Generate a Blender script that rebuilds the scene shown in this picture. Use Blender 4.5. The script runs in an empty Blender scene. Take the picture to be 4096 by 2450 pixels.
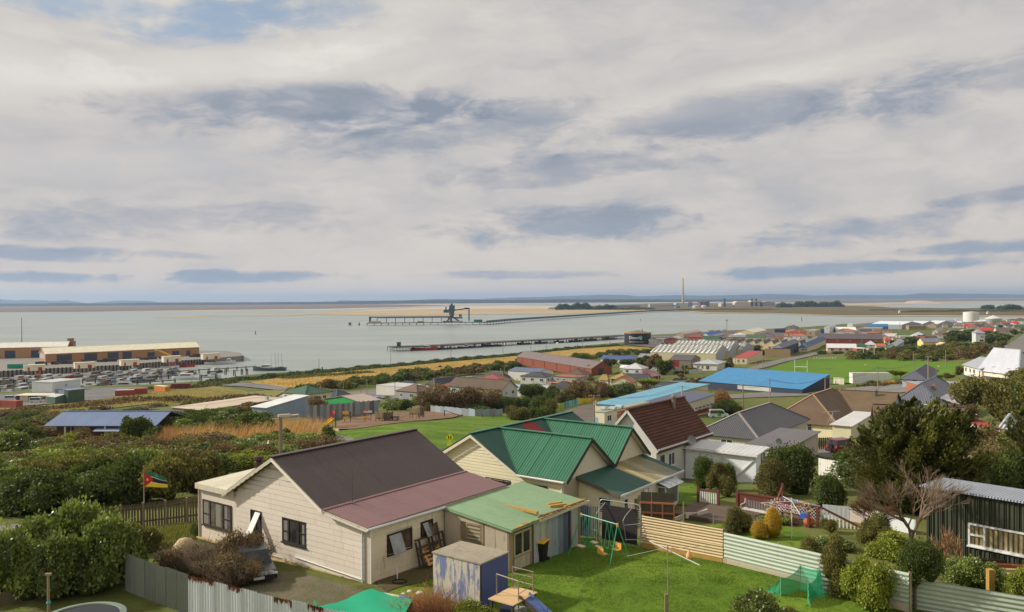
import bpy,bmesh,math,random
import numpy as np
from mathutils import Matrix,Vector
random.seed(7)
SC=bpy.context.scene
COL=SC.collection
R=math.radians
# camera
FPX,WPX,HPX,CZ=3230.0,4096.0,2450.0,45.0
PITCH=math.atan((1225-1198)/FPX)
ROLL=R(0.36)
_cp,_sp,_cr,_sr=math.cos(PITCH),math.sin(PITCH),math.cos(ROLL),math.sin(ROLL)
cam_d=bpy.data.cameras.new('camera')
cam=bpy.data.objects.new('camera',cam_d);COL.objects.link(cam);SC.camera=cam
cam_d.sensor_width=36;cam_d.lens=36*FPX/WPX
cam_d.clip_start=0.5;cam_d.clip_end=80000
rt,up,fw=Vector((_cr,-_sr*_sp,-_sr*_cp)),Vector((_sr,_cr*_sp,_cr*_cp)),Vector((0,_cp,-_sp))
m=Matrix((rt,up,-fw)).transposed().to_4x4();m.translation=(0,0,CZ);cam.matrix_world=m
# light
SUN_AZ,SUN_EL=R(-79),R(31)
sun_d=bpy.data.lights.new('sun','SUN');sun=bpy.data.objects.new('sun',sun_d);COL.objects.link(sun)
sun_d.energy=4.4;sun_d.angle=R(2.2);sun_d.color=(1,.94,.84)
sv=Vector((math.sin(SUN_AZ)*math.cos(SUN_EL),math.cos(SUN_AZ)*math.cos(SUN_EL),math.sin(SUN_EL)))
sun.rotation_euler=sv.to_track_quat('Z','Y').to_euler();sun.location=(-60,10,90)
SC.view_settings.view_transform='Standard';SC.view_settings.look='None'
SC.view_settings.gamma=1;SC.view_settings.exposure=0.0;SC.view_settings.use_curve_mapping=False
class NT:
 def __init__(s,tree):s.t=tree;s.n=tree.nodes;s.l=tree.links
 def put(s,sock,v):
  if v is None:return
  if isinstance(v,bpy.types.NodeSocket):s.l.new(v,sock)
  elif isinstance(v,(tuple,list))and sock.type=='RGBA' and len(v)==3:sock.default_value=(*v,1)
  else:sock.default_value=v
 def node(s,kind,ins=None,**kw):
  n=s.n.new(kind)
  for k,v in kw.items():setattr(n,k,v)
  for k,v in(ins or{}).items():s.put(n.inputs[k],v)
  return n
 def math(s,op,a,b=None,c=None,clamp=False):
  n=s.n.new('ShaderNodeMath');n.operation=op;n.use_clamp=clamp
  for i,v in enumerate((a,b,c)):s.put(n.inputs[i],v)
  return n.outputs[0]
 def vmath(s,op,a,b=None,sc=None):
  n=s.n.new('ShaderNodeVectorMath');n.operation=op
  s.put(n.inputs[0],a);s.put(n.inputs[1],b)
  if sc is not None:s.put(n.inputs['Scale'],sc)
  return n.outputs['Value']if op in('LENGTH','DOT_PRODUCT','DISTANCE')else n.outputs[0]
 def mix(s,f,a,b,blend='MIX'):
  n=s.n.new('ShaderNodeMix');n.data_type='RGBA';n.blend_type=blend
  s.put(n.inputs[0],f);s.put(n.inputs[6],a);s.put(n.inputs[7],b)
  return n.outputs[2]
 def noise(s,vec,scale,detail=3,rough=.55,dist=0,out=0,dim='3D'):
  n=s.node('ShaderNodeTexNoise',noise_dimensions=dim)
  s.put(n.inputs['Vector'],vec)
  for k,v in(('Scale',scale),('Detail',detail),('Roughness',rough),('Distortion',dist)):n.inputs[k].default_value=v
  return n.outputs[out]
 def ramp(s,f,a,b,smooth=True):
  n=s.n.new('ShaderNodeMapRange');n.interpolation_type='SMOOTHSTEP' if smooth else 'LINEAR'
  s.put(n.inputs[0],f);s.put(n.inputs[1],a);s.put(n.inputs[2],b);return n.outputs[0]
 def sep(s,v):return s.node('ShaderNodeSeparateXYZ',{0:v}).outputs
 def comb(s,x,y,z):return s.node('ShaderNodeCombineXYZ',{0:x,1:y,2:z}).outputs[0]
# sky
W=bpy.data.worlds.new('World');SC.world=W;W.use_nodes=True
t=NT(W.node_tree);t.n.clear()
wout=t.node('ShaderNodeOutputWorld');bg=t.node('ShaderNodeBackground')
sky=t.node('ShaderNodeTexSky',sky_type='NISHITA',sun_disc=False,sun_elevation=SUN_EL,sun_rotation=SUN_AZ,altitude=50,air_density=1.0,dust_density=1.2,ozone_density=2.0)
gv=t.node('ShaderNodeTexCoord').outputs['Generated']
sx,sy,sz=t.sep(gv)
zc=t.math('MAXIMUM',sz,0.0)
az=t.math('ARCTAN2',sx,sy);el=t.math('ARCSINE',sz)
den=t.math('ADD',zc,0.11)
P=t.comb(t.math('DIVIDE',sx,den),t.math('DIVIDE',sy,den),0.0)
rot=t.node('ShaderNodeMapping',{'Vector':P,'Rotation':(0,0,R(24)),'Scale':(0.62,1.0,1)}).outputs[0]
warp=t.noise(rot,0.9,3,.5,0,1)
rw=t.vmath('ADD',rot,t.vmath('SCALE',t.vmath('SUBTRACT',warp,(.5,.5,.5)),None,1.5))
big=t.noise(rw,0.5,3,.5)
Qa=t.node('ShaderNodeMapping',{'Vector':t.comb(az,t.math('MULTIPLY',el,2.3),0.0),'Rotation':(0,0,R(-9))}).outputs[0]
Qw=t.vmath('ADD',Qa,t.vmath('SCALE',t.vmath('SUBTRACT',t.noise(Qa,5.5,4,.55,0,1),(.5,.5,.5)),None,.14))
mid=t.noise(Qw,7.5,7,.56)
fine=t.noise(t.node('ShaderNodeMapping',{'Vector':Qw,'Scale':(.8,1.3,1)}).outputs[0],26.0,7,.62)
def blob(px,py,wx,wy,ang=0,soft=1.0):
 a0=math.atan((px-2048)/FPX);e0=math.atan((1198-py)/FPX*math.cos(a0))
 da=t.math('SUBTRACT',az,a0);de=t.math('SUBTRACT',el,e0)
 c,s_=math.cos(R(ang)),math.sin(R(ang))
 u=t.math('ADD',t.math('MULTIPLY',da,c/(wx/FPX)),t.math('MULTIPLY',de,s_/(wx/FPX)))
 v=t.math('SUBTRACT',t.math('MULTIPLY',de,c/(wy/FPX)),t.math('MULTIPLY',da,s_/(wy/FPX)))
 jit=t.math('ADD',t.math('MULTIPLY',t.math('SUBTRACT',mid,.5),4.6),t.math('MULTIPLY',t.math('SUBTRACT',fine,.5),2.4))
 r2=t.math('ADD',t.math('ADD',t.math('MULTIPLY',u,u),t.math('MULTIPLY',v,v)),jit)
 return t.math('SUBTRACT',1.0,t.ramp(r2,-0.3,1.2+.4*soft),clamp=True)
def total(items):
 o=None
 for k,b in items:
  x=t.math('MULTIPLY',b,k);o=x if o is None else t.math('ADD',o,x)
 return o
dark=total([(.95,blob(1250,440,650,90,3)),(.7,blob(1750,520,650,90,6)),(.8,blob(2950,470,750,85,4)),(.8,blob(2300,670,560,60,5)),(1.0,blob(2300,905,520,75,3)),(.8,blob(3500,930,420,55,3)),(.6,blob(700,880,560,70,2)),(.55,blob(3900,350,500,80,5)),(1.0,blob(3400,1085,560,26,2)),(1.0,blob(1050,1100,420,22,0)),(.9,blob(120,1100,330,20,0)),(.8,blob(3900,1005,330,24,3)),(.7,blob(150,1005,330,22,-3)),(.7,blob(4000,800,200,22,5)),(.6,blob(2000,1100,420,16,0)),(.6,blob(560,1003,220,18,-2))])
light=total([(.9,blob(1000,260,700,75,8)),(.9,blob(200,330,420,110,0)),(.7,blob(2850,385,700,70,10)),(.6,blob(2300,520,460,50,10)),(.7,blob(1500,120,420,90,22)),(.5,blob(2600,640,600,30,8)),(.5,blob(400,640,500,60,3)),(.6,blob(3500,250,500,60,4))])
gap=t.math('MAXIMUM',t.math('MULTIPLY',blob(930,70,430,80,8),.85),t.math('MULTIPLY',blob(480,30,400,55,0),.7))
gap=t.math('MAXIMUM',gap,t.math('MULTIPLY',blob(1350,30,160,45,10),.6))
tone=t.math('ADD',t.math('MULTIPLY',t.math('SUBTRACT',big,.5),.62),t.math('MULTIPLY',t.math('SUBTRACT',mid,.5),.62))
tone=t.math('ADD',tone,t.math('MULTIPLY',t.math('SUBTRACT',fine,.5),.20))
tone=t.math('ADD',t.math('ADD',tone,.61),t.math('MULTIPLY',light,.20))
tone=t.math('SUBTRACT',tone,t.math('MULTIPLY',dark,.46),clamp=True)
cr=t.node('ShaderNodeValToRGB',{0:tone});e=cr.color_ramp.elements
e[0].position=0.0;e[0].color=(.27,.31,.38,1);e[1].position=1.0;e[1].color=(.86,.82,.765,1)
for p_,c_ in((.22,(.37,.395,.45,1)),(.48,(.52,.505,.51,1)),(.70,(.66,.625,.59,1))):
 q=e.new(p_);q.color=c_
lowm=t.math('SUBTRACT',1.0,t.ramp(el,R(0.2),R(7.5)),clamp=True)
ccol=t.mix(t.math('MULTIPLY',lowm,.55),cr.outputs[0],t.mix(t.ramp(tone,.2,.6),(.35,.43,.54),(.78,.67,.57)))
bluesky=t.mix(t.ramp(el,R(2),R(16)),(.50,.58,.66),(.34,.47,.61))
cover=t.ramp(t.math('ADD',t.math('MULTIPLY',big,1.0),t.math('MULTIPLY',mid,.55)),.50,.66)
cover=t.math('MULTIPLY',t.math('MAXIMUM',cover,.90),t.math('SUBTRACT',1.0,gap,clamp=True))
sk=t.mix(.55,sky.outputs[0],t.vmath('SCALE',bluesky,None,10.0))
fin=t.mix(cover,sk,t.vmath('SCALE',ccol,None,10.0))
t.put(bg.inputs['Color'],fin);bg.inputs['Strength'].default_value=0.1
t.l.new(bg.outputs[0],wout.inputs['Surface'])
# geometry of the place
def ray(u,v):
 x=(u-WPX/2)/FPX;y=-(v-HPX/2)/FPX
 x,y=x*_cr+y*_sr,-x*_sr+y*_cr
 return(x,_cp+y*_sp,y*_cp-_sp)
def proj(p):
 x,y,z=p[0],p[1],p[2]-CZ
 yf=y*_cp-z*_sp;zu=y*_sp+z*_cp
 X,Y=x/yf,zu/yf
 X,Y=X*_cr-Y*_sr,X*_sr+Y*_cr
 return(WPX/2+X*FPX,HPX/2-Y*FPX)
def Zp(u,v,z):
 d=ray(u,v);k=(z-CZ)/d[2];return Vector((d[0]*k,d[1]*k,z))
PROF=[(-.62,[(20,32),(37,32),(60,30.5),(101,26.5),(140,22),(180,17.5),(230,12.5),(290,8),(340,5),(370,3.2),(400,2.2),(700,2)]),(-.36,[(20,32),(37,32),(60,31),(101,27.6),(130,24.5),(170,19.5),(220,14.5),(272,10.5),(330,7),(400,3.5),(440,2.3),(800,2)]),(-.15,[(20,32),(37,32),(60,31.1),(101,28.6),(130,25.6),(170,20.6),(220,15.5),(272,11.5),(330,8),(400,5),(480,3),(560,2),(900,2)]),(.05,[(20,32),(37,32),(56,30.9),(75,29.0),(107,26.5),(130,24.2),(170,19),(220,14.0),(272,10.8),(330,8.5),(420,6),(480,4),(560,2.6),(640,2),(1000,2)]),(.25,[(20,32),(37,32),(56,30.8),(75,28.0),(107,24.5),(126,22.5),(170,17.5),(220,13.8),(272,11),(320,10.6),(440,9),(520,5.5),(600,4),(700,2.8),(1500,2)]),(.40,[(20,32),(37,32),(56,30.8),(75,28.3),(107,25.2),(140,22),(190,17),(240,13.5),(300,11.5),(440,11),(520,8),(640,5),(800,3),(1700,2)]),(.60,[(20,32),(37,32),(50,30.9),(75,29),(107,26.5),(150,24.3),(206,23),(300,20.5),(390,18.5),(480,16),(560,13),(700,8),(900,4),(1100,2.4),(1900,2)])]
SHORE=[(-.9,375),(-.634,390),(-.53,414),(-.448,420),(-.386,438),(-.324,476),(-.24,499),(-.151,546),(-.077,594),(0,652),(.042,700),(.079,740),(.133,800),(.171,960),(.217,1000),(.295,1093),(.357,1165),(.419,1330),(.51,1400),(.634,1450),(1.0,1500)]
_PT=np.array([p[0]for p in PROF])
_ST=np.array([s[0]for s in SHORE]);_SD=np.array([s[1]for s in SHORE])
def gz(x,y):
 x=np.asarray(x,float);y=np.asarray(y,float)
 d=np.maximum(y,20.0);tt=np.clip(x/np.maximum(d,30),-.62,.60)
 cols=np.stack([np.interp(d,[a for a,b in p[1]],[b for a,b in p[1]])for p in PROF])
 i=np.clip(np.searchsorted(_PT,tt)-1,0,len(_PT)-2)
 f=(tt-_PT[i])/(_PT[i+1]-_PT[i])
 if cols.ndim==1:z=cols[i]*(1-f)+cols[i+1]*f
 else:z=np.take_along_axis(cols,i[None],0)[0]*(1-f)+np.take_along_axis(cols,(i+1)[None],0)[0]*f
 s=np.interp(x/np.maximum(y,30),_ST,_SD)
 return np.where(y>s,np.maximum(z-(y-s)*.25,-4),z)-np.where((y>s-8)&(y<=s),(y-s+8)/8*.9,0)-np.where(y>s,.9,0)
def G(u,v):
 d=np.array(ray(u,v));ys=np.concatenate([np.arange(22,120,.25),np.arange(120,500,1),np.arange(500,1900,3)])
 px=d[0]/d[1]*ys;pz=CZ+d[2]/d[1]*ys
 g=gz(px,ys);k=np.nonzero(pz<=g)[0]
 if len(k)==0:return Zp(u,v,0.5)
 i=k[0]
 if i==0:return Vector((px[0],ys[0],g[0]))
 a=(pz[i-1]-g[i-1]);b=(g[i]-pz[i]);f=a/(a+b+1e-9)
 y=ys[i-1]+f*(ys[i]-ys[i-1]);x=d[0]/d[1]*y
 return Vector((x,y,float(gz(x,y))))
def gpt(x,y):return Vector((x,y,float(gz(x,y))))
FR={'S':(0,0,1),'A':(2600,1280,4.846),'B':(3072,1250,4.846),'C':(3584,1250,4.846),'D':(2048,1380,4.054),'E':(0,1330,4.846),'F':(500,1330,3.805),'H':(1200,1450,2.926),'I':(3500,1500,3.71)}
for r_,y_ in(('1',1150),('2',1550),('3',1950)):
 for c_,x_ in(('a',0),('b',1024),('c',2048),('d',3072)):FR[c_+r_]=(x_,y_,2.4229)
def px(f,x,y):a=FR[f];return(a[0]+x/a[2],a[1]+y/a[2])
# objects
def tag(o,label=None,cat=None,group=None,kind=None):
 if label:o['label']=label
 if cat:o['category']=cat
 if group:o['group']=group
 if kind:o['kind']=kind
 return o
def empty(name,loc=(0,0,0),rz=0,label=None,cat=None,group=None,scale=None):
 o=bpy.data.objects.new(name,None);COL.objects.link(o);o.location=loc;o.rotation_euler=(0,0,rz)
 o.empty_display_size=.3
 if scale:o.scale=scale
 return tag(o,label,cat,group)
class MB:
 def __init__(s):s.v=[];s.f=[];s.m=[];s.cur=0
 def face(s,pts):
  i=len(s.v);s.v+=[tuple(p)for p in pts];s.f.append(tuple(range(i,i+len(pts))));s.m.append(s.cur);return s
 def hexa(s,p):
  i=len(s.v);s.v+=[tuple(q)for q in p]
  for f in((3,2,1,0),(4,5,6,7),(0,1,5,4),(1,2,6,5),(2,3,7,6),(3,0,4,7)):
   s.f.append(tuple(i+k for k in f));s.m.append(s.cur)
  return s
 def box(s,x0,x1,y0,y1,z0,z1):
  return s.hexa([(x0,y0,z0),(x1,y0,z0),(x1,y1,z0),(x0,y1,z0),(x0,y0,z1),(x1,y0,z1),(x1,y1,z1),(x0,y1,z1)])
 def slab(s,quad,th):
  q=[Vector(p)for p in quad];n=(q[1]-q[0]).cross(q[-1]-q[0]).normalized()
  if n.z<0:q=q[::-1];n=-n
  if len(q)==4:return s.hexa([p-n*th for p in q]+q)
  return s.prism(q,n*-th)
 def prism(s,poly,vec):
  vec=Vector(vec);n=len(poly);a=len(s.v)
  s.v+=[tuple(p)for p in poly]+[tuple(Vector(p)+vec)for p in poly]
  nn=Vector((0,0,0));P=[Vector(p)for p in poly]
  for k in range(1,n-1):nn+=(P[k]-P[0]).cross(P[k+1]-P[0])
  flip=nn.dot(vec)>0
  r=list(range(a,a+n));u=list(range(a+n,a+2*n))
  s.f.append(tuple(r[::-1]if flip else r));s.f.append(tuple(u if flip else u[::-1]));s.m+=[s.cur]*2
  for k in range(n):
   j=(k+1)%n;f=(r[k],r[j],u[j],u[k]);s.f.append(f if flip else f[::-1]);s.m.append(s.cur)
  return s
 def tube(s,p0,p1,r0,r1=None,n=6,cap=True):
  p0=Vector(p0);p1=Vector(p1);r1=r0 if r1 is None else r1
  d=(p1-p0)
  if d.length<1e-6:return s
  d.normalize();a=d.orthogonal().normalized();b=d.cross(a);i=len(s.v)
  for p,r in((p0,r0),(p1,r1)):
   for k in range(n):
    t_=2*math.pi*k/n;s.v.append(tuple(p+a*(r*math.cos(t_))+b*(r*math.sin(t_))))
  for k in range(n):
   j=(k+1)%n;s.f.append((i+k,i+j,i+n+j,i+n+k));s.m.append(s.cur)
  if cap:s.f.append(tuple(i+k for k in range(n))[::-1]);s.f.append(tuple(i+n+k for k in range(n)));s.m+=[s.cur]*2
  return s
 def path(s,pts,r,n=5):
  for a,b in zip(pts[:-1],pts[1:]):s.tube(a,b,r,r,n)
  return s
 def bar(s,p0,p1,w,h=None):
  h=h or w;p0=Vector(p0);p1=Vector(p1);d=(p1-p0).normalized()
  upv=Vector((0,0,1))if abs(d.z)<.95 else Vector((0,1,0))
  a=d.cross(upv).normalized()*(w/2);b=a.cross(d).normalized()*(h/2)
  return s.hexa([p0-a-b,p0+a-b,p1+a-b,p1-a-b,p0-a+b,p0+a+b,p1+a+b,p1-a+b])
 def lathe(s,prof,n=20,c=(0,0,0)):
  i=len(s.v)
  for r,z in prof:
   for k in range(n):t_=2*math.pi*k/n;s.v.append((c[0]+r*math.cos(t_),c[1]+r*math.sin(t_),c[2]+z))
  for q in range(len(prof)-1):
   for k in range(n):
    j=(k+1)%n;s.f.append((i+q*n+k,i+q*n+j,i+(q+1)*n+j,i+(q+1)*n+k));s.m.append(s.cur)
  return s
 def mesh(s,name,mats):
  me=bpy.data.meshes.new(name);me.from_pydata(s.v,[],s.f)
  for m_ in(mats if isinstance(mats,(list,tuple))else[mats]):me.materials.append(m_)
  if any(s.m):me.polygons.foreach_set('material_index',s.m)
  me.update();return me
 def build(s,name,mats,parent=None,smooth=False):
  me=s.mesh(name,mats)
  if smooth:me.shade_smooth()
  return put(name,me,parent)
def put(name,me,parent=None,loc=None):
 o=bpy.data.objects.new(name,me);COL.objects.link(o)
 if parent:o.parent=parent
 if loc is not None:o.location=loc
 return o
def copy_tree(o,parent=None,**kw):
 c=o.copy();COL.objects.link(c)
 if parent:c.parent=parent
 for ch in list(o.children):copy_tree(ch,c)
 return c
def npmesh(name,V,F,mats,tint=None,smooth=False):
 me=bpy.data.meshes.new(name);V=np.asarray(V,np.float32);F=np.asarray(F,np.int32);k=F.shape[1]
 me.vertices.add(len(V));me.vertices.foreach_set('co',V.ravel())
 me.loops.add(F.size);me.loops.foreach_set('vertex_index',F.ravel())
 me.polygons.add(len(F));me.polygons.foreach_set('loop_start',np.arange(0,F.size,k,dtype=np.int32))
 me.polygons.foreach_set('loop_total',np.full(len(F),k,np.int32))
 if tint is not None:
  a=me.attributes.new('tint','FLOAT','FACE');a.data.foreach_set('value',np.asarray(tint,np.float32))
 for m_ in(mats if isinstance(mats,(list,tuple))else[mats]):me.materials.append(m_)
 me.update(calc_edges=True)
 if smooth:me.shade_smooth()
 return me
# materials
_M={}
def srgb(c):
 return tuple(((x/255)/12.92 if x/255<=.04045 else((x/255+.055)/1.055)**2.4)for x in c)
def newmat(name):
 m_=bpy.data.materials.new(name);m_.use_nodes=True;t_=NT(m_.node_tree);t_.n.clear()
 o=t_.node('ShaderNodeOutputMaterial');b=t_.node('ShaderNodeBsdfPrincipled');t_.l.new(b.outputs[0],o.inputs[0])
 t_.b=b;t_.out=o;return m_,t_
def bump(t_,h,strength=.5,dist=.02):
 n=t_.node('ShaderNodeBump',{'Height':h});n.inputs['Strength'].default_value=strength;n.inputs['Distance'].default_value=dist
 t_.l.new(n.outputs[0],t_.b.inputs['Normal'])
def wave(t_,coord,pitch):
 return t_.math('SINE',t_.math('MULTIPLY',coord,2*math.pi/pitch))
def mat(kind,col,rough=.6,metal=0.0,var=.25,pitch=None,axis=None,spec=.4,dirt=0.0,dcol=(.10,.085,.06),scale=1.0):
 key=(kind,tuple(round(c,4)for c in col),rough,metal,var,pitch,axis,dirt,dcol,scale)
 if key in _M:return _M[key]
 m_,t_=newmat(kind);b=t_.b
 oc=t_.node('ShaderNodeTexCoord').outputs['Object'];X,Y,Z_=t_.sep(oc)
 n1=t_.noise(oc,.35*scale,4,.6);n2=t_.noise(oc,3.5*scale,5,.65)
 rnd=t_.node('ShaderNodeObjectInfo').outputs['Random']
 f=t_.math('ADD',t_.math('MULTIPLY',t_.math('SUBTRACT',n1,.5),var*2.2),t_.math('MULTIPLY',t_.math('SUBTRACT',n2,.5),var*1.6))
 f=t_.math('ADD',f,t_.math('MULTIPLY',t_.math('SUBTRACT',rnd,.5),var*1.0))
 c=t_.vmath('SCALE',col,None,t_.math('ADD',f,1.0))
 h=None
 if kind in('corrugated','board_wall','ribbed'):
  ax={'x':X,'y':Y,'z':Z_,'xy':t_.math('ADD',X,Y)}[axis or 'x']
  if kind=='board_wall':
   fr_=t_.math('FRACT',t_.math('DIVIDE',ax,pitch or .18));h=t_.math('SUBTRACT',1.0,fr_)
   c=t_.mix(t_.math('MULTIPLY',t_.ramp(fr_,.90,.97),.35),c,t_.vmath('SCALE',col,None,.35))
   bump(t_,h,.9,.05)
  else:
   w=wave(t_,ax,pitch or .13);h=w if kind=='corrugated' else t_.ramp(w,.4,.8)
   bump(t_,h,.9,.03 if kind=='corrugated' else .04)
   sh=t_.noise(t_.comb(t_.math('MULTIPLY',ax,.9),0.0,0.0),1.0,2)
   c=t_.vmath('SCALE',c,None,t_.math('ADD',.86,t_.math('MULTIPLY',sh,.28)))
 else:
  bump(t_,n2,.25,.03)
 if dirt:
  st=t_.noise(t_.node('ShaderNodeMapping',{'Vector':oc,'Scale':(1.6,1.6,.35)}).outputs[0],2.2,6,.7)
  c=t_.mix(t_.math('MULTIPLY',t_.ramp(st,.52,.72),dirt),c,dcol)
 t_.put(b.inputs['Base Color'],c);b.inputs['Roughness'].default_value=rough;b.inputs['Metallic'].default_value=metal
 b.inputs['Specular IOR Level'].default_value=spec
 _M[key]=m_;return m_
def paint(rgb,**k):return mat('paint',srgb(rgb),**{**dict(rough=.6,var=.10),**k})
def glass(rgb=(40,46,52),rough=.08):
 key=('glass',rgb)
 if key in _M:return _M[key]
 m_,t_=newmat('window_glass');oc=t_.node('ShaderNodeTexCoord').outputs['Object']
 n=t_.noise(oc,1.3,2);t_.put(t_.b.inputs['Base Color'],t_.mix(t_.ramp(n,.35,.65),srgb(rgb),srgb(tuple(min(255,c+30)for c in rgb))))
 t_.b.inputs['Roughness'].default_value=rough;_M[key]=m_;return m_
def leafmat(name,c1,c2,c3,rough=.55,spec=.25,gl=0.0):
 key=('leaf',name)
 if key in _M:return _M[key]
 m_,t_=newmat(name);at=t_.node('ShaderNodeAttribute',attribute_name='tint').outputs['Fac']
 oc=t_.node('ShaderNodeTexCoord').outputs['Object']
 rnd=t_.node('ShaderNodeObjectInfo').outputs['Random']
 n=t_.noise(oc,1.4,3)
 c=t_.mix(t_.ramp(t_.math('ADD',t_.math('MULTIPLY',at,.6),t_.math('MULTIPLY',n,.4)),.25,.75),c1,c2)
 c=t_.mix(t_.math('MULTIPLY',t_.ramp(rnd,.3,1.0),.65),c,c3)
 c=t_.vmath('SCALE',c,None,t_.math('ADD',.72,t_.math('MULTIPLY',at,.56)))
 t_.put(t_.b.inputs['Base Color'],c);t_.b.inputs['Roughness'].default_value=rough;t_.b.inputs['Specular IOR Level'].default_value=spec
 tr=t_.node('ShaderNodeBsdfTranslucent',{'Color':t_.vmath('MULTIPLY',c,(1.15,1.2,.55))})
 mx=t_.node('ShaderNodeMixShader',{0:.28});t_.l.new(t_.b.outputs[0],mx.inputs[1]);t_.l.new(tr.outputs[0],mx.inputs[2]);t_.l.new(mx.outputs[0],t_.out.inputs[0])
 _M[key]=m_;return m_
def groundmat(name,cols,scales=(.05,.6,6),bmp=.4,rough=.95,lo=.38,hi=.62,bd=.06):
 m_,t_=newmat(name);oc=t_.node('ShaderNodeTexCoord').outputs['Object']
 a=t_.noise(oc,scales[0],5,.6,.3);b_=t_.noise(oc,scales[1],5,.65);c_=t_.noise(oc,scales[2],4,.7)
 c=t_.mix(t_.ramp(t_.math('ADD',t_.math('MULTIPLY',a,.6),t_.math('MULTIPLY',b_,.4)),lo,hi),cols[0],cols[1])
 c=t_.mix(t_.math('MULTIPLY',t_.ramp(b_,.50,.68),.8),c,cols[2])
 c=t_.vmath('SCALE',c,None,t_.math('ADD',.62,t_.math('MULTIPLY',c_,.76)))
 t_.put(t_.b.inputs['Base Color'],c);t_.b.inputs['Roughness'].default_value=rough;t_.b.inputs['Specular IOR Level'].default_value=.15
 bump(t_,t_.math('ADD',c_,t_.math('MULTIPLY',b_,.8)),bmp,bd);return m_
# land and water
g_grass=groundmat('rough_grass',(srgb((84,98,42)),srgb((112,112,60)),srgb((80,76,48))),(.03,.35,3.5),.5)
g_lawn=groundmat('lawn',(srgb((82,110,30)),srgb((112,134,42)),srgb((54,82,24))),(.16,1.1,9),.35,lo=.42,hi=.58)
g_field=groundmat('playing_field',(srgb((84,116,30)),srgb((96,128,36)),srgb((76,104,30))),(.02,.12,1.2),.3)
g_gold=groundmat('dry_grass',(srgb((182,146,80)),srgb((156,130,68)),srgb((112,106,54))),(.02,.11,.9),.6,bd=.4)
g_mix=groundmat('mixed_grass',(srgb((112,118,58)),srgb((150,132,84)),srgb((96,88,60))),(.03,.12,.9),.6,bd=.4)
g_gravel=groundmat('gravel',(srgb((120,112,92)),srgb((104,100,78)),srgb((96,104,56))),(.15,.9,14),.6,lo=.4,hi=.6)
g_asph=groundmat('asphalt',(srgb((128,124,118)),srgb((112,108,104)),srgb((138,134,126))),(.1,.6,8),.2)
g_dark=groundmat('tarmac_yard',(srgb((112,104,94)),srgb((98,90,82)),srgb((120,112,98))),(.1,.6,8),.2)
g_bark=groundmat('bark_chips',(srgb((142,112,90)),srgb((116,94,74)),srgb((102,84,66))),(.2,1.2,6),.6)
g_stone=groundmat('stony_ground',(srgb((142,138,136)),srgb((120,118,118)),srgb((104,108,84))),(.04,.5,3),.8,bd=.5)
g_dirt=groundmat('bare_earth',(srgb((104,88,62)),srgb((84,74,50)),srgb((86,98,44))),(.2,1.2,7),.5)
def make_land():
 ys=np.concatenate([np.arange(-60,20,8),np.arange(20,130,1.5),np.arange(130,420,4),np.arange(420,800,7),np.arange(800,1960,14)])
 us=np.linspace(-1.05,1.05,150)
 V=[]
 for y in ys:
  w=max(y,20)*1.0+60
  x=us*w;z=gz(x,np.full_like(x,y));V.append(np.stack([x,np.full_like(x,y),z],1))
 V=np.concatenate(V);n=len(us);F=[]
 for i in range(len(ys)-1):
  a=np.arange(n-1)+i*n;F.append(np.stack([a,a+1,a+n+1,a+n],1))
 me=npmesh('ground',V,np.concatenate(F),g_grass,smooth=True)
 tag(put('ground',me),kind='structure')
make_land()
def inpoly(x,y,P):
 r=np.zeros(x.shape,bool);n=len(P)
 for i in range(n):
  x0,y0=P[i];x1,y1=P[(i+1)%n]
  c=((y0>y)!=(y1>y))&(x<(x1-x0)*(y-y0)/(y1-y0+1e-12)+x0);r^=c
 return r
def dense(pts,L):
 o=[]
 for i in range(len(pts)):
  a=Vector(pts[i]);b=Vector(pts[(i+1)%len(pts)]);k=max(1,int((b-a).length/L))
  o+=[a.lerp(b,j/k)for j in range(k)]
 return o
def tri_sheet(name,world,material,off=.03,cell=None,zfun=None,kind='structure'):
 P=[Vector((p[0],p[1],0))for p in world]
 bm=bmesh.new();vs=[bm.verts.new(p)for p in P]
 f=bm.faces.new(vs);f.normal_update()
 bmesh.ops.triangulate(bm,faces=[f])
 cell=cell or max(1.5,.02*min(p.y for p in P))
 for _ in range(9):
  es=[e_ for e_ in bm.edges if e_.calc_length()>cell*1.6]
  if not es or len(bm.faces)>30000:break
  bmesh.ops.subdivide_edges(bm,edges=es,cuts=1);bmesh.ops.triangulate(bm,faces=bm.faces[:])
 X=np.array([v.co.x for v in bm.verts]);Y=np.array([v.co.y for v in bm.verts])
 Z=(gz(X,Y)if zfun is None else zfun(X,Y))+off+(.0007*np.maximum(Y-40,0)if zfun is None else 0)
 for v,z in zip(bm.verts,Z):v.co.z=z
 bmesh.ops.recalc_face_normals(bm,faces=bm.faces[:])
 if sum(f_.normal.z for f_ in bm.faces)<0:bmesh.ops.reverse_faces(bm,faces=bm.faces[:])
 me=bpy.data.meshes.new(name);bm.to_mesh(me);bm.free();me.materials.append(material);me.shade_smooth()
 return tag(put(name,me),kind=kind)
def sheet(name,pts,material,off=.03,fr='S',**k):
 W_=[G(*px(fr,*p))for p in pts];return tri_sheet(name,[(w.x,w.y)for w in W_],material,off,**k)
sheet('lawn',[(1500,2455),(1560,2330),(1800,2230),(2080,2240),(2230,2150),(2560,2160),(2900,2250),(3300,2330),(3560,2400),(3700,2460),(3700,2600),(1500,2600)],g_lawn,.02,cell=1.2)
sheet('gravel',[(1040,2290),(1180,2290),(1330,2330),(1462,2365),(1530,2350),(1570,2385),(1480,2440),(1300,2480),(1100,2460),(960,2350)],g_gravel,.035,cell=1)
sheet('bare_earth',[(1500,2330),(1560,2310),(1800,2235),(1850,2260),(1700,2330),(1600,2352),(1545,2372)],g_dirt,.05,cell=1)
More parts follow.
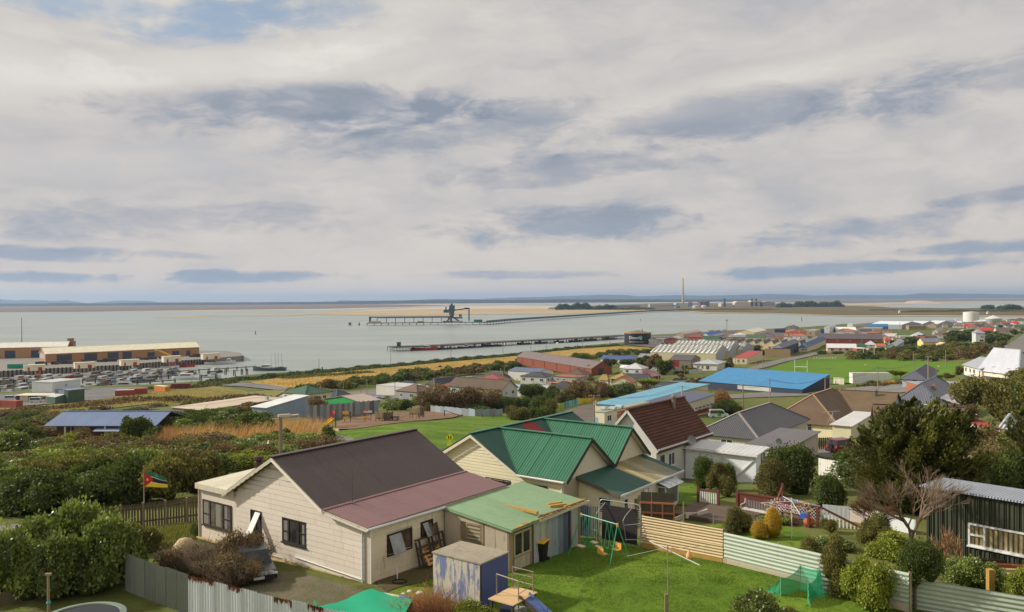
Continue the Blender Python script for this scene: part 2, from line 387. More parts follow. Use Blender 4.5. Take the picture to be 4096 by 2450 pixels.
sheet('park_lawn',[(1290,1745),(1440,1712),(1690,1688),(1900,1663),(2048,1664),(2200,1676),(2260,1700),(2350,1712),(2350,1800),(2000,1880),(1700,1900),(1500,1820),(1300,1800)],g_lawn,.03)
sheet('play_area_bark',[(1345,1722),(1350,1690),(1420,1664),(1600,1655),(1850,1644),(1870,1656),(1700,1686),(1560,1700),(1420,1720)],g_bark,.10)
sheet('school_yard',[(2215,1690),(2205,1662),(2260,1645),(2330,1625),(2385,1618),(2400,1700),(2330,1703)],g_dark,.10)
sheet('footpath',[(1330,1752),(1350,1745),(1420,1762),(1400,1785),(1350,1790)],g_asph,.12)
sheet('garden_lawn',[(2830,2110),(2905,2090),(3000,2120),(3130,2100),(3270,2160),(3250,2200),(3160,2195),(3050,2180)],g_lawn,.05,cell=1)
sheet('side_lawn',[(2700,2020),(2705,1950),(2800,1940),(2810,1975),(2900,1990),(2800,2030)],g_lawn,.05,cell=1)
sheet('driveway',[(3230,1815),(3270,1795),(3420,1800),(3430,1830),(3300,1835)],g_asph,.06)
sheet('road',[(2900,1583),(3072,1571),(3340,1559),(3480,1548),(3560,1541),(3700,1536),(3780,1545),(3720,1562),(3560,1577),(3350,1581),(3100,1590),(2900,1598)],g_asph,.06)
sheet('road',[(3270,1411),(3292,1414),(3180,1442),(3072,1470),(2960,1498),(2840,1520),(2640,1541),(2640,1531),(2840,1507),(2960,1484),(3072,1451),(3175,1430)],g_asph,.06)
sheet('road',[(4110,1328),(4075,1352),(4040,1375),(4008,1398),(3985,1425),(4055,1440),(4110,1400)],g_asph,.06)
sheet('road',[(3905,1383),(4020,1386),(4040,1378),(4040,1392),(3905,1390)],g_asph,.12)
sheet('road',[(1380,1572),(1500,1560),(1560,1553),(1640,1580),(1720,1585),(1700,1600),(1560,1598),(1400,1590)],g_asph,.06)
sheet('playing_field',[(3072,1481),(3179,1443),(3229,1438),(3340,1437),(3584,1442),(3821,1452),(3870,1462),(3840,1500),(3770,1509),(3650,1516),(3560,1525),(3400,1535),(3330,1540),(3200,1520),(3072,1500)],g_field,.05)
sheet('dry_grass_field',[(1000,1532),(1130,1512),(1272,1500),(1400,1487),(1560,1473),(1800,1450),(2048,1429),(2184,1411),(2304,1399),(2480,1388),(2600,1394),(2590,1411),(2430,1412),(2300,1432),(2130,1440),(2040,1460),(1900,1480),(1780,1490),(1640,1506),(1500,1520),(1350,1540),(1200,1555),(1100,1550)],g_gold,.06)
sheet('rough_meadow',[(690,1548),(830,1543),(1000,1570),(1150,1560),(1100,1590),(900,1602),(700,1604),(560,1622),(300,1655),(-150,1680),(-150,1640),(150,1627),(330,1612),(520,1592)],g_mix,.06)
sheet('stony_ground',[(880,1545),(960,1534),(1060,1540),(1160,1556),(1120,1566),(1000,1552)],g_stone,.16)
sheet('port_yard',[(-150,1590),(0,1580),(200,1570),(340,1556),(560,1552),(620,1560),(520,1590),(330,1608),(150,1622),(-150,1640)],g_stone,.05)
sheet('wharf_yard',[(2480,1378),(2600,1347),(2900,1325),(3150,1318),(3290,1330),(3200,1368),(2900,1372),(2600,1392)],g_dark,.05)
sheet('street',[(-200,2100),(0,2108),(110,2092),(175,2105),(60,2140),(-200,2160)],g_asph,.04,cell=1.5)
mw,tw=newmat('sea_water');ocw=tw.node('ShaderNodeTexCoord').outputs['Object']
n1=tw.noise(tw.node('ShaderNodeMapping',{'Vector':ocw,'Scale':(1,2.2,1)}).outputs[0],.35,6,.7);n2=tw.noise(ocw,.006,5,.6)
n3=tw.noise(tw.node('ShaderNodeMapping',{'Vector':ocw,'Scale':(.35,1.6,1)}).outputs[0],.012,4,.6)
tw.put(tw.b.inputs['Base Color'],tw.mix(tw.ramp(tw.math('ADD',tw.math('MULTIPLY',n2,.5),tw.math('MULTIPLY',n3,.5)),.38,.62),srgb((138,148,138)),srgb((158,164,154))))
tw.b.inputs['Roughness'].default_value=.30;tw.b.inputs['IOR'].default_value=1.33
bump(tw,n1,.55,.5)
s=MB();s.face([(-14000,-2000,0),(26000,-2000,0),(26000,34000,0),(-14000,34000,0)]);tag(s.build('sea',mw),kind='structure')
def low(name,pts,material,z,cell=400):return tri_sheet(name,[tuple(Zp(u,v,z)[:2])for u,v in pts],material,0,cell,zfun=lambda X,Y:np.full_like(X,z))
f_sand=groundmat('tidal_sand',(srgb((206,184,164)),srgb((192,172,146)),srgb((176,160,120))),(.0008,.004,.05),.1)
f_mud=groundmat('weedy_flat',(srgb((184,162,124)),srgb((170,150,114)),srgb((194,176,150))),(.001,.006,.05),.1)
f_brown=groundmat('far_farmland',(srgb((132,112,100)),srgb((112,98,86)),srgb((120,112,88))),(.0006,.003,.05),.1)
f_scrub=groundmat('spit_scrub',(srgb((112,98,66)),srgb((92,82,52)),srgb((134,116,74))),(.004,.02,.15),.6,bd=2)
f_beach=groundmat('beach_sand',(srgb((200,176,132)),srgb((184,160,118)),srgb((156,140,104))),(.004,.02,.15),.2)
low('far_sand',[(-200,1254),(400,1247),(900,1243),(1300,1240),(1700,1228),(1800,1219),(2300,1213),(2800,1211),(3300,1206),(3600,1204),(4300,1202),(4300,1196),(-200,1214)],f_sand,.25)
low('far_farmland',[(-200,1251),(300,1248),(800,1241),(1300,1236),(1640,1228),(1800,1221),(1400,1216),(-200,1219)],f_brown,.6)
low('far_farmland',[(3050,1209),(3400,1213),(3700,1207),(4300,1201),(4300,1195),(3300,1197),(2900,1201)],f_brown,.7)
low('tidal_flat',[(1030,1264),(1140,1265),(1250,1259),(1420,1262),(1700,1262),(1800,1260),(2048,1257),(2250,1258),(2420,1250),(2560,1244),(2760,1240),(2700,1236),(2300,1236),(2048,1240),(1700,1238),(1400,1245),(1200,1256)],f_mud,.5)
low('sand_bank',[(1280,1256),(1700,1238),(2300,1237),(2200,1225),(2048,1222),(1900,1224),(1500,1240)],f_sand,.4)
low('weedy_bank',[(600,1269),(700,1273),(900,1265),(1130,1262),(1130,1258),(900,1260),(740,1266)],f_mud,.3)
low('spit',[(2190,1237),(2450,1240),(2750,1243),(2830,1250),(3072,1252),(3250,1257),(3400,1262),(3700,1261),(4096,1263),(4400,1263),(4400,1223),(4096,1227),(3850,1233),(3600,1229),(3450,1225),(3300,1220),(3150,1216),(2700,1212),(2400,1222),(2200,1231)],f_scrub,1.2,120)
low('spit_beach',[(2180,1238),(2450,1242),(2750,1246),(2820,1254),(3072,1255),(3250,1260),(3400,1266),(3700,1266),(4096,1267),(4400,1267),(4400,1260),(3400,1258),(3072,1248),(2750,1240),(2300,1234)],f_beach,.8,120)
low('far_beach',[(3350,1224),(3500,1222),(3700,1214),(3900,1210),(4300,1204),(4300,1202),(3900,1206),(3600,1211),(3480,1216),(3300,1221)],f_beach,.9,200)
lagoon=[(3560,1231),(3500,1226),(3620,1219),(3800,1214),(4000,1210),(4300,1206),(4300,1224),(4096,1227),(3850,1234)]
low('lagoon',lagoon,mw,1.6,200)
def hills(name,pts,dist,material,base=0,depth=3000,seed=1):
 rr=random.Random(seed);P=[]
 for(u0,v0),(u1,v1)in zip(pts[:-1],pts[1:]):
  k=max(1,int(abs(u1-u0)/22))
  for j in range(k):
   f=j/k;P.append((u0+(u1-u0)*f,v0+(v1-v0)*f+(rr.random()-.5)*1.0))
 P.append(pts[-1]);V=[];n=len(P)
 for row,(dd,hf)in enumerate(((-1,0),(-.55,.38),(0,1),(.8,.5),(1.6,0))):
  for u,v in P:
   d=ray(u,v);y=dist+dd*depth*(.8+.4*rr.random()if row in(1,3)else 1)
   top=CZ+d[2]/d[1]*dist;z=base+(top-base)*hf*(.75+.5*rr.random()if row in(1,3)else 1)
   V.append((d[0]/d[1]*dist*(y/dist),y,z if hf else-1))
 F=[(r_*n+i,r_*n+i+1,(r_+1)*n+i+1,(r_+1)*n+i)for r_ in range(4)for i in range(n-1)]
 return tag(put(name,npmesh(name,V,F,material,smooth=True)),kind='structure')
h_far=groundmat('far_hill_bush',(srgb((44,58,58)),srgb((54,66,62)),srgb((38,50,50))),(.0003,.001,.01),.1)
h_tree=groundmat('far_wood',(srgb((36,44,44)),srgb((46,54,50)),srgb((32,38,38))),(.002,.01,.05),.5)
hills('hills',[(-500,1212),(-200,1200),(0,1197),(60,1203),(120,1200),(220,1204),(265,1201),(345,1213),(420,1208),(470,1203),(600,1205),(640,1212),(900,1214),(1200,1213),(1340,1208),(1360,1202),(1500,1204),(1620,1203),(1750,1196),(1900,1197),(2048,1191),(2150,1189),(2280,1185),(2400,1180),(2510,1181),(2560,1187),(2700,1181),(2830,1184),(3072,1177),(3200,1179),(3260,1183),(3400,1180),(3600,1182),(3680,1174),(3900,1176),(4096,1179),(4700,1182)],21000,h_far,depth=2500,seed=3)
hills('far_wood',[(-500,1213),(0,1215),(180,1216),(200,1213),(420,1215),(640,1211),(1024,1210),(1300,1208),(1500,1204),(1800,1201),(2048,1201),(2260,1198),(2700,1199),(3000,1199)],9500,h_tree,depth=250,seed=4)
hills('dune',[(3620,1209),(3640,1205),(3690,1203),(3740,1207),(3760,1209)],5200,f_sand,depth=60,seed=9)
# building kit
ANG=R(36.6)
def frame_of(c,th):
 e1=Vector((math.cos(th),-math.sin(th),0));e2=Vector((math.sin(th),math.cos(th),0));return e1,e2
def extent(C,dirv,u,z=0):
 lo,hi=.3,400.0
 f=lambda t_:proj(C+dirv*t_)[0]-u
 flo=f(lo)
 for k in np.geomspace(.3,400,60):
  if(C+dirv*k).y<3:break
  if f(k)*flo<=0:
   hi=k;break
  lo=k
 else:return 12.0
 for _ in range(30):
  mid_=(lo+hi)/2
  if f(mid_)*flo<=0:hi=mid_
  else:lo=mid_
 return(lo+hi)/2
def site(fr,c,l,r,top,th=None,z=None):
 C=G(*px(fr,*c))if z is None else Zp(*px(fr,*c),z)
 th=ANG if th is None else R(th)
 if isinstance(l,tuple)and l[0]!='m':
  L=G(*px(fr,*l))if z is None else Zp(*px(fr,*l),z)
  d=L-C;th=math.atan2(d.y,-d.x);a=math.hypot(d.x,d.y)
 else:
  e1,e2=frame_of(C,th);a=l[1]if isinstance(l,tuple)else extent(C,-e1,px(fr,l,0)[0])
 e1,e2=frame_of(C,th)
 b=r[1]if isinstance(r,tuple)else extent(C,e2,px(fr,r,0)[0])
 if isinstance(top,tuple):h=top[1]
 else:
  v1=px(fr,0,top)[1];v0=px(fr,0,c[1])[1];h=(v0-v1)/FPX*C.y
 return C,th,a,b,h
def roof_faces(kind,a,b,h,rise,ov,axis):
 x0,x1,y0,y1=-a-ov,ov,-ov,b+ov
 if kind=='flat':return[[(x0,y0,h+.05),(x1,y0,h+.05),(x1,y1,h+.05+rise),(x0,y1,h+.05+rise)]]
 if kind=='mono':return[[(x0,y0,h),(x1,y0,h),(x1,y1,h+rise),(x0,y1,h+rise)]]
 if kind=='monox':return[[(x1,y0,h),(x1,y1,h),(x0,y1,h+rise),(x0,y0,h+rise)]]
 if kind=='gable':
  if axis=='x':
   k=rise*ov/(b/2);e=h-k;m_=b/2;t_=h+rise
   return[[(x0,y0,e),(x1,y0,e),(x1,m_,t_),(x0,m_,t_)],[(x1,y1,e),(x0,y1,e),(x0,m_,t_),(x1,m_,t_)]]
  k=rise*ov/(a/2);e=h-k;m_=-a/2;t_=h+rise
  return[[(x1,y0,e),(x1,y1,e),(m_,y1,t_),(m_,y0,t_)],[(x0,y1,e),(x0,y0,e),(m_,y0,t_),(m_,y1,t_)]]
 if kind=='hip':
  s_=min(a,b)/2+ov;e=h-rise*ov/max(min(a,b)/2,.1);t_=h+rise
  if a>=b:p,q=(x0+s_,b/2,t_),(x1-s_,b/2,t_)
  else:p,q=(-a/2,y1-s_,t_),(-a/2,y0+s_,t_)
  A,B_,C_,D_=(x0,y0,e),(x1,y0,e),(x1,y1,e),(x0,y1,e)
  if a>=b:return[[A,B_,q,p],[B_,C_,q],[C_,D_,p,q],[D_,A,p]]
  return[[A,B_,q],[B_,C_,p,q],[C_,D_,p],[D_,A,q,p]]
def walls(kind,a,b,h,rise,axis,base=1.2):
 w=MB()
 if kind=='gable' and axis=='x':
  P=[(0,0,-base),(0,b,-base),(0,b,h),(0,b/2,h+rise-.06),(0,0,h)];w.prism(P,(-a,0,0))
 elif kind=='gable':
  P=[(-a,0,-base),(0,0,-base),(0,0,h),(-a/2,0,h+rise-.06),(-a,0,h)];w.prism(P,(0,b,0))
 elif kind=='mono':w.prism([(0,0,-base),(0,b,-base),(0,b,h+rise-.08),(0,0,h-.08)],(-a,0,0))
 elif kind=='monox':w.prism([(-a,0,-base),(0,0,-base),(0,0,h-.08),(-a,0,h+rise-.08)],(0,b,0))
 else:w.box(-a,0,0,b,-base,h)
 return w
M_white=paint((205,203,196));M_frame=paint((222,222,218),rough=.4);M_dkframe=paint((52,44,38),rough=.5)
def wpt(a,b,face,s,z,out):
 if face=='F':return Vector((-a+s,-out,z))
 if face=='R':return Vector((out,s,z))
 if face=='B':return Vector((-s,b+out,z))
 return Vector((-a-out,b-s,z))
def window(root,a,b,face,s,z,w,h,frame=None,pane=None,bars=(),sill=True,name='window',fw=.06,prd=.05,curtain=None):
 f=MB();P=lambda s_,z_,o:wpt(a,b,face,s_,z_,o)
 def beam(s0,s1,z0,z1,o0=-.02,o1=prd):
  f.hexa([P(s0,z0,o1),P(s1,z0,o1),P(s1,z0,o0),P(s0,z0,o0),P(s0,z1,o1),P(s1,z1,o1),P(s1,z1,o0),P(s0,z1,o0)])
 beam(s,s+w,z,z+fw);beam(s,s+w,z+h-fw,z+h);beam(s,s+fw,z+fw,z+h-fw);beam(s+w-fw,s+w,z+fw,z+h-fw)
 for k in bars:
  if k[0]=='v':beam(s+w*k[1]-fw/2,s+w*k[1]+fw/2,z+fw,z+h-fw)
  else:beam(s+w*k[2]+fw*.5,s+w*k[3]-fw*.5,z+h*k[1]-fw/2,z+h*k[1]+fw/2)
 fo=f.build(name,frame or M_frame,root)
 g=MB();g.face([P(s+fw*.5,z+fw*.5,.012),P(s+w-fw*.5,z+fw*.5,.012),P(s+w-fw*.5,z+h-fw*.5,.012),P(s+fw*.5,z+h-fw*.5,.012)])
 g.build('pane',pane or glass(),fo)
 if sill:f2=MB();f=f2;beam(s-.05,s+w+.05,z-.05,z,-.02,prd+.06);f2.build('sill',frame or M_frame,fo)
 return fo
def wall_panel(root,a,b,face,s,z,w,h,material,name='door',prd=.04):
 f=MB();P=lambda s_,z_,o:wpt(a,b,face,s_,z_,o)
 f.hexa([P(s,z,prd),P(s+w,z,prd),P(s+w,z,-.02),P(s,z,-.02),P(s,z+h,prd),P(s+w,z+h,prd),P(s+w,z+h,-.02),P(s,z+h,-.02)])
 return f.build(name,material,root)
def gutter(root,a,b,h,ov,face='F',m_=None,r=.07):
 g=MB();z=h-.10
 if face=='F':g.bar((-a-ov,-ov-.05,z),(ov,-ov-.05,z),.12,.12)
 else:g.bar((ov+.05,-ov,z),(ov+.05,b+ov,z),.12,.12)
 return g.build('gutter',m_ or M_frame,root)
def roofmat_for(q,spec):
 kind,rgb=spec[0],spec[1];e=Vector(q[1])-Vector(q[0]);ax='x' if abs(e.x)>abs(e.y)else 'y'
 if kind=='tile':return mat('board_wall',srgb(rgb),.8,pitch=spec[2]if len(spec)>2 else .16,axis='z',var=.28)
 if kind=='plain':return paint(rgb,var=.22)
 return mat(kind,srgb(rgb),.45,.0,pitch=spec[2]if len(spec)>2 else .5,axis=ax,var=.2,spec=.5,dirt=spec[3]if len(spec)>3 else .15)
def building(fr,c,l,r,top,label,cat='house',roof='gable',rise=None,axis='x',wall=(205,200,185),wk='paint',rf=('corrugated',(150,150,150)),ov=.3,th=None,z=None,wins=(),doors=(),chim=(),name=None,group=None,risem=None,thick=.10,ridge=None,gut=False,wdirt=.15,base=1.2,wpitch=.35):
 C,th,a,b,h=site(fr,c,l,r,top,th,z)
 pm=C.y/FPX/FR[fr][2]
 rs=risem if risem is not None else(rise or 0)*pm
 if risem is None and rise and roof in('gable','hip')and not isinstance(top,tuple):
  e1_,e2_=frame_of(C,th);s_=min(a,b)/2
  if roof=='gable':q_=C+(e2_*(b/2)if axis=='x' else e1_*(-a/2))
  else:q_=C+(e2_*(b/2)-e1_*s_ if a>=b else e2_*s_-e1_*(a/2))
  u_,v_=px(fr,0,top-rise);d_=ray(proj(q_)[0],v_)
  rs=max(.35,CZ+d_[2]/d_[1]*q_.y-C.z-h)
 nm=name or(cat.replace(' ','_'))
 root=empty(nm,C,-th,label,cat,group)
 wm=mat(wk,srgb(wall),.7,pitch=wpitch,axis='z' if wk=='board_wall' else 'xy',var=.12,dirt=wdirt)
 walls(roof,a,b,h,rs,axis,base).build('wall',wm,root)
 Q=roof_faces(roof,a,b,h,rs,ov,axis);mats=[];rb=MB()
 for q in Q:
  mm=roofmat_for(q,rf)
  if mm not in mats:mats.append(mm)
  rb.cur=mats.index(mm)
  n=(Vector(q[1])-Vector(q[0])).cross(Vector(q[-1])-Vector(q[0])).normalized()
  if n.z<0:n=-n
  rb.prism([Vector(p)+n*.04 for p in q],n*-thick)
 ro=rb.build('roof',mats,root)
 if roof in('gable','hip'):
  t_=MB();rc=paint(ridge)if ridge else mats[0]
  if roof=='gable':
   q=Q[0];t_.bar(Vector(q[2])+Vector((0,0,.07)),Vector(q[3])+Vector((0,0,.07)),.35,.06)
  else:
   for q in Q[:2]:
    for i_,j_ in(((1,2),)if len(q)==4 else((1,2),(0,2))):t_.bar(Vector(q[i_])+Vector((0,0,.07)),Vector(q[j_])+Vector((0,0,.07)),.3,.06)
   qs=[q for q in Q if len(q)==4][0]
   if(Vector(qs[2])-Vector(qs[3])).length>.5:t_.bar(Vector(qs[2])+Vector((0,0,.07)),Vector(qs[3])+Vector((0,0,.07)),.3,.06)
  t_.build('ridge_cap',rc,ro)
 if gut:gutter(root,a,b,h,ov,'F');
 if gut and roof!='gable':gutter(root,a,b,h,ov,'R')
 if not wins and cat in('house','cottage','building','hotel','villa wing','school')and h>1.8:
  rw_=random.Random(int(abs(C.x)*10));wins=[(f_,(i+.5+rw_.uniform(-.12,.12))/n_,max(.7,h-2.0+rw_.uniform(-.1,.1)),rw_.uniform(.9,1.7),min(1.2,h-.9))for f_,L_ in(('F',a),('R',b))for n_ in(max(1,min(5,int(L_/3.6))),)for i in range(n_)if L_>2.5]
 for w_ in wins:
  f_,fr_,z_,ww,hh=w_[:5];L_=a if f_ in 'FB' else b
  window(root,a,b,f_,L_*fr_-ww/2,z_,ww,hh,bars=w_[5]if len(w_)>5 else(('v',.5),),frame=w_[6]if len(w_)>6 else None,fw=.08,sill=h>2)
 for d_ in doors:
  f_,fr_,ww,hh,rgb=d_[:5];L_=a if f_ in 'FB' else b
  wall_panel(root,a,b,f_,L_*fr_-ww/2,d_[5]if len(d_)>5 else-.05,ww,hh,paint(rgb),d_[6]if len(d_)>6 else 'door')
 for x_,y_,w_,hh,rgb in chim:
  cm=MB();X_,Y_=-a*(1-x_),b*y_;zt=h+rs*.6+hh
  cm.box(X_-w_/2,X_+w_/2,Y_-w_/2,Y_+w_/2,h,zt);cm.box(X_-w_/2-.06,X_+w_/2+.06,Y_-w_/2-.06,Y_+w_/2+.06,zt,zt+.12)
  cm.tube((X_,Y_,zt+.12),(X_,Y_,zt+.45),w_*.22,w_*.18);cm.build('chimney',paint(rgb),root)
 root['_dims']=(a,b,h);return root,a,b,h
# the cream house with the brown roof, front of the picture
E1=Vector((math.cos(ANG),-math.sin(ANG),0));E2=Vector((math.sin(ANG),math.cos(ANG),0))
def corr_sheet(name,p0,uw,dv,width,length,pitch,amp,material,parent=None,nseg=1,gauge=4,jit=None,up=None):
 p0=Vector(p0);uw=Vector(uw).normalized();dv=Vector(dv).normalized();n=uw.cross(dv).normalized()
 if up is None and n.z<-.01:n=-n
 if up is not None and n.dot(Vector(up))<0:n=-n
 k=max(2,int(width/pitch*gauge));V=[];F=[]
 for i in range(k+1):
  x=width*i/k;o=amp*math.sin(2*math.pi*x/pitch)
  for j in range(nseg+1):
   q=p0+uw*x+dv*(length*j/nseg+(jit[0](x)if(jit and j==nseg)else 0))+n*o;V.append(q)
 m_=nseg+1
 for i in range(k):
  for j in range(nseg):F.append((i*m_+j,(i+1)*m_+j,(i+1)*m_+j+1,i*m_+j+1))
 return npmesh(name,[tuple(v)for v in V],F,material)
def sheets_on_slope(root,quad,sheet_w,pitch,amp,material,name='roof_sheet',gauge=4,mats2=None,lift=.03):
 A,B_,C_=Vector(quad[0]),Vector(quad[1]),Vector(quad[2]);D_=Vector(quad[3])if len(quad)>3 else C_
 u=(B_-A).normalized();n=u.cross(D_-A if len(quad)>3 else C_-A).normalized()
 if n.z<0:n=-n
 v=n.cross(u).normalized()
 if v.z<0:v=-v
 P=[((p-A).dot(u),(p-A).dot(v))for p in([A,B_,C_,D_]if len(quad)>3 else[A,B_,C_])]
 def yr(x):
  ys=[]
  for i in range(len(P)):
   (x0,y0),(x1,y1)=P[i],P[(i+1)%len(P)]
   if abs(x1-x0)<1e-6:
    if abs(x-x0)<1e-4:ys+=[y0,y1]
   elif min(x0,x1)-1e-6<=x<=max(x0,x1)+1e-6:ys.append(y0+(y1-y0)*(x-x0)/(x1-x0))
  return(min(ys),max(ys))if ys else(0,0)
 xa,xb=min(p[0]for p in P),max(p[0]for p in P);ns=max(1,round((xb-xa)/sheet_w));sw=(xb-xa)/ns;rr=random.Random(int(abs(A.x)*100)+int(A.y*37))
 for s_ in range(ns):
  k=max(3,int(sw/pitch*gauge));V=[];F=[];l_=rr.random()*.006
  for i in range(k+1):
   x=min(max(xa+sw*s_+sw*i/k,xa+1e-5),xb-1e-5);y0,y1=yr(x);o=amp*math.sin(2*math.pi*(x-xa)/pitch)+lift+l_
   V+=[tuple(A+u*x+v*y0+n*o),tuple(A+u*x+v*max(y1,y0+.002)+n*o)]
  for i in range(k):F.append((2*i,2*i+2,2*i+3,2*i+1))
  put(name,npmesh(name,V,F,material if not mats2 else mats2[min(s_,len(mats2)-1)]),root)
def boards(root,wall_pts,outline,z0,z1,pitch,face,a,b,holes,material,length=2.4,out=.0,th=.028,seed=1,name='weatherboard',lim=300):
 rr=random.Random(seed);n=0;rows=int((z1-z0)/pitch)+1;S0,S1=wall_pts;P=lambda s_,z_,o:wpt(a,b,face,s_,z_,o)
 stuffb=MB()
 for r_ in range(rows):
  zb=z0+r_*pitch;zt=min(zb+pitch,z1+.02);zm=zb+pitch*.5
  xs=np.linspace(S0,S1,241);ok=np.array([outline(x)>=zm+.01 for x in xs])
  if not ok.any():continue
  i0,i1=np.argmax(ok),len(ok)-1-np.argmax(ok[::-1]);segs=[(xs[i0],xs[i1])]
  for h0,h1,hz0,hz1 in holes:
   if hz0<zm<hz1:
    ns=[]
    for p,q in segs:
     if h1<=p or h0>=q:ns.append((p,q))
     else:
      if h0-p>.05:ns.append((p,h0))
      if q-h1>.05:ns.append((h1,q))
    segs=ns
  for p,q in segs:
   x=p+(-(rr.random())*length if q-p>length else 0)
   while x<q-.02:
    e_=min(x+length,q);s_=max(x,p);x+=length
    if e_-s_<.04:continue
    g=.004;sk=rr.uniform(-.002,.002)
    zt0=min(zt,outline(s_+.01)+.0)if outline(s_+.01)<zt else zt;zt1=min(zt,outline(e_-.01))if outline(e_-.01)<zt else zt
    zt0=max(zt0,zb+.01);zt1=max(zt1,zb+.01)
    bm_=MB()if n<lim else stuffb
    bm_.hexa([P(s_+g,zb+sk,out+th),P(e_-g,zb+sk,out+th),P(e_-g,zb,out-.01),P(s_+g,zb,out-.01),P(s_+g,zt0-.004,out+th*.35),P(e_-g,zt1-.004,out+th*.35),P(e_-g,zt1,out-.01),P(s_+g,zt0,out-.01)])
    if n<lim:bm_.build(name,material,root)
    n+=1
 if stuffb.v:tag(stuffb.build(name,material,root),kind='stuff')
cream=mat('painted_board',srgb((224,212,194)),.65,var=.06,dirt=.22,dcol=srgb((150,130,96)))
cream_dirty=mat('painted_board',srgb((222,206,176)),.7,var=.08,dirt=.55,dcol=srgb((84,72,48)))
soot=mat('painted_board',srgb((196,186,160)),.7,var=.1,dirt=.6,dcol=srgb((70,62,50)))
brown_roof=mat('painted_steel',srgb((84,70,66)),.42,var=.10,dirt=.2,dcol=srgb((92,78,72)),spec=.45)
rose_roof=mat('painted_steel',srgb((128,96,94)),.45,var=.12,dirt=.25,dcol=srgb((140,120,116)),spec=.45)
white_roof=mat('painted_steel',srgb((225,218,190)),.5,var=.08,dirt=.2)
HA=Zp(1462,2331,32);hr=empty('house',HA,-ANG,'cream weatherboard house with dark brown iron roof beside the blue painted box','house')
SL,SE=9.87,2.57;APX,AZ=-6.4,5.06;LZ=2.62;Lh=10.0
w=MB();w.prism([(-SL,.03,-.35),(0,.03,-.35),(0,.03,2.60),(-SE,.03,3.00),(APX,.03,AZ-.08),(-SL,.03,2.98)],(0,Lh,0));w.build('wall',soot,hr)
w=MB();w.box(-13.3,-SL,.05,6.5,-.35,2.82);w.build('side_room_wall',cream,hr)
def outl(s_):
 x=-SL+s_
 return float(np.interp(x,[-SL,APX,-SE,0],[2.95,AZ-.06,3.0,2.58]))
WIN=[(-8.62,.72,.92,1.36),(-6.0,.88,1.82,1.22)]
holes=[(x+SL,x+SL+w_,z0,z0+h_)for x,z0,w_,h_ in WIN]
boards(hr,(0,SL-.02),outl,-.02,5.1,.265,'F',SL,Lh,holes,cream,2.4,0,.02,5)
for k,(x0,x1)in enumerate(((-9.8,-8.3),(-6.0,-4.0),(-3.9,-1.6),(-1.4,-.1))):
 MB().box(x0,x1,-.045,.02,-.42,-.03).build('foundation_board',mat('painted_board',srgb((206,186,140)),.8,dirt=.7,dcol=srgb((96,80,44)),var=.2),hr)
MB().box(-13.4,.2,-.18,-.05,-.2,-.12).build('foundation_ledge',mat('painted_board',srgb((196,168,112)),.9,dirt=.7,dcol=srgb((96,76,40)),var=.25),hr)
for x in(-8.9,-2.2,-1.5):MB().box(x,x+.3,-.052,-.02,-.28,-.10).build('vent',M_dkframe,hr)
for z0,z1 in((-.3,.62),(.62,2.0),(2.0,2.8)):
 for x0,x1 in(((-13.3,-13.0),(-10.35,-9.87))if z0==.62 else((-13.3,-11.6),(-11.59,-9.87))):
  MB().box(x0+.004,x1-.004,.02,.05,z0+.004,z1-.004).build('cladding_panel',cream,hr)
root_l=hr
window(hr,13.3,6.5,'F',.30,.62,2.66,1.38,frame=M_dkframe,pane=glass((82,78,70)),bars=(('v',.27),('v',.72),('h',.45,0,.27),('h',.42,.72,1)),prd=.04)
dk=glass((46,44,42))
window(hr,SL,Lh,'F',SL+WIN[0][0],WIN[0][1],WIN[0][2],WIN[0][3],frame=M_dkframe,pane=dk,bars=(('v',.5),),prd=.045)
window(hr,SL,Lh,'F',SL+WIN[1][0],WIN[1][1],WIN[1][2],WIN[1][3],frame=M_dkframe,pane=dk,bars=(('v',.29),('v',.71),('h',.45,0,.29),('h',.5,.71,1)),prd=.045)
for x0,x1,z0,z1 in((-12.9,-12.45,.7,1.92),(-11.75,-11.3,.7,1.92),(-10.9,-10.7,.7,1.92),(-5.92,-5.6,.98,1.95),(-4.45,-4.3,.98,1.95)):MB().box(x0,x1,-.018,-.012,z0,z1).build('curtain',paint((132,126,116),rough=.9,var=.2),hr)
o=MB();p=Vector((-8.16,-.05,2.02));q=Vector((-8.16,-.62,1.02));d=Vector((.42,0,0))
o.prism([p,p+d,q+d,q],(q-p).cross(d).normalized()*.03);sash=o.build('open_sash',paint((214,208,196),rough=.4),hr)
g=MB();n_=(q-p).cross(d).normalized();g.face([p+(q-p)*.06+d*.1-n_*.004,p+(q-p)*.06+d*.9-n_*.004,q-(q-p)*.06+d*.9-n_*.004,q-(q-p)*.06+d*.1-n_*.004]);g.build('pane',glass((120,118,112)),sash)
def barge(p0,p1,root,material,hgt=.2,n=22,name='barge_board',amp=.03,th=.035):
 p0=Vector(p0);p1=Vector(p1);top_=[p0.lerp(p1,i/n)for i in range(n+1)];low_=[q-Vector((0,0,hgt+amp*math.sin(i*1.57*2.1)))for i,q in enumerate(top_)]
 m_=MB()
 for i in range(n):m_.hexa([low_[i]+Vector((0,-th,0)),low_[i+1]+Vector((0,-th,0)),low_[i+1],low_[i],top_[i]+Vector((0,-th,0)),top_[i+1]+Vector((0,-th,0)),top_[i+1],top_[i]])
 return m_.build(name,material,root)
barge((-SL-.75,-.36,2.72),(APX,-.36,AZ+.02),hr,mat('painted_board',srgb((206,196,172)),.7,dirt=.5,var=.1),.2)
barge((APX,-.36,AZ+.02),(-SE,-.36,3.02),hr,mat('painted_board',srgb((236,228,208)),.6,var=.05),.16,amp=.0)
barge((-SE,-.30,3.0),(.45,-.30,2.64),hr,cream,.18,amp=.01)
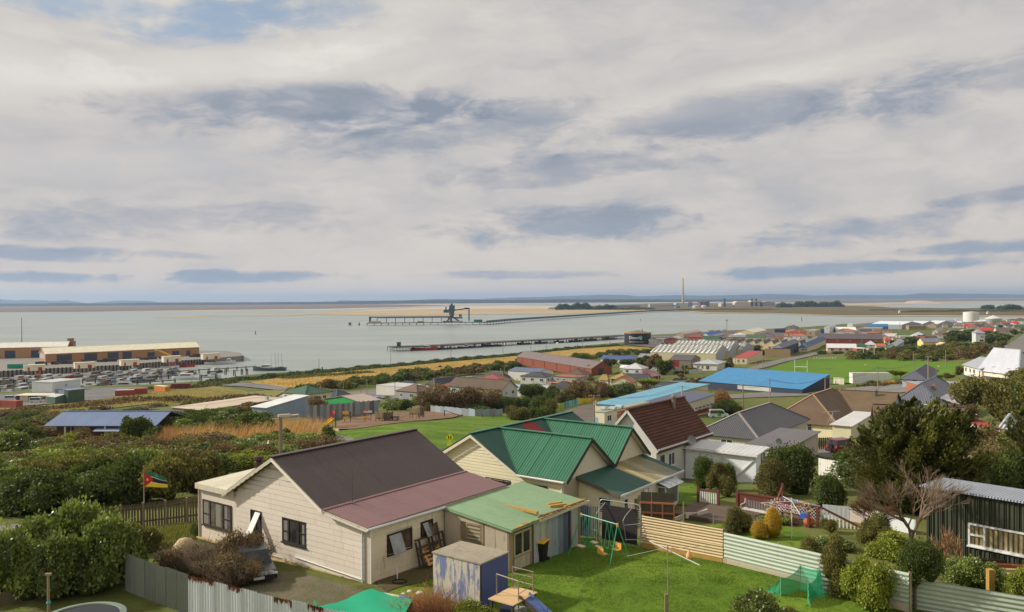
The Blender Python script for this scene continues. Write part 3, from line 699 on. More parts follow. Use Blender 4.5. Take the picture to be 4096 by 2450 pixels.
RR=[(-SE+.12,-.36,2.98),(-SE+.12,Lh+.2,2.98),(APX,Lh+.2,AZ+.05),(APX,-.36,AZ+.05)]
RL=[(-SL-.75,Lh+.2,2.70),(-SL-.75,-.36,2.70),(APX,-.36,AZ+.05),(APX,Lh+.2,AZ+.05)]
LT=[(.48,-.34,2.62),(.48,Lh+.2,2.62),(-SE+.05,Lh+.2,3.03),(-SE+.05,-.34,3.03)]
for q,m_ in((RR,brown_roof),(RL,rose_roof),(LT,rose_roof)):
 MB().slab([Vector(p)-Vector((0,0,.02))for p in q],.05).build('roof_underside',soot,hr)
 sheets_on_slope(hr,q,.76,.19,.016,m_)
MB().bar((APX,-.38,AZ+.10),(APX,Lh+.2,AZ+.10),.34,.05).build('ridge_cap',brown_roof,hr)
MB().bar((-SE+.08,-.36,3.06),(-SE+.08,Lh+.2,3.06),.28,.05).build('flashing',rose_roof,hr)
MB().tube((.52,-.36,2.58),(.52,5.0,2.50),.06).build('gutter',M_frame,hr)
SR=[(-13.42,-.12,2.86),(-SL-.5,-.12,2.74),(-SL-.5,6.6,2.98),(-13.42,6.6,3.10)]
MB().slab(SR,.1).build('side_room_roof',white_roof,hr);sheets_on_slope(hr,SR,.8,.2,.014,white_roof)
MB().box(-13.45,-9.95,-.2,-.12,2.58,2.88).build('fascia',mat('painted_board',srgb((216,206,182)),.7,dirt=.4,var=.1),hr)
MB().tube((-.12,-.07,-.3),(-.12,-.07,2.5),.045).build('downpipe',paint((206,214,214)),hr)
MB().tube((.36,.02,-.2),(.36,.02,2.5),.04).build('downpipe',M_frame,hr)
MB().tube((-13.34,-.02,-.3),(-13.34,-.02,2.6),.05).build('downpipe',paint((206,196,180)),hr)
MB().path([(-5.0,-.06,.28),(-.2,-.07,.12)],.035).build('waste_pipe',M_frame,hr)
MB().box(.0,.33,.0,.06,-.4,2.56).build('corner_board',mat('painted_board',srgb((206,190,168)),.8,dirt=.5,var=.1),hr)
holesR=[(1.05,2.75,.95,1.98),(3.35,4.25,1.25,2.05)]
w=MB();w.box(-.4,.30,.10,5.1,-.4,2.5);w.build('side_wall',soot,hr)
hb=empty('t',(0,0,0));bpy.data.objects.remove(hb)
def boardsR(root,y0,y1,x,z0,z1,pitch,holes,material,seed):
 rr=random.Random(seed);r_=0;z=z0
 while z<z1:
  zt=min(z+pitch,z1);segs=[(y0,y1)];zm=(z+zt)/2
  for h0,h1,a0,a1 in holes:
   if a0<zm<a1:segs=[q for p_ in segs for q in(((p_[0],h0),(h1,p_[1]))if p_[0]<h0<p_[1]else(p_,))]
  for p_,q_ in segs:
   c_=p_+rr.random()*2.0+.6 if q_-p_>2.6 else q_
   for s_,e_ in((p_,min(c_,q_)),(min(c_,q_),q_)):
    if e_-s_>.05:MB().hexa([(x+.03,s_+.003,z),(x+.03,e_-.003,z),(x-.01,e_-.003,z),(x-.01,s_+.003,z),(x+.012,s_+.003,zt-.004),(x+.012,e_-.003,zt-.004),(x-.01,e_-.003,zt),(x-.01,s_+.003,zt)]).build('weatherboard',material,root)
  z+=pitch
boardsR(hr,.1,5.1,.31,0,2.5,.26,holesR,cream_dirty,3)
for(y0,y1,z0,z1),nm in zip(holesR,('window','window')):
 fo=window(hr,-.31,5,'R',y0,z0,y1-y0,z1-z0,frame=M_dkframe,pane=glass((74,58,50)),bars=(('v',.5),),prd=.05)if False else None
 f=MB();X0=.30
 for s0,s1,a0,a1 in((y0,y1,z0,z0+.07),(y0,y1,z1-.07,z1),(y0,y0+.07,z0+.07,z1-.07),(y1-.07,y1,z0+.07,z1-.07),((y0+y1)/2+.1,(y0+y1)/2+.16,z0+.07,z1-.07)):f.box(X0,X0+.06,s0,s1,a0,a1)
 fo=f.build('window',M_dkframe,hr);g=MB();g.face([(X0+.012,y0+.03,z0+.03),(X0+.012,y1-.03,z0+.03),(X0+.012,y1-.03,z1-.03),(X0+.012,y0+.03,z1-.03)]);g.build('pane',glass((84,62,52)),fo)
 o=MB();o.prism([(X0+.06,y0+.12,z1-.08),(X0+.06,(y0+y1)/2+.05,z1-.08),(X0+.42,(y0+y1)/2+.05,z0+.12),(X0+.42,y0+.12,z0+.12)],(.02,0,.02));o.build('open_sash',glass((128,128,126)),hr)
MB().path([(.37,3.0,.25),(.39,5.0,.65)],.03).build('waste_pipe',paint((200,196,184)),hr)
MB().path([(.9,1.15,.02),(.9,1.15,.55)],.03).build('gully_riser',M_frame,hr)
f=MB();f.tube((-9.3,1.0,3.0),(-9.3,1.0,4.15),.15,n=10);f.build('flue',mat('metal',srgb((120,92,80)),.4,.6,var=.3),hr)
f=MB();f.lathe([(.15,0),(.24,.05),(.24,.22),(.12,.3),(.26,.33),(.26,.5),(.05,.56)],12,(-9.3,1.0,4.12));f.build('cowl',mat('metal',srgb((88,72,64)),.5,.5),hr)
f=MB();f.tube((-2.25,1.3,3.0),(-2.25,1.3,4.75),.012,.006,4);f.tube((-2.35,1.3,3.05),(-2.05,1.3,3.12),.03);f.build('aerial',paint((60,50,48)),hr)
# green roofed shed attached at the back corner
green_flat=mat('painted_roof',srgb((136,164,124)),.7,var=.16,dirt=.28,dcol=srgb((104,122,84)))
rot_wood=mat('weathered_board',srgb((150,132,104)),.9,var=.2,dirt=.8,dcol=srgb((64,54,38)))
fibro=mat('weathered_board',srgb((186,172,148)),.9,var=.14,dirt=.75,dcol=srgb((96,86,68)))
moss_tim=mat('mossy_timber',srgb((176,140,72)),.95,var=.3,dirt=.5,dcol=srgb((104,80,40)))
SC_=HA+E1*.35+E2*5.05
sh=empty('shed',SC_,-ANG,'old shed with pale green roof and patched iron side behind the blue box','shed')
SW,SD=4.15,6.6
w=MB();w.prism([(0.02,.05,-.5),(SW-.06,.05,-.5),(SW-.06,.05,2.05),(0.02,.05,2.5)],(0,SD-.1,0));w.build('wall',rot_wood,sh)
GR=[(SW+.25,-.15,2.02),(SW+.25,SD+.1,2.06),(0.05,SD+.1,2.52),(.05,-.15,2.5)]
MB().slab(GR,.09).build('roof',green_flat,sh)
for k in range(7):
 y0=-.15+k*(SD+.25)/7;y1=y0+(SD+.25)/7
 MB().slab([(SW+.26,y0+.01,2.06),(SW+.26,y1-.01,2.065),(.05,y1-.01,2.545),(.05,y0+.01,2.54)],.02).build('roof_panel',green_flat,sh)
for x0,x1,z0,z1,m_ in((.05,1.1,-.3,2.3,fibro),(1.1,1.5,-.3,.7,fibro),(1.5,2.45,-.3,1.0,fibro),(2.6,3.3,-.3,2.0,fibro),(3.3,4.05,-.3,1.95,fibro),(1.1,2.5,1.95,2.2,fibro)):
 MB().box(x0+.01,x1-.01,0.0,.05,z0,z1).build('wall_panel',m_,sh)
MB().box(2.46,2.6,-.03,.04,-.3,2.1).build('post',rot_wood,sh)
f=MB()
for x0,x1,z0,z1 in((1.5,2.45,1.0,1.08),(1.5,2.45,1.85,1.95),(1.5,1.57,1.08,1.85),(2.38,2.45,1.08,1.85)):f.box(x0,x1,-.03,.05,z0,z1)
fo=f.build('window',rot_wood,sh);g=MB()
g.box(1.56,2.39,.0,.03,1.07,1.86);g.build('pane',glass((110,104,84)),fo)
for k in range(4):MB().box(1.57,2.38,-.02,-.005,1.15+k*.18,1.24+k*.18).build('louvre',paint((176,164,128)),fo)
X=SW-.04
f=MB()
for y0,y1,z0,z1 in((.35,1.75,.55,.63),(.35,1.75,1.65,1.75),(.35,.43,.63,1.65),(1.67,1.75,.63,1.65),(1.0,1.1,.63,1.65)):f.box(X,X+.08,y0,y1,z0,z1)
fo=f.build('window',mat('weathered_board',srgb((176,160,128)),.9,dirt=.4),sh);g=MB();g.face([(X+.02,.38,.58),(X+.02,1.72,.58),(X+.02,1.72,1.7),(X+.02,.38,1.7)]);g.build('pane',glass((40,38,32)),fo)
MB().box(X,X+.05,.4,1.7,-.1,.5).build('wall_panel',fibro,sh)
MB().box(X,X+.04,-.02,.33,-.5,1.95).build('wall_panel',rot_wood,sh)
gal=[mat('galvanised_iron',srgb(c),.5,.25,var=.2,dirt=.5,dcol=srgb((120,96,78)),scale=2)for c in((188,190,186),(160,172,176),(196,196,176),(134,146,156),(176,178,176),(92,104,120))]
y=2.0
for k,(wd,mi,hh)in enumerate(((.62,0,2.0),(.4,2,2.0),(.7,4,1.98),(.55,1,1.95),(.6,3,1.95),(.75,5,1.9),(.7,4,1.86))):
 me=corr_sheet('iron_sheet',(X+.06+.01*(k%2),y,-.25-.06*(k%3)),(0,1,0),(0,0,1),wd,hh+.2,.1,.014,gal[mi],up=(1,0,0));put('iron_sheet',me,sh);y+=wd-.03
MB().box(X+.06,X+.12,5.2,5.3,-.2,1.9).build('post',paint((96,56,48)),sh)
MB().bar((SW+.28,2.1,1.98),(SW+.34,6.8,2.02),.08,.12).build('gutter',paint((196,188,168)),sh)
lr=random.Random(4)
def loose(x,y,z,L,wd,ht,ang,label,m_=moss_tim):
 o=empty('timber',gl(sh,(x,y,z)),-ANG+ang,label,'timber','old timbers lying on the green shed roof');MB().box(-L/2,L/2,-wd/2,wd/2,0,ht).build('plank',m_,o);return o
def gl(root,p):
 return root.location+Matrix.Rotation(root.rotation_euler.z,3,'Z')@Vector(p)
loose(2.95,2.55,2.21,2.3,.16,.13,R(-5),'long mossy timber lying down the slope of the green shed roof')
loose(3.9,4.55,2.12,.95,.22,.12,R(62),'short thick mossy block near the lawn edge of the green shed roof')
loose(3.6,4.75,2.15,.9,.16,.1,R(66),'dark block lying beside the short mossy one on the shed roof')
loose(4.3,5.6,2.10,1.9,.12,.08,R(88),'narrow broken batten along the edge of the green shed roof')
loose(4.3,3.4,2.10,2.2,.12,.07,R(86),'crumbling batten along the shed eave above its window',rot_wood)
for k in range(14):MB().box(SW+.1+.2*lr.random(),SW+.32,.1+k*.42,.1+k*.42+.3,2.07,2.10+.03*lr.random()).build('eave_scrap',moss_tim,sh)
# blue and white painted box
bl=mat('flaking_blue_paint',srgb((84,92,140)),.7,var=.12)
mb,tb=newmat('flaked_paint_wall');oc=tb.node('ShaderNodeTexCoord').outputs['Object']
st=tb.node('ShaderNodeMapping',{'Vector':oc,'Scale':(1.5,1.5,.55)}).outputs[0];na=tb.noise(st,1.7,7,.68);nb=tb.noise(tb.node('ShaderNodeMapping',{'Vector':oc,'Scale':(7,7,.9)}).outputs[0],1.2,4,.6);nc=tb.noise(oc,9,5,.7)
c=tb.mix(tb.ramp(tb.math('ADD',tb.math('MULTIPLY',na,.7),tb.math('MULTIPLY',nb,.3)),.46,.55),srgb((196,186,166)),srgb((116,126,160)))
c=tb.mix(tb.math('MULTIPLY',tb.ramp(nb,.62,.72),.7),c,srgb((78,68,54)));c=tb.vmath('SCALE',c,None,tb.math('ADD',.75,tb.math('MULTIPLY',nc,.5)))
tb.put(tb.b.inputs['Base Color'],c);tb.b.inputs['Roughness'].default_value=.85;bump(tb,na,.4,.05)
bm_top=mat('grimy_concrete',srgb((168,156,136)),.9,var=.3,dirt=.6,dcol=srgb((112,88,52)),scale=2)
def vertical_axes():pass
BC=Zp(1400+1440/2.757,1950+840/2.757,32+1.95)
e_=extent(BC,-E1,1400+915/2.757);f_=extent(BC,E2,1400+1740/2.757)
bx=empty('painted_box',(BC.x,BC.y,32),-ANG,'large flat topped box with flaking white side and blue side on the lawn','shed')
MB().box(-e_,0,0,f_,-.3,1.9).build('body',[mb],bx)
MB().box(.002,.02,.02,f_-.02,-.3,1.9).build('blue_side',bl,bx)
MB().box(-e_-.04,.05,-.04,f_+.04,1.9,1.96).build('lid',bm_top,bx)
MB().bar((.04,-.05,-.3),(.04,-.05,1.9),.05).build('corner_strip',paint((44,44,52)),bx)
BOXC=(e_,f_,bx)
# green roofed cream house
P0=Zp(2714,2018,30.9);GO=P0-E1*3
gh=empty('house',GO,-ANG,'cream weatherboard house with bright green iron roof and two gables facing the yard','house')
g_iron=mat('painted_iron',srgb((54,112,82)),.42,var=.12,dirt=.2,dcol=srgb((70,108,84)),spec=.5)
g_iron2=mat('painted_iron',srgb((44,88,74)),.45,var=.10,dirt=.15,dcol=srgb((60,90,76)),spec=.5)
g_red=mat('painted_iron',srgb((150,48,48)),.5,var=.15)
c_wall=mat('painted_board',srgb((232,222,188)),.65,var=.05,dirt=.12,dcol=srgb((170,156,120)))
c_plain=mat('painted_sheet',srgb((226,216,188)),.7,var=.06,dirt=.15,dcol=srgb((170,156,124)))
w=MB();w.prism([(-10.8,-9.72,-.8),(0,-9.72,-.8),(0,-9.72,3.0),(-3.4,-9.72,3.05),(-7.1,-9.72,5.12),(-10.8,-9.72,3.05)],(0,.2,0));w.build('front_wall',c_plain,gh)
MB().box(-10.8,-.0,-9.5,1.5,-.8,3.0).build('wall',c_plain,gh)
def gout(s_):
 x=-10.8+s_;return float(np.interp(x,[-10.8,-7.1,-3.4,0],[3.0,5.08,3.02,2.98]))
hol=[(4.7,6.75,1.25,2.5),(7.75,9.6,1.05,2.55)]
fp=(0,0)
def board_plane(root,y,xa,xb,outline,z0,z1,pitch,hol,material,length,seed,lim=190):
 rr=random.Random(seed);n=0;z=z0;st_=MB()
 while z<z1:
  zm=z+pitch/2;xs=np.linspace(xa,xb,161);ok=np.array([outline(x)>=zm for x in xs])
  if not ok.any():break
  segs=[(xs[np.argmax(ok)],xs[len(ok)-1-np.argmax(ok[::-1])])]
  for h0,h1,a0,a1 in hol:
   if a0<zm<a1:segs=[q for p_ in segs for q in(((p_[0],h0),(h1,p_[1]))if p_[0]<h0<p_[1]else(p_,))]
  for p_,q_ in segs:
   x=p_-(rr.random()*length if q_-p_>length else 0)
   while x<q_-.02:
    s_,e2_=max(x,p_),min(x+length,q_);x+=length
    if e2_-s_<.05:continue
    t0,t1=min(z+pitch,max(outline(s_+.01),z+.01)),min(z+pitch,max(outline(e2_-.01),z+.01))
    b_=MB()if n<lim else st_;n+=1
    b_.hexa([(s_+.003,y-.03,z),(e2_-.003,y-.03,z),(e2_-.003,y+.005,z),(s_+.003,y+.005,z),(s_+.003,y-.01,t0-.003),(e2_-.003,y-.01,t1-.003),(e2_-.003,y+.005,t1),(s_+.003,y+.005,t0)])
    if b_ is not st_:b_.build('weatherboard',material,root)
  z+=pitch
 if st_.v:tag(st_.build('weatherboard',material,root),kind='stuff')
board_plane(gh,-9.72,-10.8,0,lambda x:gout(x+10.8),.2,5.2,.20,[(a-10.8,b-10.8,c,d)for a,b,c,d in hol],c_wall,3.6,8)
def win_y(root,y,x0,x1,z0,z1,frame,pane,bars=(),prd=.05,fw=.06):
 f=MB();f.box(x0,x1,y-prd,y+.01,z0,z0+fw);f.box(x0,x1,y-prd,y+.01,z1-fw,z1);f.box(x0,x0+fw,y-prd,y+.01,z0+fw,z1-fw);f.box(x1-fw,x1,y-prd,y+.01,z0+fw,z1-fw)
 for k in bars:xm=x0+(x1-x0)*k;f.box(xm-fw/2,xm+fw/2,y-prd,y+.01,z0+fw,z1-fw)
 fo=f.build('window',frame,root);g=MB();g.face([(x0+.03,y-.012,z0+.03),(x1-.03,y-.012,z0+.03),(x1-.03,y-.012,z1-.03),(x0+.03,y-.012,z1-.03)]);g.build('pane',pane,fo);return fo
def win_x(root,x,y0,y1,z0,z1,frame,pane,bars=(),prd=.05,fw=.06):
 f=MB();f.box(x-.01,x+prd,y0,y1,z0,z0+fw);f.box(x-.01,x+prd,y0,y1,z1-fw,z1);f.box(x-.01,x+prd,y0,y0+fw,z0+fw,z1-fw);f.box(x-.01,x+prd,y1-fw,y1,z0+fw,z1-fw)
 for k in bars:ym=y0+(y1-y0)*k;f.box(x-.01,x+prd,ym-fw/2,ym+fw/2,z0+fw,z1-fw)
 fo=f.build('window',frame,root);g=MB();g.face([(x+.012,y0+.03,z0+.03),(x+.012,y1-.03,z0+.03),(x+.012,y1-.03,z1-.03),(x+.012,y0+.03,z1-.03)]);g.build('pane',pane,fo);return fo
for x0,x1 in((-6.1,-4.05),(-3.05,-1.2)):win_y(gh,-9.72,x0,x1,1.15,2.5,M_dkframe,glass((62,54,50)),(.3,.72))
for y0,y1,zr in((-9.72,-4.35,5.12),(-4.1,.75,5.1)):
 ym=(y0+y1)/2;w=MB();w.prism([(0,y0,-.8),(0,y1,-.8),(0,y1,3.0),(0,ym,zr),(0,y0,3.0)],(-.2,0,0));w.build('gable_wall',c_plain,gh)
y1,y2,y3=-10.02,-7.03,-4.12
def slope(q,m_,root=gh,pitch=.2,amp=.03,sw=.76,**k):
 MB().slab([Vector(p)-Vector((0,0,.03))for p in q],.05).build('roof_underside',c_plain,root);sheets_on_slope(root,q,sw,pitch,amp,m_,**k)
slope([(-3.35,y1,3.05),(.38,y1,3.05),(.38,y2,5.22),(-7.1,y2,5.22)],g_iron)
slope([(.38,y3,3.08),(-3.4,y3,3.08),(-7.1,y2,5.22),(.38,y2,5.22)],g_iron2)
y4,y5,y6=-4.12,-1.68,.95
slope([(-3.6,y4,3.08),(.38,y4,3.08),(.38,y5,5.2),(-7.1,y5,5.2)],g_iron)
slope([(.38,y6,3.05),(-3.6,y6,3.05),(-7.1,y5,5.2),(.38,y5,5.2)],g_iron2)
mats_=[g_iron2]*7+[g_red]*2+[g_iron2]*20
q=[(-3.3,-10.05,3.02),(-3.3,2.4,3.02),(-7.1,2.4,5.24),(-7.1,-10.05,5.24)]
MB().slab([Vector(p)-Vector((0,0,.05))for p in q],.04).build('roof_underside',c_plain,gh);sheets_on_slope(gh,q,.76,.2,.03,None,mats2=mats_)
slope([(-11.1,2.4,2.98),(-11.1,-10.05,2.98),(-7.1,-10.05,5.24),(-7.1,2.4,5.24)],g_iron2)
for p_,q_ in(((-7.1,-10.08,5.32),(-7.1,2.4,5.32)),((-7.1,y2,5.3),(.4,y2,5.3)),((-7.1,y5,5.28),(.4,y5,5.28))):MB().bar(p_,q_,.32,.05).build('ridge_cap',g_iron,gh)
for p_,q_ in(((-3.3,y1-.02,3.08),(-7.1,y2,5.28)),((-3.6,y4,3.1),(-7.1,y5,5.25))):MB().bar(p_,q_,.22,.03).build('valley',g_iron2,gh)
gd=mat('painted_board',srgb((46,54,46)),.7,var=.2)
for a_,b_ in(((.42,y1,2.97),(.42,y2,5.16)),((.42,y2,5.16),(.42,y3,2.97)),((.42,y4,3.0),(.42,y5,5.14)),((.42,y5,5.14),(.42,y6,2.97))):MB().bar(a_,b_,.05,.2).build('barge_board',gd,gh)
wt=mat('painted_board',srgb((226,218,196)),.6,dirt=.25,var=.08)
barge((-11.0,-10.08,2.95),(-7.1,-10.08,5.2),gh,wt,.2,amp=.0);barge((-7.1,-10.08,5.2),(-3.3,-10.08,3.05),gh,wt,.17,amp=.02)
MB().tube((-3.3,-10.08,3.0),(.2,-10.08,2.97),.065).build('gutter',M_frame,gh)
MB().tube((-.12,-9.8,0),(-.12,-9.8,2.95),.045).build('downpipe',M_frame,gh)
MB().path([(.3,-4.2,3.0),(.3,-4.2,2.75),(.15,-4.3,2.55)],.06).build('downpipe',M_frame,gh)
w=MB();w.prism([(0,-8.05,-.9),(2.9,-8.05,-.9),(2.9,-8.05,2.22),(0,-8.05,2.92)],(0,8.05,0));w.build('lean_to_wall',c_plain,gh)
board_plane(gh,-8.05,.02,2.9,lambda x:2.9-x/2.9*.68,-.6,2.9,.2,[(1.45,2.35,.95,1.92)],c_wall,3.2,4)
boardsR(gh,-8.04,0,2.91,-.6,2.2,.2,[(-7.6,-7.1,.8,1.9),(-4.9,-4.3,1.1,2.05),(-3.3,-1.0,.4,2.05)],c_wall,12)
win_y(gh,-8.06,1.45,2.35,.95,1.95,M_frame,glass((36,38,44)));win_x(gh,2.92,-7.6,-7.05,.8,1.9,M_frame,glass((36,38,44)))
LQ=[(3.1,-8.3,2.26),(3.1,.55,2.26),(0,.55,3.02),(0,-8.3,3.02)]
MB().slab([Vector(p)-Vector((0,0,.03))for p in LQ],.05).build('roof_underside',mat('clear_sheet_backing',srgb((140,128,96)),.8,var=.3,dirt=.6),gh)  # dull brown slab with random dirt beneath the clear sheeting
clr=mat('clear_sheeting',srgb((150,142,108)),.35,var=.35,dirt=.7,dcol=srgb((84,88,68)),scale=1.5)
pale=mat('clear_sheeting',srgb((176,160,108)),.4,var=.2,dirt=.3)
sheets_on_slope(gh,LQ,.8,.125,.014,None,mats2=[g_iron2]*5+[pale]+[clr]*4+[g_iron2],lift=.02)
MB().bar((3.14,-8.35,2.22),(3.14,.6,2.22),.06,.12).build('gutter',M_frame,gh);MB().bar((.0,-8.36,2.93),(3.1,-8.36,2.18),.05,.24).build('barge_board',mat('painted_board',srgb((96,92,84)),.8,dirt=.7,var=.3),gh)
MB().path([(3.18,-8.0,2.15),(3.1,-7.9,1.9),(2.98,-7.85,1.5),(2.98,-7.85,-.5)],.045).build('downpipe',M_frame,gh)
by=MB()
for x_,y_ in((2.93,-3.0),(2.93,-1.2),(3.5,-3.0),(3.5,-1.2)):by.box(x_-.04,x_+.04,y_-.04,y_+.04,.5,1.78)
for z_ in(.5,1.74):by.box(2.9,3.54,-3.04,-2.96,z_,z_+.07);by.box(2.9,3.54,-1.24,-1.16,z_,z_+.07);by.box(3.46,3.54,-3.0,-1.2,z_,z_+.07)
bo=by.build('bay_window',M_frame,gh)
g=MB();g.box(3.0,3.5,-2.97,-1.23,.6,1.7);g.build('pane',glass((92,96,98)),bo)
q=[(3.85,-3.2,1.82),(3.85,-1.0,1.82),(2.95,-1.0,2.12),(2.95,-3.2,2.12)];MB().slab(q,.03).build('glass_roof',glass((170,176,176)),gh)
for k in range(4):y_=-3.2+k*.733;MB().bar((3.85,y_,1.84),(2.95,y_,2.14),.05,.04).build('glazing_bar',M_frame,gh)
win_x(gh,2.93,-4.9,-4.3,1.0,2.0,M_frame,glass((60,62,62)))
MB().prism([(2.98,-5.1,1.95),(2.98,-4.6,1.95),(3.3,-4.5,1.0),(3.3,-5.0,1.0)],(.02,0,.01)).build('open_sash',M_frame,gh)
MB().box(2.93,3.05,-6.2,-5.95,-.5,1.6).build('drain_post',mat('mossy_timber',srgb((136,122,60)),.9,var=.3),gh)
MB().box(2.93,3.15,-5.75,-5.5,-.5,1.75).build('meter_box',paint((176,178,172)),gh)
d_=MB();d_.lathe([(0.0,0),(.2,.03),(.33,.1),(.4,.2)],14,(3.6,-8.9,1.2));d_.build('satellite_dish',M_frame,gh)
# fences, yard things
def vfence(name,tops,ztop,H,pitch,amp,sheet_w,mats,label,cat='fence',rail=None,zf=None,seed=1,jag=.03,group=None,gauge=4):
 P=[Vector((p.x,p.y,0))for p in tops];rr=random.Random(seed);root=empty(name,(P[0].x,P[0].y,ztop-H),0,label,cat,group);o=root.location.copy();k=0
 for A_,B_ in zip(P[:-1],P[1:]):
  u=(B_-A_);L_=u.length;u.normalize();n=max(1,round(L_/sheet_w));sw=L_/n
  for i in range(n):
   p=A_+u*(sw*i)-o+u.cross(Vector((0,0,1)))*(.006*(k%2));gr=(zf(A_+u*sw*(i+.5))if zf else ztop-H);p.z=gr-o.z-.1
   top_=(zf(A_+u*sw*(i+.5))+H if zf else ztop)+rr.uniform(-jag,jag);ht=top_-gr+.1
   me=corr_sheet('iron_sheet',p,u,(0,0,1),sw+.02,ht,pitch,amp,mats[k%len(mats)]if not callable(mats)else mats(k,i),up=u.cross(Vector((0,0,1)))*-1,gauge=gauge)
   put('iron_sheet',me,root);k+=1
 return root
galv=mat('galvanised_iron',srgb((222,226,226)),.45,.15,var=.12,dirt=.15,dcol=srgb((150,140,128)))
old=mat('galvanised_iron',srgb((136,140,128)),.55,.1,var=.15,dirt=.3,dcol=srgb((100,100,84)))
mr,trr=newmat('rusty_galvanised_iron');oc=trr.node('ShaderNodeTexCoord').outputs['Object'];Zc=trr.node('ShaderNodeTexCoord').outputs['Generated'];gz_=trr.sep(Zc)[2]
nn=trr.noise(trr.node('ShaderNodeMapping',{'Vector':oc,'Scale':(3,3,.6)}).outputs[0],2.2,5,.7);lim_=trr.math('ADD',gz_,trr.math('MULTIPLY',trr.math('SUBTRACT',nn,.5),.6))
cc=trr.mix(trr.ramp(lim_,.88,.93),srgb((222,226,226)),trr.mix(trr.ramp(nn,.4,.6),srgb((136,70,34)),srgb((84,44,28))))
trr.put(trr.b.inputs['Base Color'],cc);trr.b.inputs['Roughness'].default_value=.5
fr1=vfence('iron_fence',[Zp(499,2216,33.66),Zp(750,2297,33.68)],33.66,1.75,.15,.045,.8,[old],'weathered grey upright corrugated fence beside the big leafy shrub',seed=2)
seq=[1,1,0,1,0,0,1,0,1,0,0]
fr2=vfence('iron_fence',[Zp(752,2296,33.7),Zp(1024,2369,33.66),Zp(1168,2404,33.64),Zp(1360,2452,33.6),Zp(1500,2490,33.6)],33.66,1.75,.15,.05,.8,lambda k,i:[galv,mr][seq[k%len(seq)]],'bright silver corrugated fence with rust along its top edge',seed=3)
def hfence(A_,B_,ztopA,ztopB,H,pitch,amp,m_,n,label,gauge=5,prof=None,base=None):
 u=Vector((B_.x-A_.x,B_.y-A_.y,0));L_=u.length;u.normalize();root=empty('iron_fence',(A_.x,A_.y,ztopA-H),0,label,'fence')
 for i in range(n):
  for r_ in range(2):
   z0=ztopA-H+(ztopB-ztopA)*i/n+r_*H/2-(ztopA-H);dvv=(u*L_+Vector((0,0,ztopB-ztopA))).normalized()
   out_=u.cross(Vector((0,0,1)))
   p=u*(L_*i/n)+Vector((0,0,z0))+out_*(.004*((i+r_)%2))
   put('iron_sheet',corr_sheet('iron_sheet',p,(0,0,1),dvv,H/2+.01,L_/n,pitch,amp,m_,gauge=gauge,up=out_),root)
 for i in range(n+1):MB().box(-.05,.05,-.05,.05,-.3,H+.05).build('post',rot_wood,root).location=u*(L_*i/n)+Vector((0,0,(ztopB-ztopA)*i/n))-u.cross(Vector((0,0,1)))*.1
 if base:b_=MB();b_.bar(Vector((0,0,-.02))+u.cross(Vector((0,0,1)))*.03,u*L_+Vector((0,0,ztopB-ztopA-.02))+u.cross(Vector((0,0,1)))*.03,.05,.3);b_.build('base_board',base,root)
 return root
FA,FB,FC=G(2568,2192),G(2892,2252),G(3200,2328)
y_iron=mat('painted_iron',srgb((202,178,134)),.5,var=.10,dirt=.25,dcol=srgb((150,120,74)))
s_iron=mat('painted_iron',srgb((168,178,158)),.5,var=.08,dirt=.15,dcol=srgb((140,140,116)))
hfence(FA,FB,FA.z+1.72,FB.z+1.66,1.6,.145,.034,y_iron,2,'straw coloured fence of lying corrugated sheets behind the clothes line',base=moss_tim)
dF=(FC-FB).normalized();FE=FB+dF*9.2
hfence(FB+dF*.05,FE,FB.z+1.52,FE.z+1.45,1.42,.19,.026,s_iron,3,'sage grey fence of lying ribbed sheets behind the green netting',gauge=6,base=fibro)
FG=Zp(3741,2323,33.3);FH=Zp(4110,2388,33.2);F0=FG+(FG-FH).normalized()*4.5
hfence(Vector((F0.x,F0.y,32)),Vector((FH.x,FH.y,32)),33.3,33.2,1.5,.19,.026,s_iron,3,'sage grey ribbed fence in front of the dark green shed',gauge=6)
MB().box(-.12,.12,-.12,.12,0,.9).build('post',moss_tim,empty('fence_post',Zp(3072+2155/2.4229,1950+1000/2.4229,32.6),0,'square timber post standing behind the right hand sage fence','post'))
vfence('iron_fence',[G(2278,2138),G(2395,2152)],0,1.75,.13,.02,.7,[old,gal[5],old],'dark grey upright iron fence between the green shed and the trampoline',zf=lambda p:float(gz(p.x,p.y)),seed=5)
fa,fb=G(470,2100),G(800,2118);fa=Zp(500,2080,31.5);fb=Zp(800,2085,31.6)
fa=G(480,2122);fb=G(830,2078)
pf=empty('paling_fence',fa,0,'dark weathered paling fence behind the flagpole','fence');u=(fb-fa);L_=math.hypot(u.x,u.y);u=Vector((u.x,u.y,0)).normalized();dzf=fb.z-fa.z
dpal=mat('weathered_board',srgb((84,74,60)),.9,var=.3)
me=MB().box(-.05,.05,-.012,.012,0,1.45).mesh('paling',dpal);rr=random.Random(5)
n=int(L_/.16)
for i in range(n):
 o=put('paling',me,pf,u*(L_*i/n)+Vector((0,0,dzf*i/n+rr.uniform(-.02,.02))));o.rotation_euler=(0,rr.uniform(-.02,.02),math.atan2(u.y,u.x))
for z_ in(.35,1.15):MB().bar(u*0+Vector((0,.04,z_)),u*L_+Vector((0,.04,z_+dzf)),.05,.09).build('rail',dpal,pf)
for i in range(5):MB().box(-.06,.06,0,.12,-.2,1.5).build('post',rot_wood,pf).location=u*(L_*i/4)+Vector((0,0,dzf*i/4))
fp_=G(577,2108);fz=fp_.z
hgt=(2108-1882)/FPX*fp_.y
po=tag(MB().tube((0,0,-.2),(0,0,hgt),.045,.03,8).build('flagpole',paint((150,136,112))),'grey flagpole beside the dark paling fence','flagpole');po.location=fp_
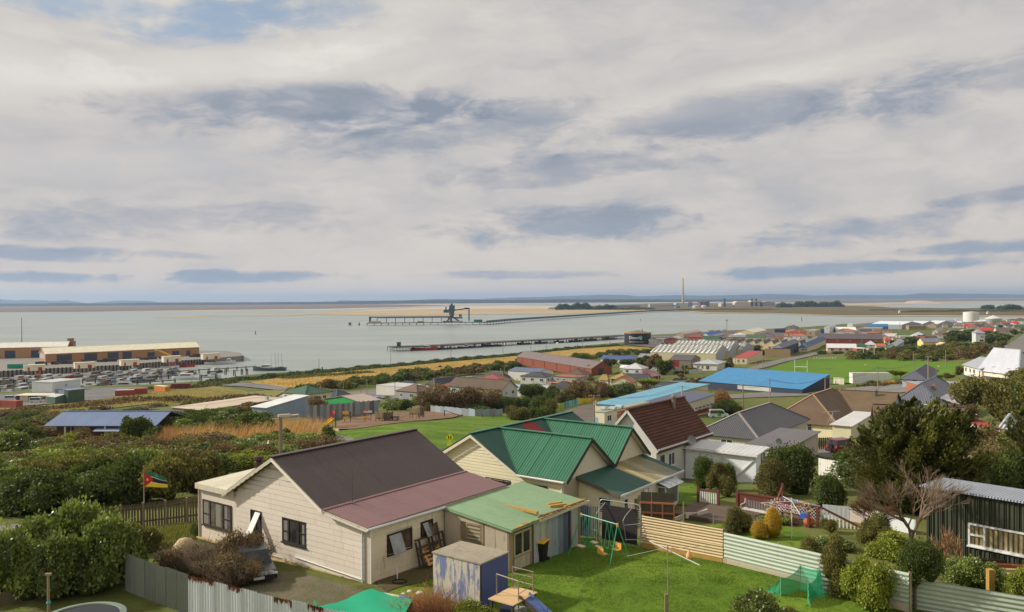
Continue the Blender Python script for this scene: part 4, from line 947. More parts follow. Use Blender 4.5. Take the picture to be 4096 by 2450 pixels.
fl=empty('flag',fp_+Vector((.05,0,hgt-.08)),0,'green black and yellow striped flag with a red triangle flying from the pole','flag')
FWd,FHt=1.32,.92
def fy(s,t_):return .16*math.sin(s*6.5+t_*1.2)*s,-t_*FHt*(1-.12*s)-.42*s*s*(1-t_*.55)
flm=[paint(c,rough=.8,var=.06)for c in((38,120,92),(224,224,220),(42,44,40),(236,206,40),(200,44,44))]
for nm,t0,t1,mi in(('green_stripe',0,.3,0),('white_stripe',.3,.345,1),('black_stripe',.345,.655,2),('white_stripe',.655,.70,1),('yellow_stripe',.70,1,3)):
 b_=MB()
 for i in range(16):
  s0,s1=i/16,(i+1)/16
  for a_,c_ in((t0,(t0+t1)/2),((t0+t1)/2,t1)):
   q=[(s0,c_),(s1,c_),(s1,a_),(s0,a_)];b_.face([(s*FWd,fy(s,t_)[0],fy(s,t_)[1])for s,t_ in q])
 b_.build(nm,flm[mi],fl)
for sd in(-1,1):
 b_=MB()
 for i in range(6):
  s0,s1=i/6*.42,(i+1)/6*.42;k0,k1=.5*i/6,.5*(i+1)/6
  b_.face([(s*FWd,fy(s,t_)[0]+sd*.012,fy(s,t_)[1])for s,t_ in((s0,1-k0),(s1,1-k1),(s1,k1),(s0,k0))])
 tri=b_.build('red_triangle',flm[4],fl)
 b_=MB();cx_,ct=.13,.5
 pts=[(cx_+(.075 if k%2==0 else .03)*math.cos(k*math.pi/5+1.57)*.8,ct+(.13 if k%2==0 else .05)*math.sin(k*math.pi/5+1.57))for k in range(10)]
 for k in range(10):b_.face([(s*FWd,fy(s,t_)[0]+sd*.018,fy(s,t_)[1])for s,t_ in((cx_,ct),pts[k],pts[(k+1)%10])])
 b_.build('star',flm[3],tri)
 b_=MB();b_.face([(s*FWd,fy(s,t_)[0]+sd*.022,fy(s,t_)[1])for s,t_ in((.09,.53),(.17,.53),(.17,.57),(.09,.57))]);b_.build('emblem',flm[1],tri)
bp=G(2166,2245);wb=empty('wheelie_bin',bp,-ANG+R(10),'black wheelie bin with yellow lid beside the iron shed wall','bin')
blk=paint((34,35,37),rough=.45);yl=paint((226,168,30),rough=.45)
b_=MB();b_.hexa([(-.2,-.24,.06),(.2,-.24,.06),(.2,.22,.06),(-.2,.22,.06),(-.27,-.33,.98),(.27,-.33,.98),(.27,.33,.98),(-.27,.33,.98)]);b_.box(-.29,.29,-.35,.35,.94,1.0);b_.build('body',blk,wb)
b_=MB();b_.hexa([(-.3,-.38,.99),(.3,-.38,.99),(.3,.38,1.02),(-.3,.38,1.02),(-.27,-.34,1.05),(.27,-.34,1.05),(.27,.34,1.09),(-.27,.34,1.09)]);b_.build('lid',yl,wb)
for s_ in(-.26,.26):MB().tube((s_-.03,.27,.1),(s_+.03,.27,.1),.1,n=12).build('wheel',blk,wb)
MB().bar((-.25,.4,.97),(.25,.4,.97),.03).build('handle',blk,wb)
zg=float(gz(7,38));ap1=None
S1=Zp(2273,2222,31.75);S2=Zp(2438,2274,31.8);S3=Zp(2523,2250,31.75);S4=S1+(S3-S2)
M12=(S1+S4)/2;M23=(S2+S3)/2;Hs=2.02
T1=Vector((M12.x,M12.y,31.75+Hs))+(M23-M12)*.06;T2=Vector((M23.x,M23.y,31.75+Hs))-(M23-M12)*.06
sw=empty('swing_set',S1,0,'green tubular swing set with yellow seats on the lawn','swing set');o_=S1.copy()
gr_=paint((48,158,110),rough=.4);ory=paint((226,170,84),rough=.5);cream_s=paint((222,204,170))
for A_,B_ in((S1,T1),(S4,T1),(S2,T2),(S3,T2)):MB().tube(A_-o_,B_-o_,.026,n=8).build('leg',gr_,sw)
MB().tube(T1-o_,T2-o_,.028,n=8).build('top_bar',gr_,sw)
for T_ in(T1,T2):MB().tube(T_-o_+Vector((0,0,.05)),T_-o_-Vector((0,0,.12)),.05,.055,8).build('joint_cap',ory,sw)
uu=(T2-T1).normalized();vv=Vector((0,0,1)).cross(uu).normalized()
def lerp(f):return T1+(T2-T1)*f-o_
for nm,f,w_,kind in(('glider',.18,.34,'g'),('gondola',.78,.42,'n')):
 gp=empty('x',(0,0,0));bpy.data.objects.remove(gp)
 b_=MB()
 for s_ in(-1,1):
  for t_ in(-1,1):b_.tube(lerp(f)+uu*(.14*s_),lerp(f)+uu*(.14*s_)+vv*(.22*t_)-Vector((0,0,1.25)),.014,n=5)
 for t_ in(-1,1):b_.tube(lerp(f)+uu*-.14+vv*(.22*t_)-Vector((0,0,1.25)),lerp(f)+uu*.14+vv*(.22*t_)-Vector((0,0,1.25)),.014,n=5)
 b_.tube(lerp(f)-vv*.5-Vector((0,0,1.62)),lerp(f)+vv*.5-Vector((0,0,1.62)),.018,n=5)
 for t_ in(-1,1):b_.tube(lerp(f)+vv*(.2*t_)-Vector((0,0,1.25)),lerp(f)+vv*(.2*t_)-Vector((0,0,1.62)),.016,n=5)
 hg=b_.build('hanger',gr_,sw)
 for t_ in(-1,1):
  c_=lerp(f)+vv*(.48*t_)-Vector((0,0,1.48 if kind=='g' else 1.5))
  q=[c_-uu*.2-vv*.14,c_+uu*.2-vv*.14,c_+uu*.2+vv*.14,c_-uu*.2+vv*.14];MB().prism(q,(0,0,.04)).build('seat',cream_s if kind=='g' else ory,sw)
  if kind=='n':
   bk=c_+vv*(.17*t_);MB().prism([bk-uu*.2,bk+uu*.2,bk+uu*.2+Vector((0,0,.32)),bk-uu*.2+Vector((0,0,.32))],vv*.03).build('backrest',ory,sw)
b_=MB();c_=lerp(.50)
for s_ in(-.17,.17):b_.tube(c_+uu*s_,c_+uu*s_-Vector((0,0,1.4)),.012,n=4)
b_.build('chain',paint((190,190,186)),sw);q=c_-Vector((0,0,1.42));MB().prism([q-uu*.22-vv*.09,q+uu*.22-vv*.09,q+uu*.22+vv*.09,q-uu*.22+vv*.09],(0,0,.03)).build('seat',cream_s,sw)
b_=MB();c_=lerp(.34)
for s_ in(-.14,.14):b_.tube(c_+uu*s_,c_+uu*s_-Vector((0,0,.62)),.01,n=4)
b_.tube(c_-uu*.2-Vector((0,0,.62)),c_+uu*.2-Vector((0,0,.62)),.016,n=5);b_.build('trapeze',paint((84,178,140)),sw)
tA,tB=G(2396,2168),G(2560,2192);u=Vector((tB.x-tA.x,tB.y-tA.y,0));L_=u.length;u.normalize();HT=2.35
tr=empty('trampoline',tA,0,'rectangular trampoline stood upright on its edge against the fence','trampoline');lean=u.cross(Vector((0,0,1)))*-.10
steel=mat('metal_tube',srgb((170,172,168)),.4,.3,var=.15)
def tp(s,z):return u*s+Vector((0,0,z))+lean*(z/HT)
rc=.22;pts=[]
for cx_,cz_,a0 in((L_-rc,rc,-90),(L_-rc,HT-rc,0),(rc,HT-rc,90),(rc,rc,180)):
 for k in range(5):an=R(a0+22.5*k);pts.append(tp(cx_+rc*math.cos(an),cz_+rc*math.sin(an)))
MB().path(pts+[pts[0]],.03,6).build('frame',steel,tr)
mt=MB();nrm=u.cross(Vector((0,0,1)));
mt.prism([tp(.17,.2),tp(L_-.17,.2),tp(L_-.17,HT-.26),tp(.17,HT-.26)],nrm*.02);mt.build('mat',paint((48,42,42),rough=.8,var=.15),tr)
spm=MB().tube((0,0,0),(0,0,.14),.009,n=4).mesh('spring',paint((206,196,176)))
for k in range(17):
 for z0,z1 in((.03,.2),(HT-.26,HT-.03)):
  o=put('spring',spm,tr,tp(.2+(L_-.4)*k/16,z0))
for k in range(16):
 for s0 in(.03,L_-.17):
  o=put('spring',spm,tr,tp(s0,.25+(HT-.5)*k/15));o.rotation_euler=(0,R(90),math.atan2(u.y,u.x))
for s_ in(.0,L_*.68):b_=MB();b_.path([tp(s_,.3)+nrm*.05,tp(s_,1.5)+nrm*.5,tp(s_+.1,1.75)+nrm*.45,tp(s_+.35,2.2)],.025);b_.build('leg',steel,tr)
b_=MB();b_.path([tp(L_*.68,.45)+nrm*.25,tp(L_,.5)],.02);b_.path([tp(L_*.68,1.25)+nrm*.42,tp(L_,1.35)],.02);b_.build('brace',steel,tr)
pA,pB=Zp(2560,2072,32.6),Zp(2695,2072+8,32.3);pA=Zp(2562,2078,32.55);pB=Zp(2696,2092,32.45)
u=Vector((pB.x-pA.x,pB.y-pA.y,0));L_=u.length;u.normalize();fo=empty('garden_screen',(pA.x,pA.y,float(gz(pA.x,pA.y))),0,'new timber frame with dark sheeting leaning behind the straw fence','screen');b0=pA.z-fo.location.z-.2
ntim=mat('new_timber',srgb((186,122,84)),.7,var=.2)
for z_ in(b0,b0+.6,b0+1.15):MB().bar(Vector((0,0,z_)),u*L_+Vector((0,0,z_)),.07,.09).build('rail',ntim,fo)
for s_ in(0,.33,.66,1):MB().bar(u*L_*s_+Vector((0,0,b0-.9 if s_ in(0,1)else b0)),u*L_*s_+Vector((0,0,b0+1.15)),.07,.09).build('stud',ntim,fo)
MB().bar(u*L_*.9+Vector((0,0,b0)),u*L_+Vector((0,0,b0+.4)),.05).build('brace',ntim,fo)
dsh=mat('dark_sheet',srgb((92,84,68)),.7,var=.2)
for i in range(3):put('sheet',corr_sheet('sheet',u*(L_*i/3+.01)+u.cross(Vector((0,0,1)))*-.06+Vector((0,0,b0-.1)),u,(0,0,1),L_/3-.02,1.85,.1,.012,dsh,up=u.cross(Vector((0,0,1)))),fo)
cl=Zp(2672,2470,31.95);cz=1.97+0.0;arm=paint((206,204,196),rough=.4)
ctop=Zp(2673,2182,0);kk=cl.y;dtop=ray(2673,2182);ztop=CZ+dtop[2]/dtop[1]*kk
rl=empty('clothes_line',cl,0,'rotary clothes line on a thin pole in the middle of the lawn','clothes line');ht=ztop-cl.z
MB().tube((0,0,0),(0,0,ht),.022,n=8).build('pole',mat('metal_tube',srgb((150,140,124)),.5,.2),rl);MB().box(-.13,-.02,-.05,.05,0,.55+.4).build('timber_post',rot_wood,rl)
def at_y(u_,v_,y):d=ray(u_,v_);return Vector((d[0]/d[1]*y,y,CZ+d[2]/d[1]*y))
def armline(p,q,r,m_,nm='arm'):MB().tube(p-cl,q-cl,r,n=6).build(nm,m_,rl)
armline(at_y(2597,2165,kk+.9),at_y(2799,2262,kk-1.1),.022,arm)
armline(at_y(2508,2226,kk-.1),at_y(2673,2190,kk),.010,arm);armline(at_y(2673,2195,kk),at_y(2838,2184,kk+.5),.010,arm)
armline(at_y(2676,2180,kk),at_y(2752,2232,kk-.5),.014,paint((176,112,66)),'stay')
pb=at_y(2756,2235,kk-.5);b_=MB();b_.lathe([(.02,.33),(.05,.28),(.11,.17),(.135,.07),(.1,.0),(0.02,-.02)],12);pg=tag(b_.build('peg_bag',paint((226,172,108),rough=.8),smooth=True),'orange peg bag hanging on the clothes line arm','peg bag');pg.location=pb
nm_,tn=newmat('green_netting');tn.put(tn.b.inputs['Base Color'],srgb((34,168,122)));tn.b.inputs['Roughness'].default_value=.7
tt_=tn.node('ShaderNodeBsdfTransparent');mx=tn.node('ShaderNodeMixShader',{0:.26});tn.l.new(tn.b.outputs[0],mx.inputs[1]);tn.l.new(tt_.outputs[0],mx.inputs[2]);tn.l.new(mx.outputs[0],tn.out.inputs[0])
tarp_m=mat('green_tarpaulin',srgb((30,168,122)),.6,var=.12)
np_=empty('netting_pen',G(3240,2420),0,'green garden netting draped over stakes in front of the sage fence','netting');o_=np_.location.copy()
def stake(u_,vb,vt):
 b=G(u_,vb);t2=at_y(u_,vt,b.y);MB().tube(b-o_,t2-o_,.018,n=5).build('stake',paint((120,176,150)),np_);return b-o_,t2-o_
f3=lambda X,Y:(3072+X/2.4229,1950+Y/2.4229)
a_b,a_t=stake(*f3(313,0)[:1],f3(0,1000)[1],f3(0,755)[1]);b_b,b_t=stake(f3(505,0)[0],f3(0,1060)[1],f3(0,795)[1]);c_b,c_t=stake(f3(122,0)[0],f3(0,1060)[1],f3(0,875)[1]);d_b,d_t=stake(f3(388,0)[0],f3(0,1120)[1],f3(0,930)[1])
e_b=G(*f3(-10,1030))-o_;g_b=G(*f3(555,1085))-o_;h_b=G(*f3(420,1175))-o_
def netface(q,sag=.0,n=8,name='net'):
 A_,B_,C_,D_=[Vector(p)for p in q];V=[];F=[];rr=random.Random(int(abs(A_.x*100)))
 for i in range(n+1):
  for j in range(n+1):
   s,t_=i/n,j/n;p=(A_*(1-s)+B_*s)*(1-t_)+(D_*(1-s)+C_*s)*t_;p.z-=sag*4*s*(1-s)*t_;p+=Vector((rr.uniform(-.02,.02),rr.uniform(-.03,.03),0));V.append(tuple(p))
 for i in range(n):
  for j in range(n):k=i*(n+1)+j;F.append((k,k+n+1,k+n+2,k+1))
 return put(name,npmesh(name,V,F,nm_,smooth=True),np_)
netface([c_b,a_b,a_t,c_t],.18);netface([e_b,c_b,c_t,e_b+Vector((0,0,.25))],.1);netface([a_b,b_b,b_t,a_t],.08);netface([d_b,b_b,b_t,d_t],.18);netface([b_b,g_b,g_b+Vector((0,0,.1)),b_t],0);netface([h_b,d_b,d_t,h_b+Vector((-.1,0,.35))],.05)
tq=[Zp(1272,2440,32.9),Zp(1488,2357,32.75),Zp(1640,2398,32.75),Zp(1500,2500,32.8),Zp(1250,2480,32.8)]
tz=empty('tarpaulin',Vector((tq[0].x,tq[0].y,32)),0,'bright green tarpaulin stretched over a frame behind the iron fence','tarpaulin');o_=tz.location.copy()
V=[];F=[];n=12;A_,B_,C_,D_=Zp(1230,2448,32.8),Zp(1488,2357,32.9),Zp(1650,2400,32.8),Zp(1480,2680,32.7)
rr=random.Random(3)
for i in range(n+1):
 for j in range(n+1):
  s,t_=i/n,j/n;p=(A_*(1-s)+B_*s)*(1-t_)+(D_*(1-s)+C_*s)*t_-o_;p.z+=-.10*math.sin(s*3.14)*math.sin(t_*3.14)+rr.uniform(-.012,.012)+.05*math.sin(s*9+t_*4);V.append(tuple(p))
for i in range(n):
 for j in range(n):k=i*(n+1)+j;F.append((k,k+1,k+n+2,k+n+1))
put('sheet',npmesh('sheet',V,F,tarp_m,smooth=True),tz)
for p in(A_,B_):MB().box(-.04,.04,-.04,.04,-.8,0).build('post',rot_wood,tz).location=p-o_-Vector((0,0,.02))
q0=Zp(1258,2400,32.95)-o_;MB().prism([q0,q0+Vector((.25,-.35,-.35)),q0+Vector((-.05,-.4,-.45))],(0,.02,.02)).build('flap',tarp_m,tz)
sleeve=empty('pipe',Zp(1582,2395,32.1)+Vector((0,0,.02)),R(-25),'short pale pipe with blue end lying beside the green tarpaulin','pipe');MB().tube((-.6,0,.08),(.25,0,.08),.07,n=10).build('body',paint((206,196,170)),sleeve);MB().tube((.25,0,.08),(.75,0,.08),.1,n=10).build('blue_end',paint((84,128,196)),sleeve)
for k,(u_,v_,s_,lb)in enumerate(((1640,2369,.16,'round white stone nearest the blue painted box on the lawn edge'),(1615,2378,.12,'small pinkish stone beside the round white one'),(1680,2376,.2,'white bucket lying by the painted box'))):
 b_=MB();b_.lathe([(.02,s_*.6),(s_*.6,s_*.5),(s_,s_*.2),(s_*.8,0)],9);o=tag(b_.build('stone' if k<2 else 'bucket',paint((214,206,190)),smooth=True),lb,'stone' if k<2 else 'bucket');o.location=G(u_,v_)
def wallp(y,out_,z):return HA+E1*(.35+out_)+E2*y+Vector((0,0,z))
dk_t=mat('dark_timber',srgb((72,62,52)),.8,var=.25,dirt=.3)
pl=empty('pallet',wallp(3.35,.55,0),-ANG,'bare timber pallet leaning against the old furniture by the side wall','pallet');pt=mat('pallet_timber',srgb((206,156,96)),.8,var=.2)
pl.rotation_euler=(0,R(0),-ANG)
import mathutils
tilt=Matrix.Rotation(R(-38),4,'Y')
def tl(o,M_):o.data.transform(M_);return o
for k in range(6):tl(MB().box(.10,.13,-.15,1.15,.04+k*.2,.15+k*.2).build('slat',pt,pl),tilt)
for y_ in(-.05,.5,1.05):tl(MB().box(.13,.16,y_-.06,y_+.06,0,1.2).build('bearer',pt,pl),tilt)
bf=empty('bed_frame',wallp(2.75,.15,0),-ANG,'dark open frame of old furniture leaning against the side wall','frame');tilt2=Matrix.Rotation(R(-14),4,'Y')
for z_ in(.5,.85,1.25):tl(MB().box(.3,.36,0,2.0,z_,z_+.08).build('rail',dk_t,bf),tilt2)
for y_ in(0,.25,1.15,1.95):tl(MB().box(.3,.37,y_,y_+.08,0,1.33 if y_ else 1.2).build('upright',dk_t,bf),tilt2)
dr=empty('door',wallp(3.7,.1,0),-ANG,'old dark door leaning high against the side wall next to the shed','door');tilt3=Matrix.Rotation(R(-16),4,'Y')
for y_ in(0,.75):tl(MB().box(.35,.4,y_,y_+.1,.1,2.15).build('stile',dk_t,dr),tilt3)
for z_ in(.1,.75,1.2,2.05):tl(MB().box(.35,.4,.1,.75,z_,z_+.1).build('rail',dk_t,dr),tilt3)
tl(MB().box(.36,.38,.1,.75,1.3,2.05).build('panel',mat('door_panel',srgb((112,92,72)),.7,var=.3),dr),tilt3)
pk=empty('plank',wallp(3.55,.3,0),-ANG,'grey plank propped across the old door','plank');MB().bar((.3,1.0,.2),(.05,.0,2.0),.1,.03).build('board',mat('grey_plank',srgb((104,108,104)),.8,var=.2),pk)
ps=empty('pipe_stand',SC_+E1*2.2-E2*.5,-ANG,'rusty triangular pipe stand behind the painted box','stand');rp=mat('rusty_pipe',srgb((176,150,128)),.6,.2,var=.3)
MB().path([(0,0,0),(0,0,1.1),(-.7,-.2,1.2),(.1,-.5,1.15),(0,0,1.1)],.03).build('tube',rp,ps);MB().path([(-.7,-.2,1.2),(-.65,-.2,0)],.025).build('leg',rp,ps);MB().path([(.1,-.5,1.15),(.1,-.5,0)],.025).build('leg',rp,ps)
hs=empty('hose',HA+E1*1.3+E2*.9+Vector((0,0,.02)),0,'dark hose coiled on the ground by the side wall','hose');b_=MB();b_.path([(.35*math.cos(k*.5),.28*math.sin(k*.5),.02+k*.002)for k in range(26)],.015,4);b_.build('coil',paint((30,40,36)),hs)
for k,(x_,y_)in enumerate(((.2,-.9),(.6,-.6),(.1,-.7))):
 o=tag(MB().tube((-.5,-.3+.1*k,.03),(.5,.35,.06),.018,.012,5).build('stick',mat('stick',srgb((150,124,88)),.9)),('longest pale stick by the corner of the cream house','stick lying nearest the green tarpaulin at the house corner','short stick between two others at the house corner')[k],'stick');o.location=HA+E1*(x_+.2)+E2*y_
e_,f_,bxr=BOXC;pr=empty('play_slide',gl(bxr,(1.1,-.3,0)),-ANG,'home made play platform with rails and blue slide beside the painted box','slide')
ply=mat('plywood',srgb((206,172,124)),.8,var=.15);rail=mat('rusty_rail',srgb((156,138,122)),.5,.3,var=.3);bls=paint((92,112,160),rough=.4)
MB().box(0,1.25,-.6,.28,.95,.99).build('platform',ply,pr);MB().box(0,1.25,.30,1.1,.97,1.01).build('platform',ply,pr)
for x_,y_ in((.05,1.0),(1.1,1.0)):MB().tube((x_,y_,0),(x_,y_,1.85),.025).build('rail_post',rail,pr)
MB().path([(.05,-.1,.99),(.05,-.1,1.85),(1.15,-.1,1.78),(1.15,-.1,.3)],.025).build('rail',rail,pr)
for z_ in(1.3,1.6,1.84):MB().path([(0.05,1.0,z_),(1.1,1.0,z_),(1.15,-.1,z_-.04)],.014).build('rail',rail,pr)
for x_,y_ in((1.15,-.5),(.1,-.5),(1.15,1.0)):MB().box(x_-.05,x_+.05,y_-.05,y_+.05,-.1,.95).build('post',dk_t,pr)
sl=MB();A_=Vector((1.1,.35,1.0));B_=Vector((3.5,-.1,.12));d_=(B_-A_).normalized();sd=Vector((.18,.95,0)).normalized()*.27
sl.hexa([A_-sd-Vector((0,0,.04)),B_-sd-Vector((0,0,.04)),B_+sd-Vector((0,0,.04)),A_+sd-Vector((0,0,.04)),A_-sd,B_-sd,B_+sd,A_+sd]);ch=sl.build('chute',bls,pr)
for s_ in(-1,1):MB().bar(A_+sd*s_+Vector((0,0,.06)),B_+sd*s_+Vector((0,0,.06)),.04,.18).build('side_wall',dk_t if s_<0 else bls,ch)
cb=empty('crate',gl(bxr,(1.3,.1,0)),-ANG+.3,'dark blue crate with a grey box under the play platform','crate');MB().box(-.3,.3,-.25,.25,0,.38).build('body',paint((36,46,66)),cb);MB().box(.35,.8,-.2,.2,0,.42).build('box',paint((150,150,148)),cb)
# the town, each building placed by its near corner
Bd=building
W2=('v',.5)
TILE_B,TILE_T=(98,66,50),(150,124,84)
rt,a_,b_,h_=Bd('S',(2626,1925),2416,2832,1793,'white house with brown tiled roof behind the green roofed one',roof='gable',axis='y',risem=3.15,wall=(214,212,206),rf=('plain',(84,60,50)),ov=.35,gut=False,base=1.5,th=38)
Q=roof_faces('gable',a_,b_,h_,3.15,.35,'y')[0]
A_,B_,C_,D_=[Vector(q)for q in Q];uu_=(B_-A_).normalized();vv_=(D_-A_);sl_=vv_.length;vv_.normalize();nn_=uu_.cross(vv_).normalized()
if nn_.z<0:nn_=-nn_
t_m=mat('roof_tile',srgb((94,62,48)),.75,var=.22,spec=.2);LA=(B_-A_).length;rows=15;cols=9;rh=sl_/rows;cw=LA/cols
tm=MB();tm.hexa([uu_*0+nn_*.02,uu_*(cw-.015)+nn_*.02,uu_*(cw-.015)+vv_*(rh+.03)+nn_*.0,vv_*(rh+.03)+nn_*.0,nn_*.11,uu_*(cw-.015)+nn_*.11,uu_*(cw-.015)+vv_*(rh+.03)+nn_*.03,vv_*(rh+.03)+nn_*.03]);tme=tm.mesh('tile',t_m)
for r_ in range(rows):
 for c_ in range(cols):put('tile',tme,rt,A_+uu_*(cw*c_)+vv_*(rh*r_))
MB().bar(D_+Vector((0,0,.14)),C_+Vector((0,0,.14)),.3,.1).build('ridge_cap',t_m,rt)
gutter(rt,a_,b_,h_,.35,'R')
for s_ in(0,1):MB().bar((.35 if s_ else-a_-.35,-.42,h_-.3),(-a_/2,-.42,h_+3.1),.05,.22).build('barge_board',M_white,rt)
f=MB();fx,fy_,fz_=-2.2,b_*.72,h_+1.5;f.tube((fx,fy_,fz_-.6),(fx,fy_,fz_+1.9),.2,n=10);f.lathe([(.5,0),(.22,.25)],10,(fx,fy_,fz_-.1));f.lathe([(.1,0),(.28,.1),(.28,.3),(.05,.5)],10,(fx,fy_,fz_+1.9));f.build('flue',mat('metal_tube',srgb((150,140,128)),.4,.4),rt)
window(rt,a_,b_,'F',a_-1.5,.9,1.1,1.1,bars=(W2,));window(rt,a_,b_,'R',.6,1.2,1.0,1.0)
pw=(234,237,240)
an1,a1,b1,h1=Bd('S',(3024,1932),2742,3068,1820,'long white flat roofed annex joined to the brown tiled house',cat='annex',roof='mono',risem=.25,wall=pw,rf=('ribbed',(204,203,200),.45),ov=.25,th=38,base=1.6,wdirt=.05)
gutter(an1,a1,b1,h1,.25,'F');window(an1,a1,b1,'R',b1*.45,1.5,.8,.9,frame=M_dkframe,bars=());MB().path([(-3.2,-.05,h1-.3),(-3.2,-.05,-1)],.05).build('downpipe',M_frame,an1);MB().bar((-.1,-.06,h1-.4),(-3.3,-.06,-1.2),.08).build('waste_pipe',M_frame,an1)
an2,a2,b2,h2=Bd('S',(2816,1915),2739,2877,1798,'small projecting white annex with square window in front of the long one',cat='annex',roof='mono',risem=.15,wall=pw,rf=('ribbed',(204,203,200),.45),ov=.25,th=38,base=1.5,wdirt=.05)
window(an2,a2,b2,'F',.55,1.15,1.5,1.0,frame=M_white,pane=glass((74,66,62)),bars=());wall_panel(an2,a2,b2,'R',b2*.72,.6,.75,1.9,paint((62,62,64)))
def dish(root,x,y,z,s=.3):
 d=MB();d.lathe([(0,0),(s*.6,.05),(s,.16)],12);o=d.build('satellite_dish',paint((150,150,152)),root);o.location=(x,y,z+.35);o.rotation_euler=(R(80),0,R(40));d2=MB();d2.tube((x,y,z-.1),(x,y,z+.4),.02);d2.build('dish_mast',M_dkframe,root)
dish(an1,-a1*.93,.3,h1+.3,.42)
Bd('S',(3030,1822),2789,3228,1752,'grey iron hip roofed house behind the white annex',roof='hip',rise=100,wall=(196,190,178),rf=('corrugated',(84,82,84),.25),ridge=(156,150,142),ov=.4,wins=(('F',.5,.6,1.6,1.0),('R',.4,.5,2.2,1.2)),base=2)
g_,*_d=Bd('S',(3142,1862),2985,3272,1797,'garage with flat grey roof in front of the brown hip roofed house',cat='garage',roof='mono',risem=.25,wall=(198,188,170),rf=('corrugated',(104,98,98),.25),ov=.3,base=2,doors=(('R',.5,1.6,1.9,(170,162,148)),))
dish(g_,-.8,.1,2.1,.35)
hh,a_,b_,h_=Bd('S',(3348,1752),3085,3480,1697,'cream boarded house with brown tiled hip roof and white lean-to',roof='hip',rise=118,wall=(226,218,176),wk='board_wall',wpitch=.22,rf=('tile',(112,92,72),.17),ridge=(168,138,104),ov=.45,base=1.5,wins=(('F',.56,.55,1.5,1.35,(W2,('h',.6,0,1))),))
Bd('S',(3404,1757),3330,3492,1705,'white roofed lean-to on the cream boarded house',cat='lean-to',roof='mono',risem=.35,wall=(226,218,180),wk='board_wall',wpitch=.22,rf=('corrugated',(206,204,200),.4),ov=.3,base=1.5,wins=(('R',.35,.9,1.2,.9),))
ant=empty('television_aerial',hh.location+Vector((-1.2,-1.5,3.1)),R(20),'television aerial over the cream boarded house','aerial');b0_=MB();b0_.tube((0,0,-1.2),(0,0,1.1),.03);b0_.tube((-1.8,0,1.1),(1.3,0,1.1),.02)
for k in range(8):b0_.tube((-1.7+k*.4,-.4,1.1),(-1.7+k*.4,.4,1.1),.012,n=4)
b0_.build('mast',steel,ant)
for s_ in(-.9,-.4):MB().tube((s_,0,-.3),(0,0,.9),.02).build('stay',steel,ant)
Bd('S',(3556,1722),3300,3607,1660,'house with long mossy brown tiled gable roof and pale green gable end',roof='gable',axis='x',rise=88,wall=(176,186,168),rf=('tile',(118,98,72),.17),ov=.4,base=2,th=33,chim=((.1,.5,.9,.8,(196,182,156)),(.72,.4,.35,1.3,(84,84,88))))
Bd('S',(3770,1690),3570,3850,1622,'blue grey iron roofed house with two gables behind the big conifer',roof='hip',rise=88,wall=(178,176,166),rf=('corrugated',(104,106,116),.25),ov=.4,base=2,chim=((.7,.3,.6,.6,(156,118,92)),))
Bd('S',(3735,1665),3640,3800,1650,'dark slate coloured gable rising over the blue grey roof',cat='gable roof',roof='gable',axis='y',rise=60,wall=(110,108,106),rf=('corrugated',(84,86,94),.25),ov=.3,base=2)
Bd('S',(3826,1680),3690,3850,1616,'building with broad white roof and dull end wall by the old chimneys',roof='monox',rise=40,wall=(150,140,130),rf=('corrugated',(206,206,208),.6),ov=.3,base=2)
Bd('S',(3900,1560),3700,3960,1548,'low brick building with rust stained parapet behind the white roof',cat='building',roof='flat',wall=(166,100,66),rf=('plain',(150,156,164)),ov=.1,th=6,base=2,wdirt=.5)
for u_,v_,vt,lb in((3722,1580,1532,'tan brick chimney standing beside the power pole'),(3760,1575,1527,'second tan chimney right of the one by the power pole')):
 p=G(u_,v_+30);hgt_=(v_+30-vt)/FPX*p.y;c_=empty('chimney_stack',p,-ANG,lb,'chimney');MB().box(-.65,.65,-.5,.5,0,hgt_-.3).build('stack',paint((168,140,104),var=.2),c_);MB().box(-.8,.8,-.65,.65,hgt_-.3,hgt_).build('cap',paint((150,124,92),var=.2),c_)
Bd('S',(3910,1705),3720,3920,1662,'pale green board building with white parapet right of the conifer',cat='building',roof='flat',wall=(176,186,172),wk='board_wall',wpitch=.25,rf=('plain',(196,190,172)),ov=.15,th=4,base=1.5)
Bd('S',(4012,1735),3935,4040,1712,'pale garage with white roller door right of the red parapet',cat='garage',roof='flat',wall=(190,198,196),rf=('plain',(176,72,60)),ov=.1,th=5,doors=(('F',.5,2.2,1.0,(206,214,214)),),base=1.5)
Bd('S',(4045,1765),3995,('m',7),1718,'white cottage with pale hip roof at the right edge',cat='cottage',roof='hip',rise=40,wall=(214,210,190),rf=('corrugated',(178,182,188),.4),ov=.35,base=1.5)
rd=Bd('S',(3925,1722),3850,('m',3),1706,'low building with bright red painted roof edge right of the conifer',cat='building',roof='mono',risem=.5,wall=(190,60,46),rf=('plain',(196,60,48)),ov=.1,th=4,base=1)
Bd('S',(4060,1600),3975,4060,1580,'small house with pale hip roof far behind the right hand trees',roof='hip',rise=16,wall=(200,200,196),rf=('corrugated',(168,172,182),.6),ov=.3)
Bd('S',(2500,1662),2380,2832,1624,'long low school block with light blue roof',cat='school',roof='mono',rise=14,wall=(222,214,186),rf=('ribbed',(106,168,190),.5),ov=.5,base=1.5,wins=tuple(('R',.08+.07*k,1.5,1.6,.55,())for k in range(5)))
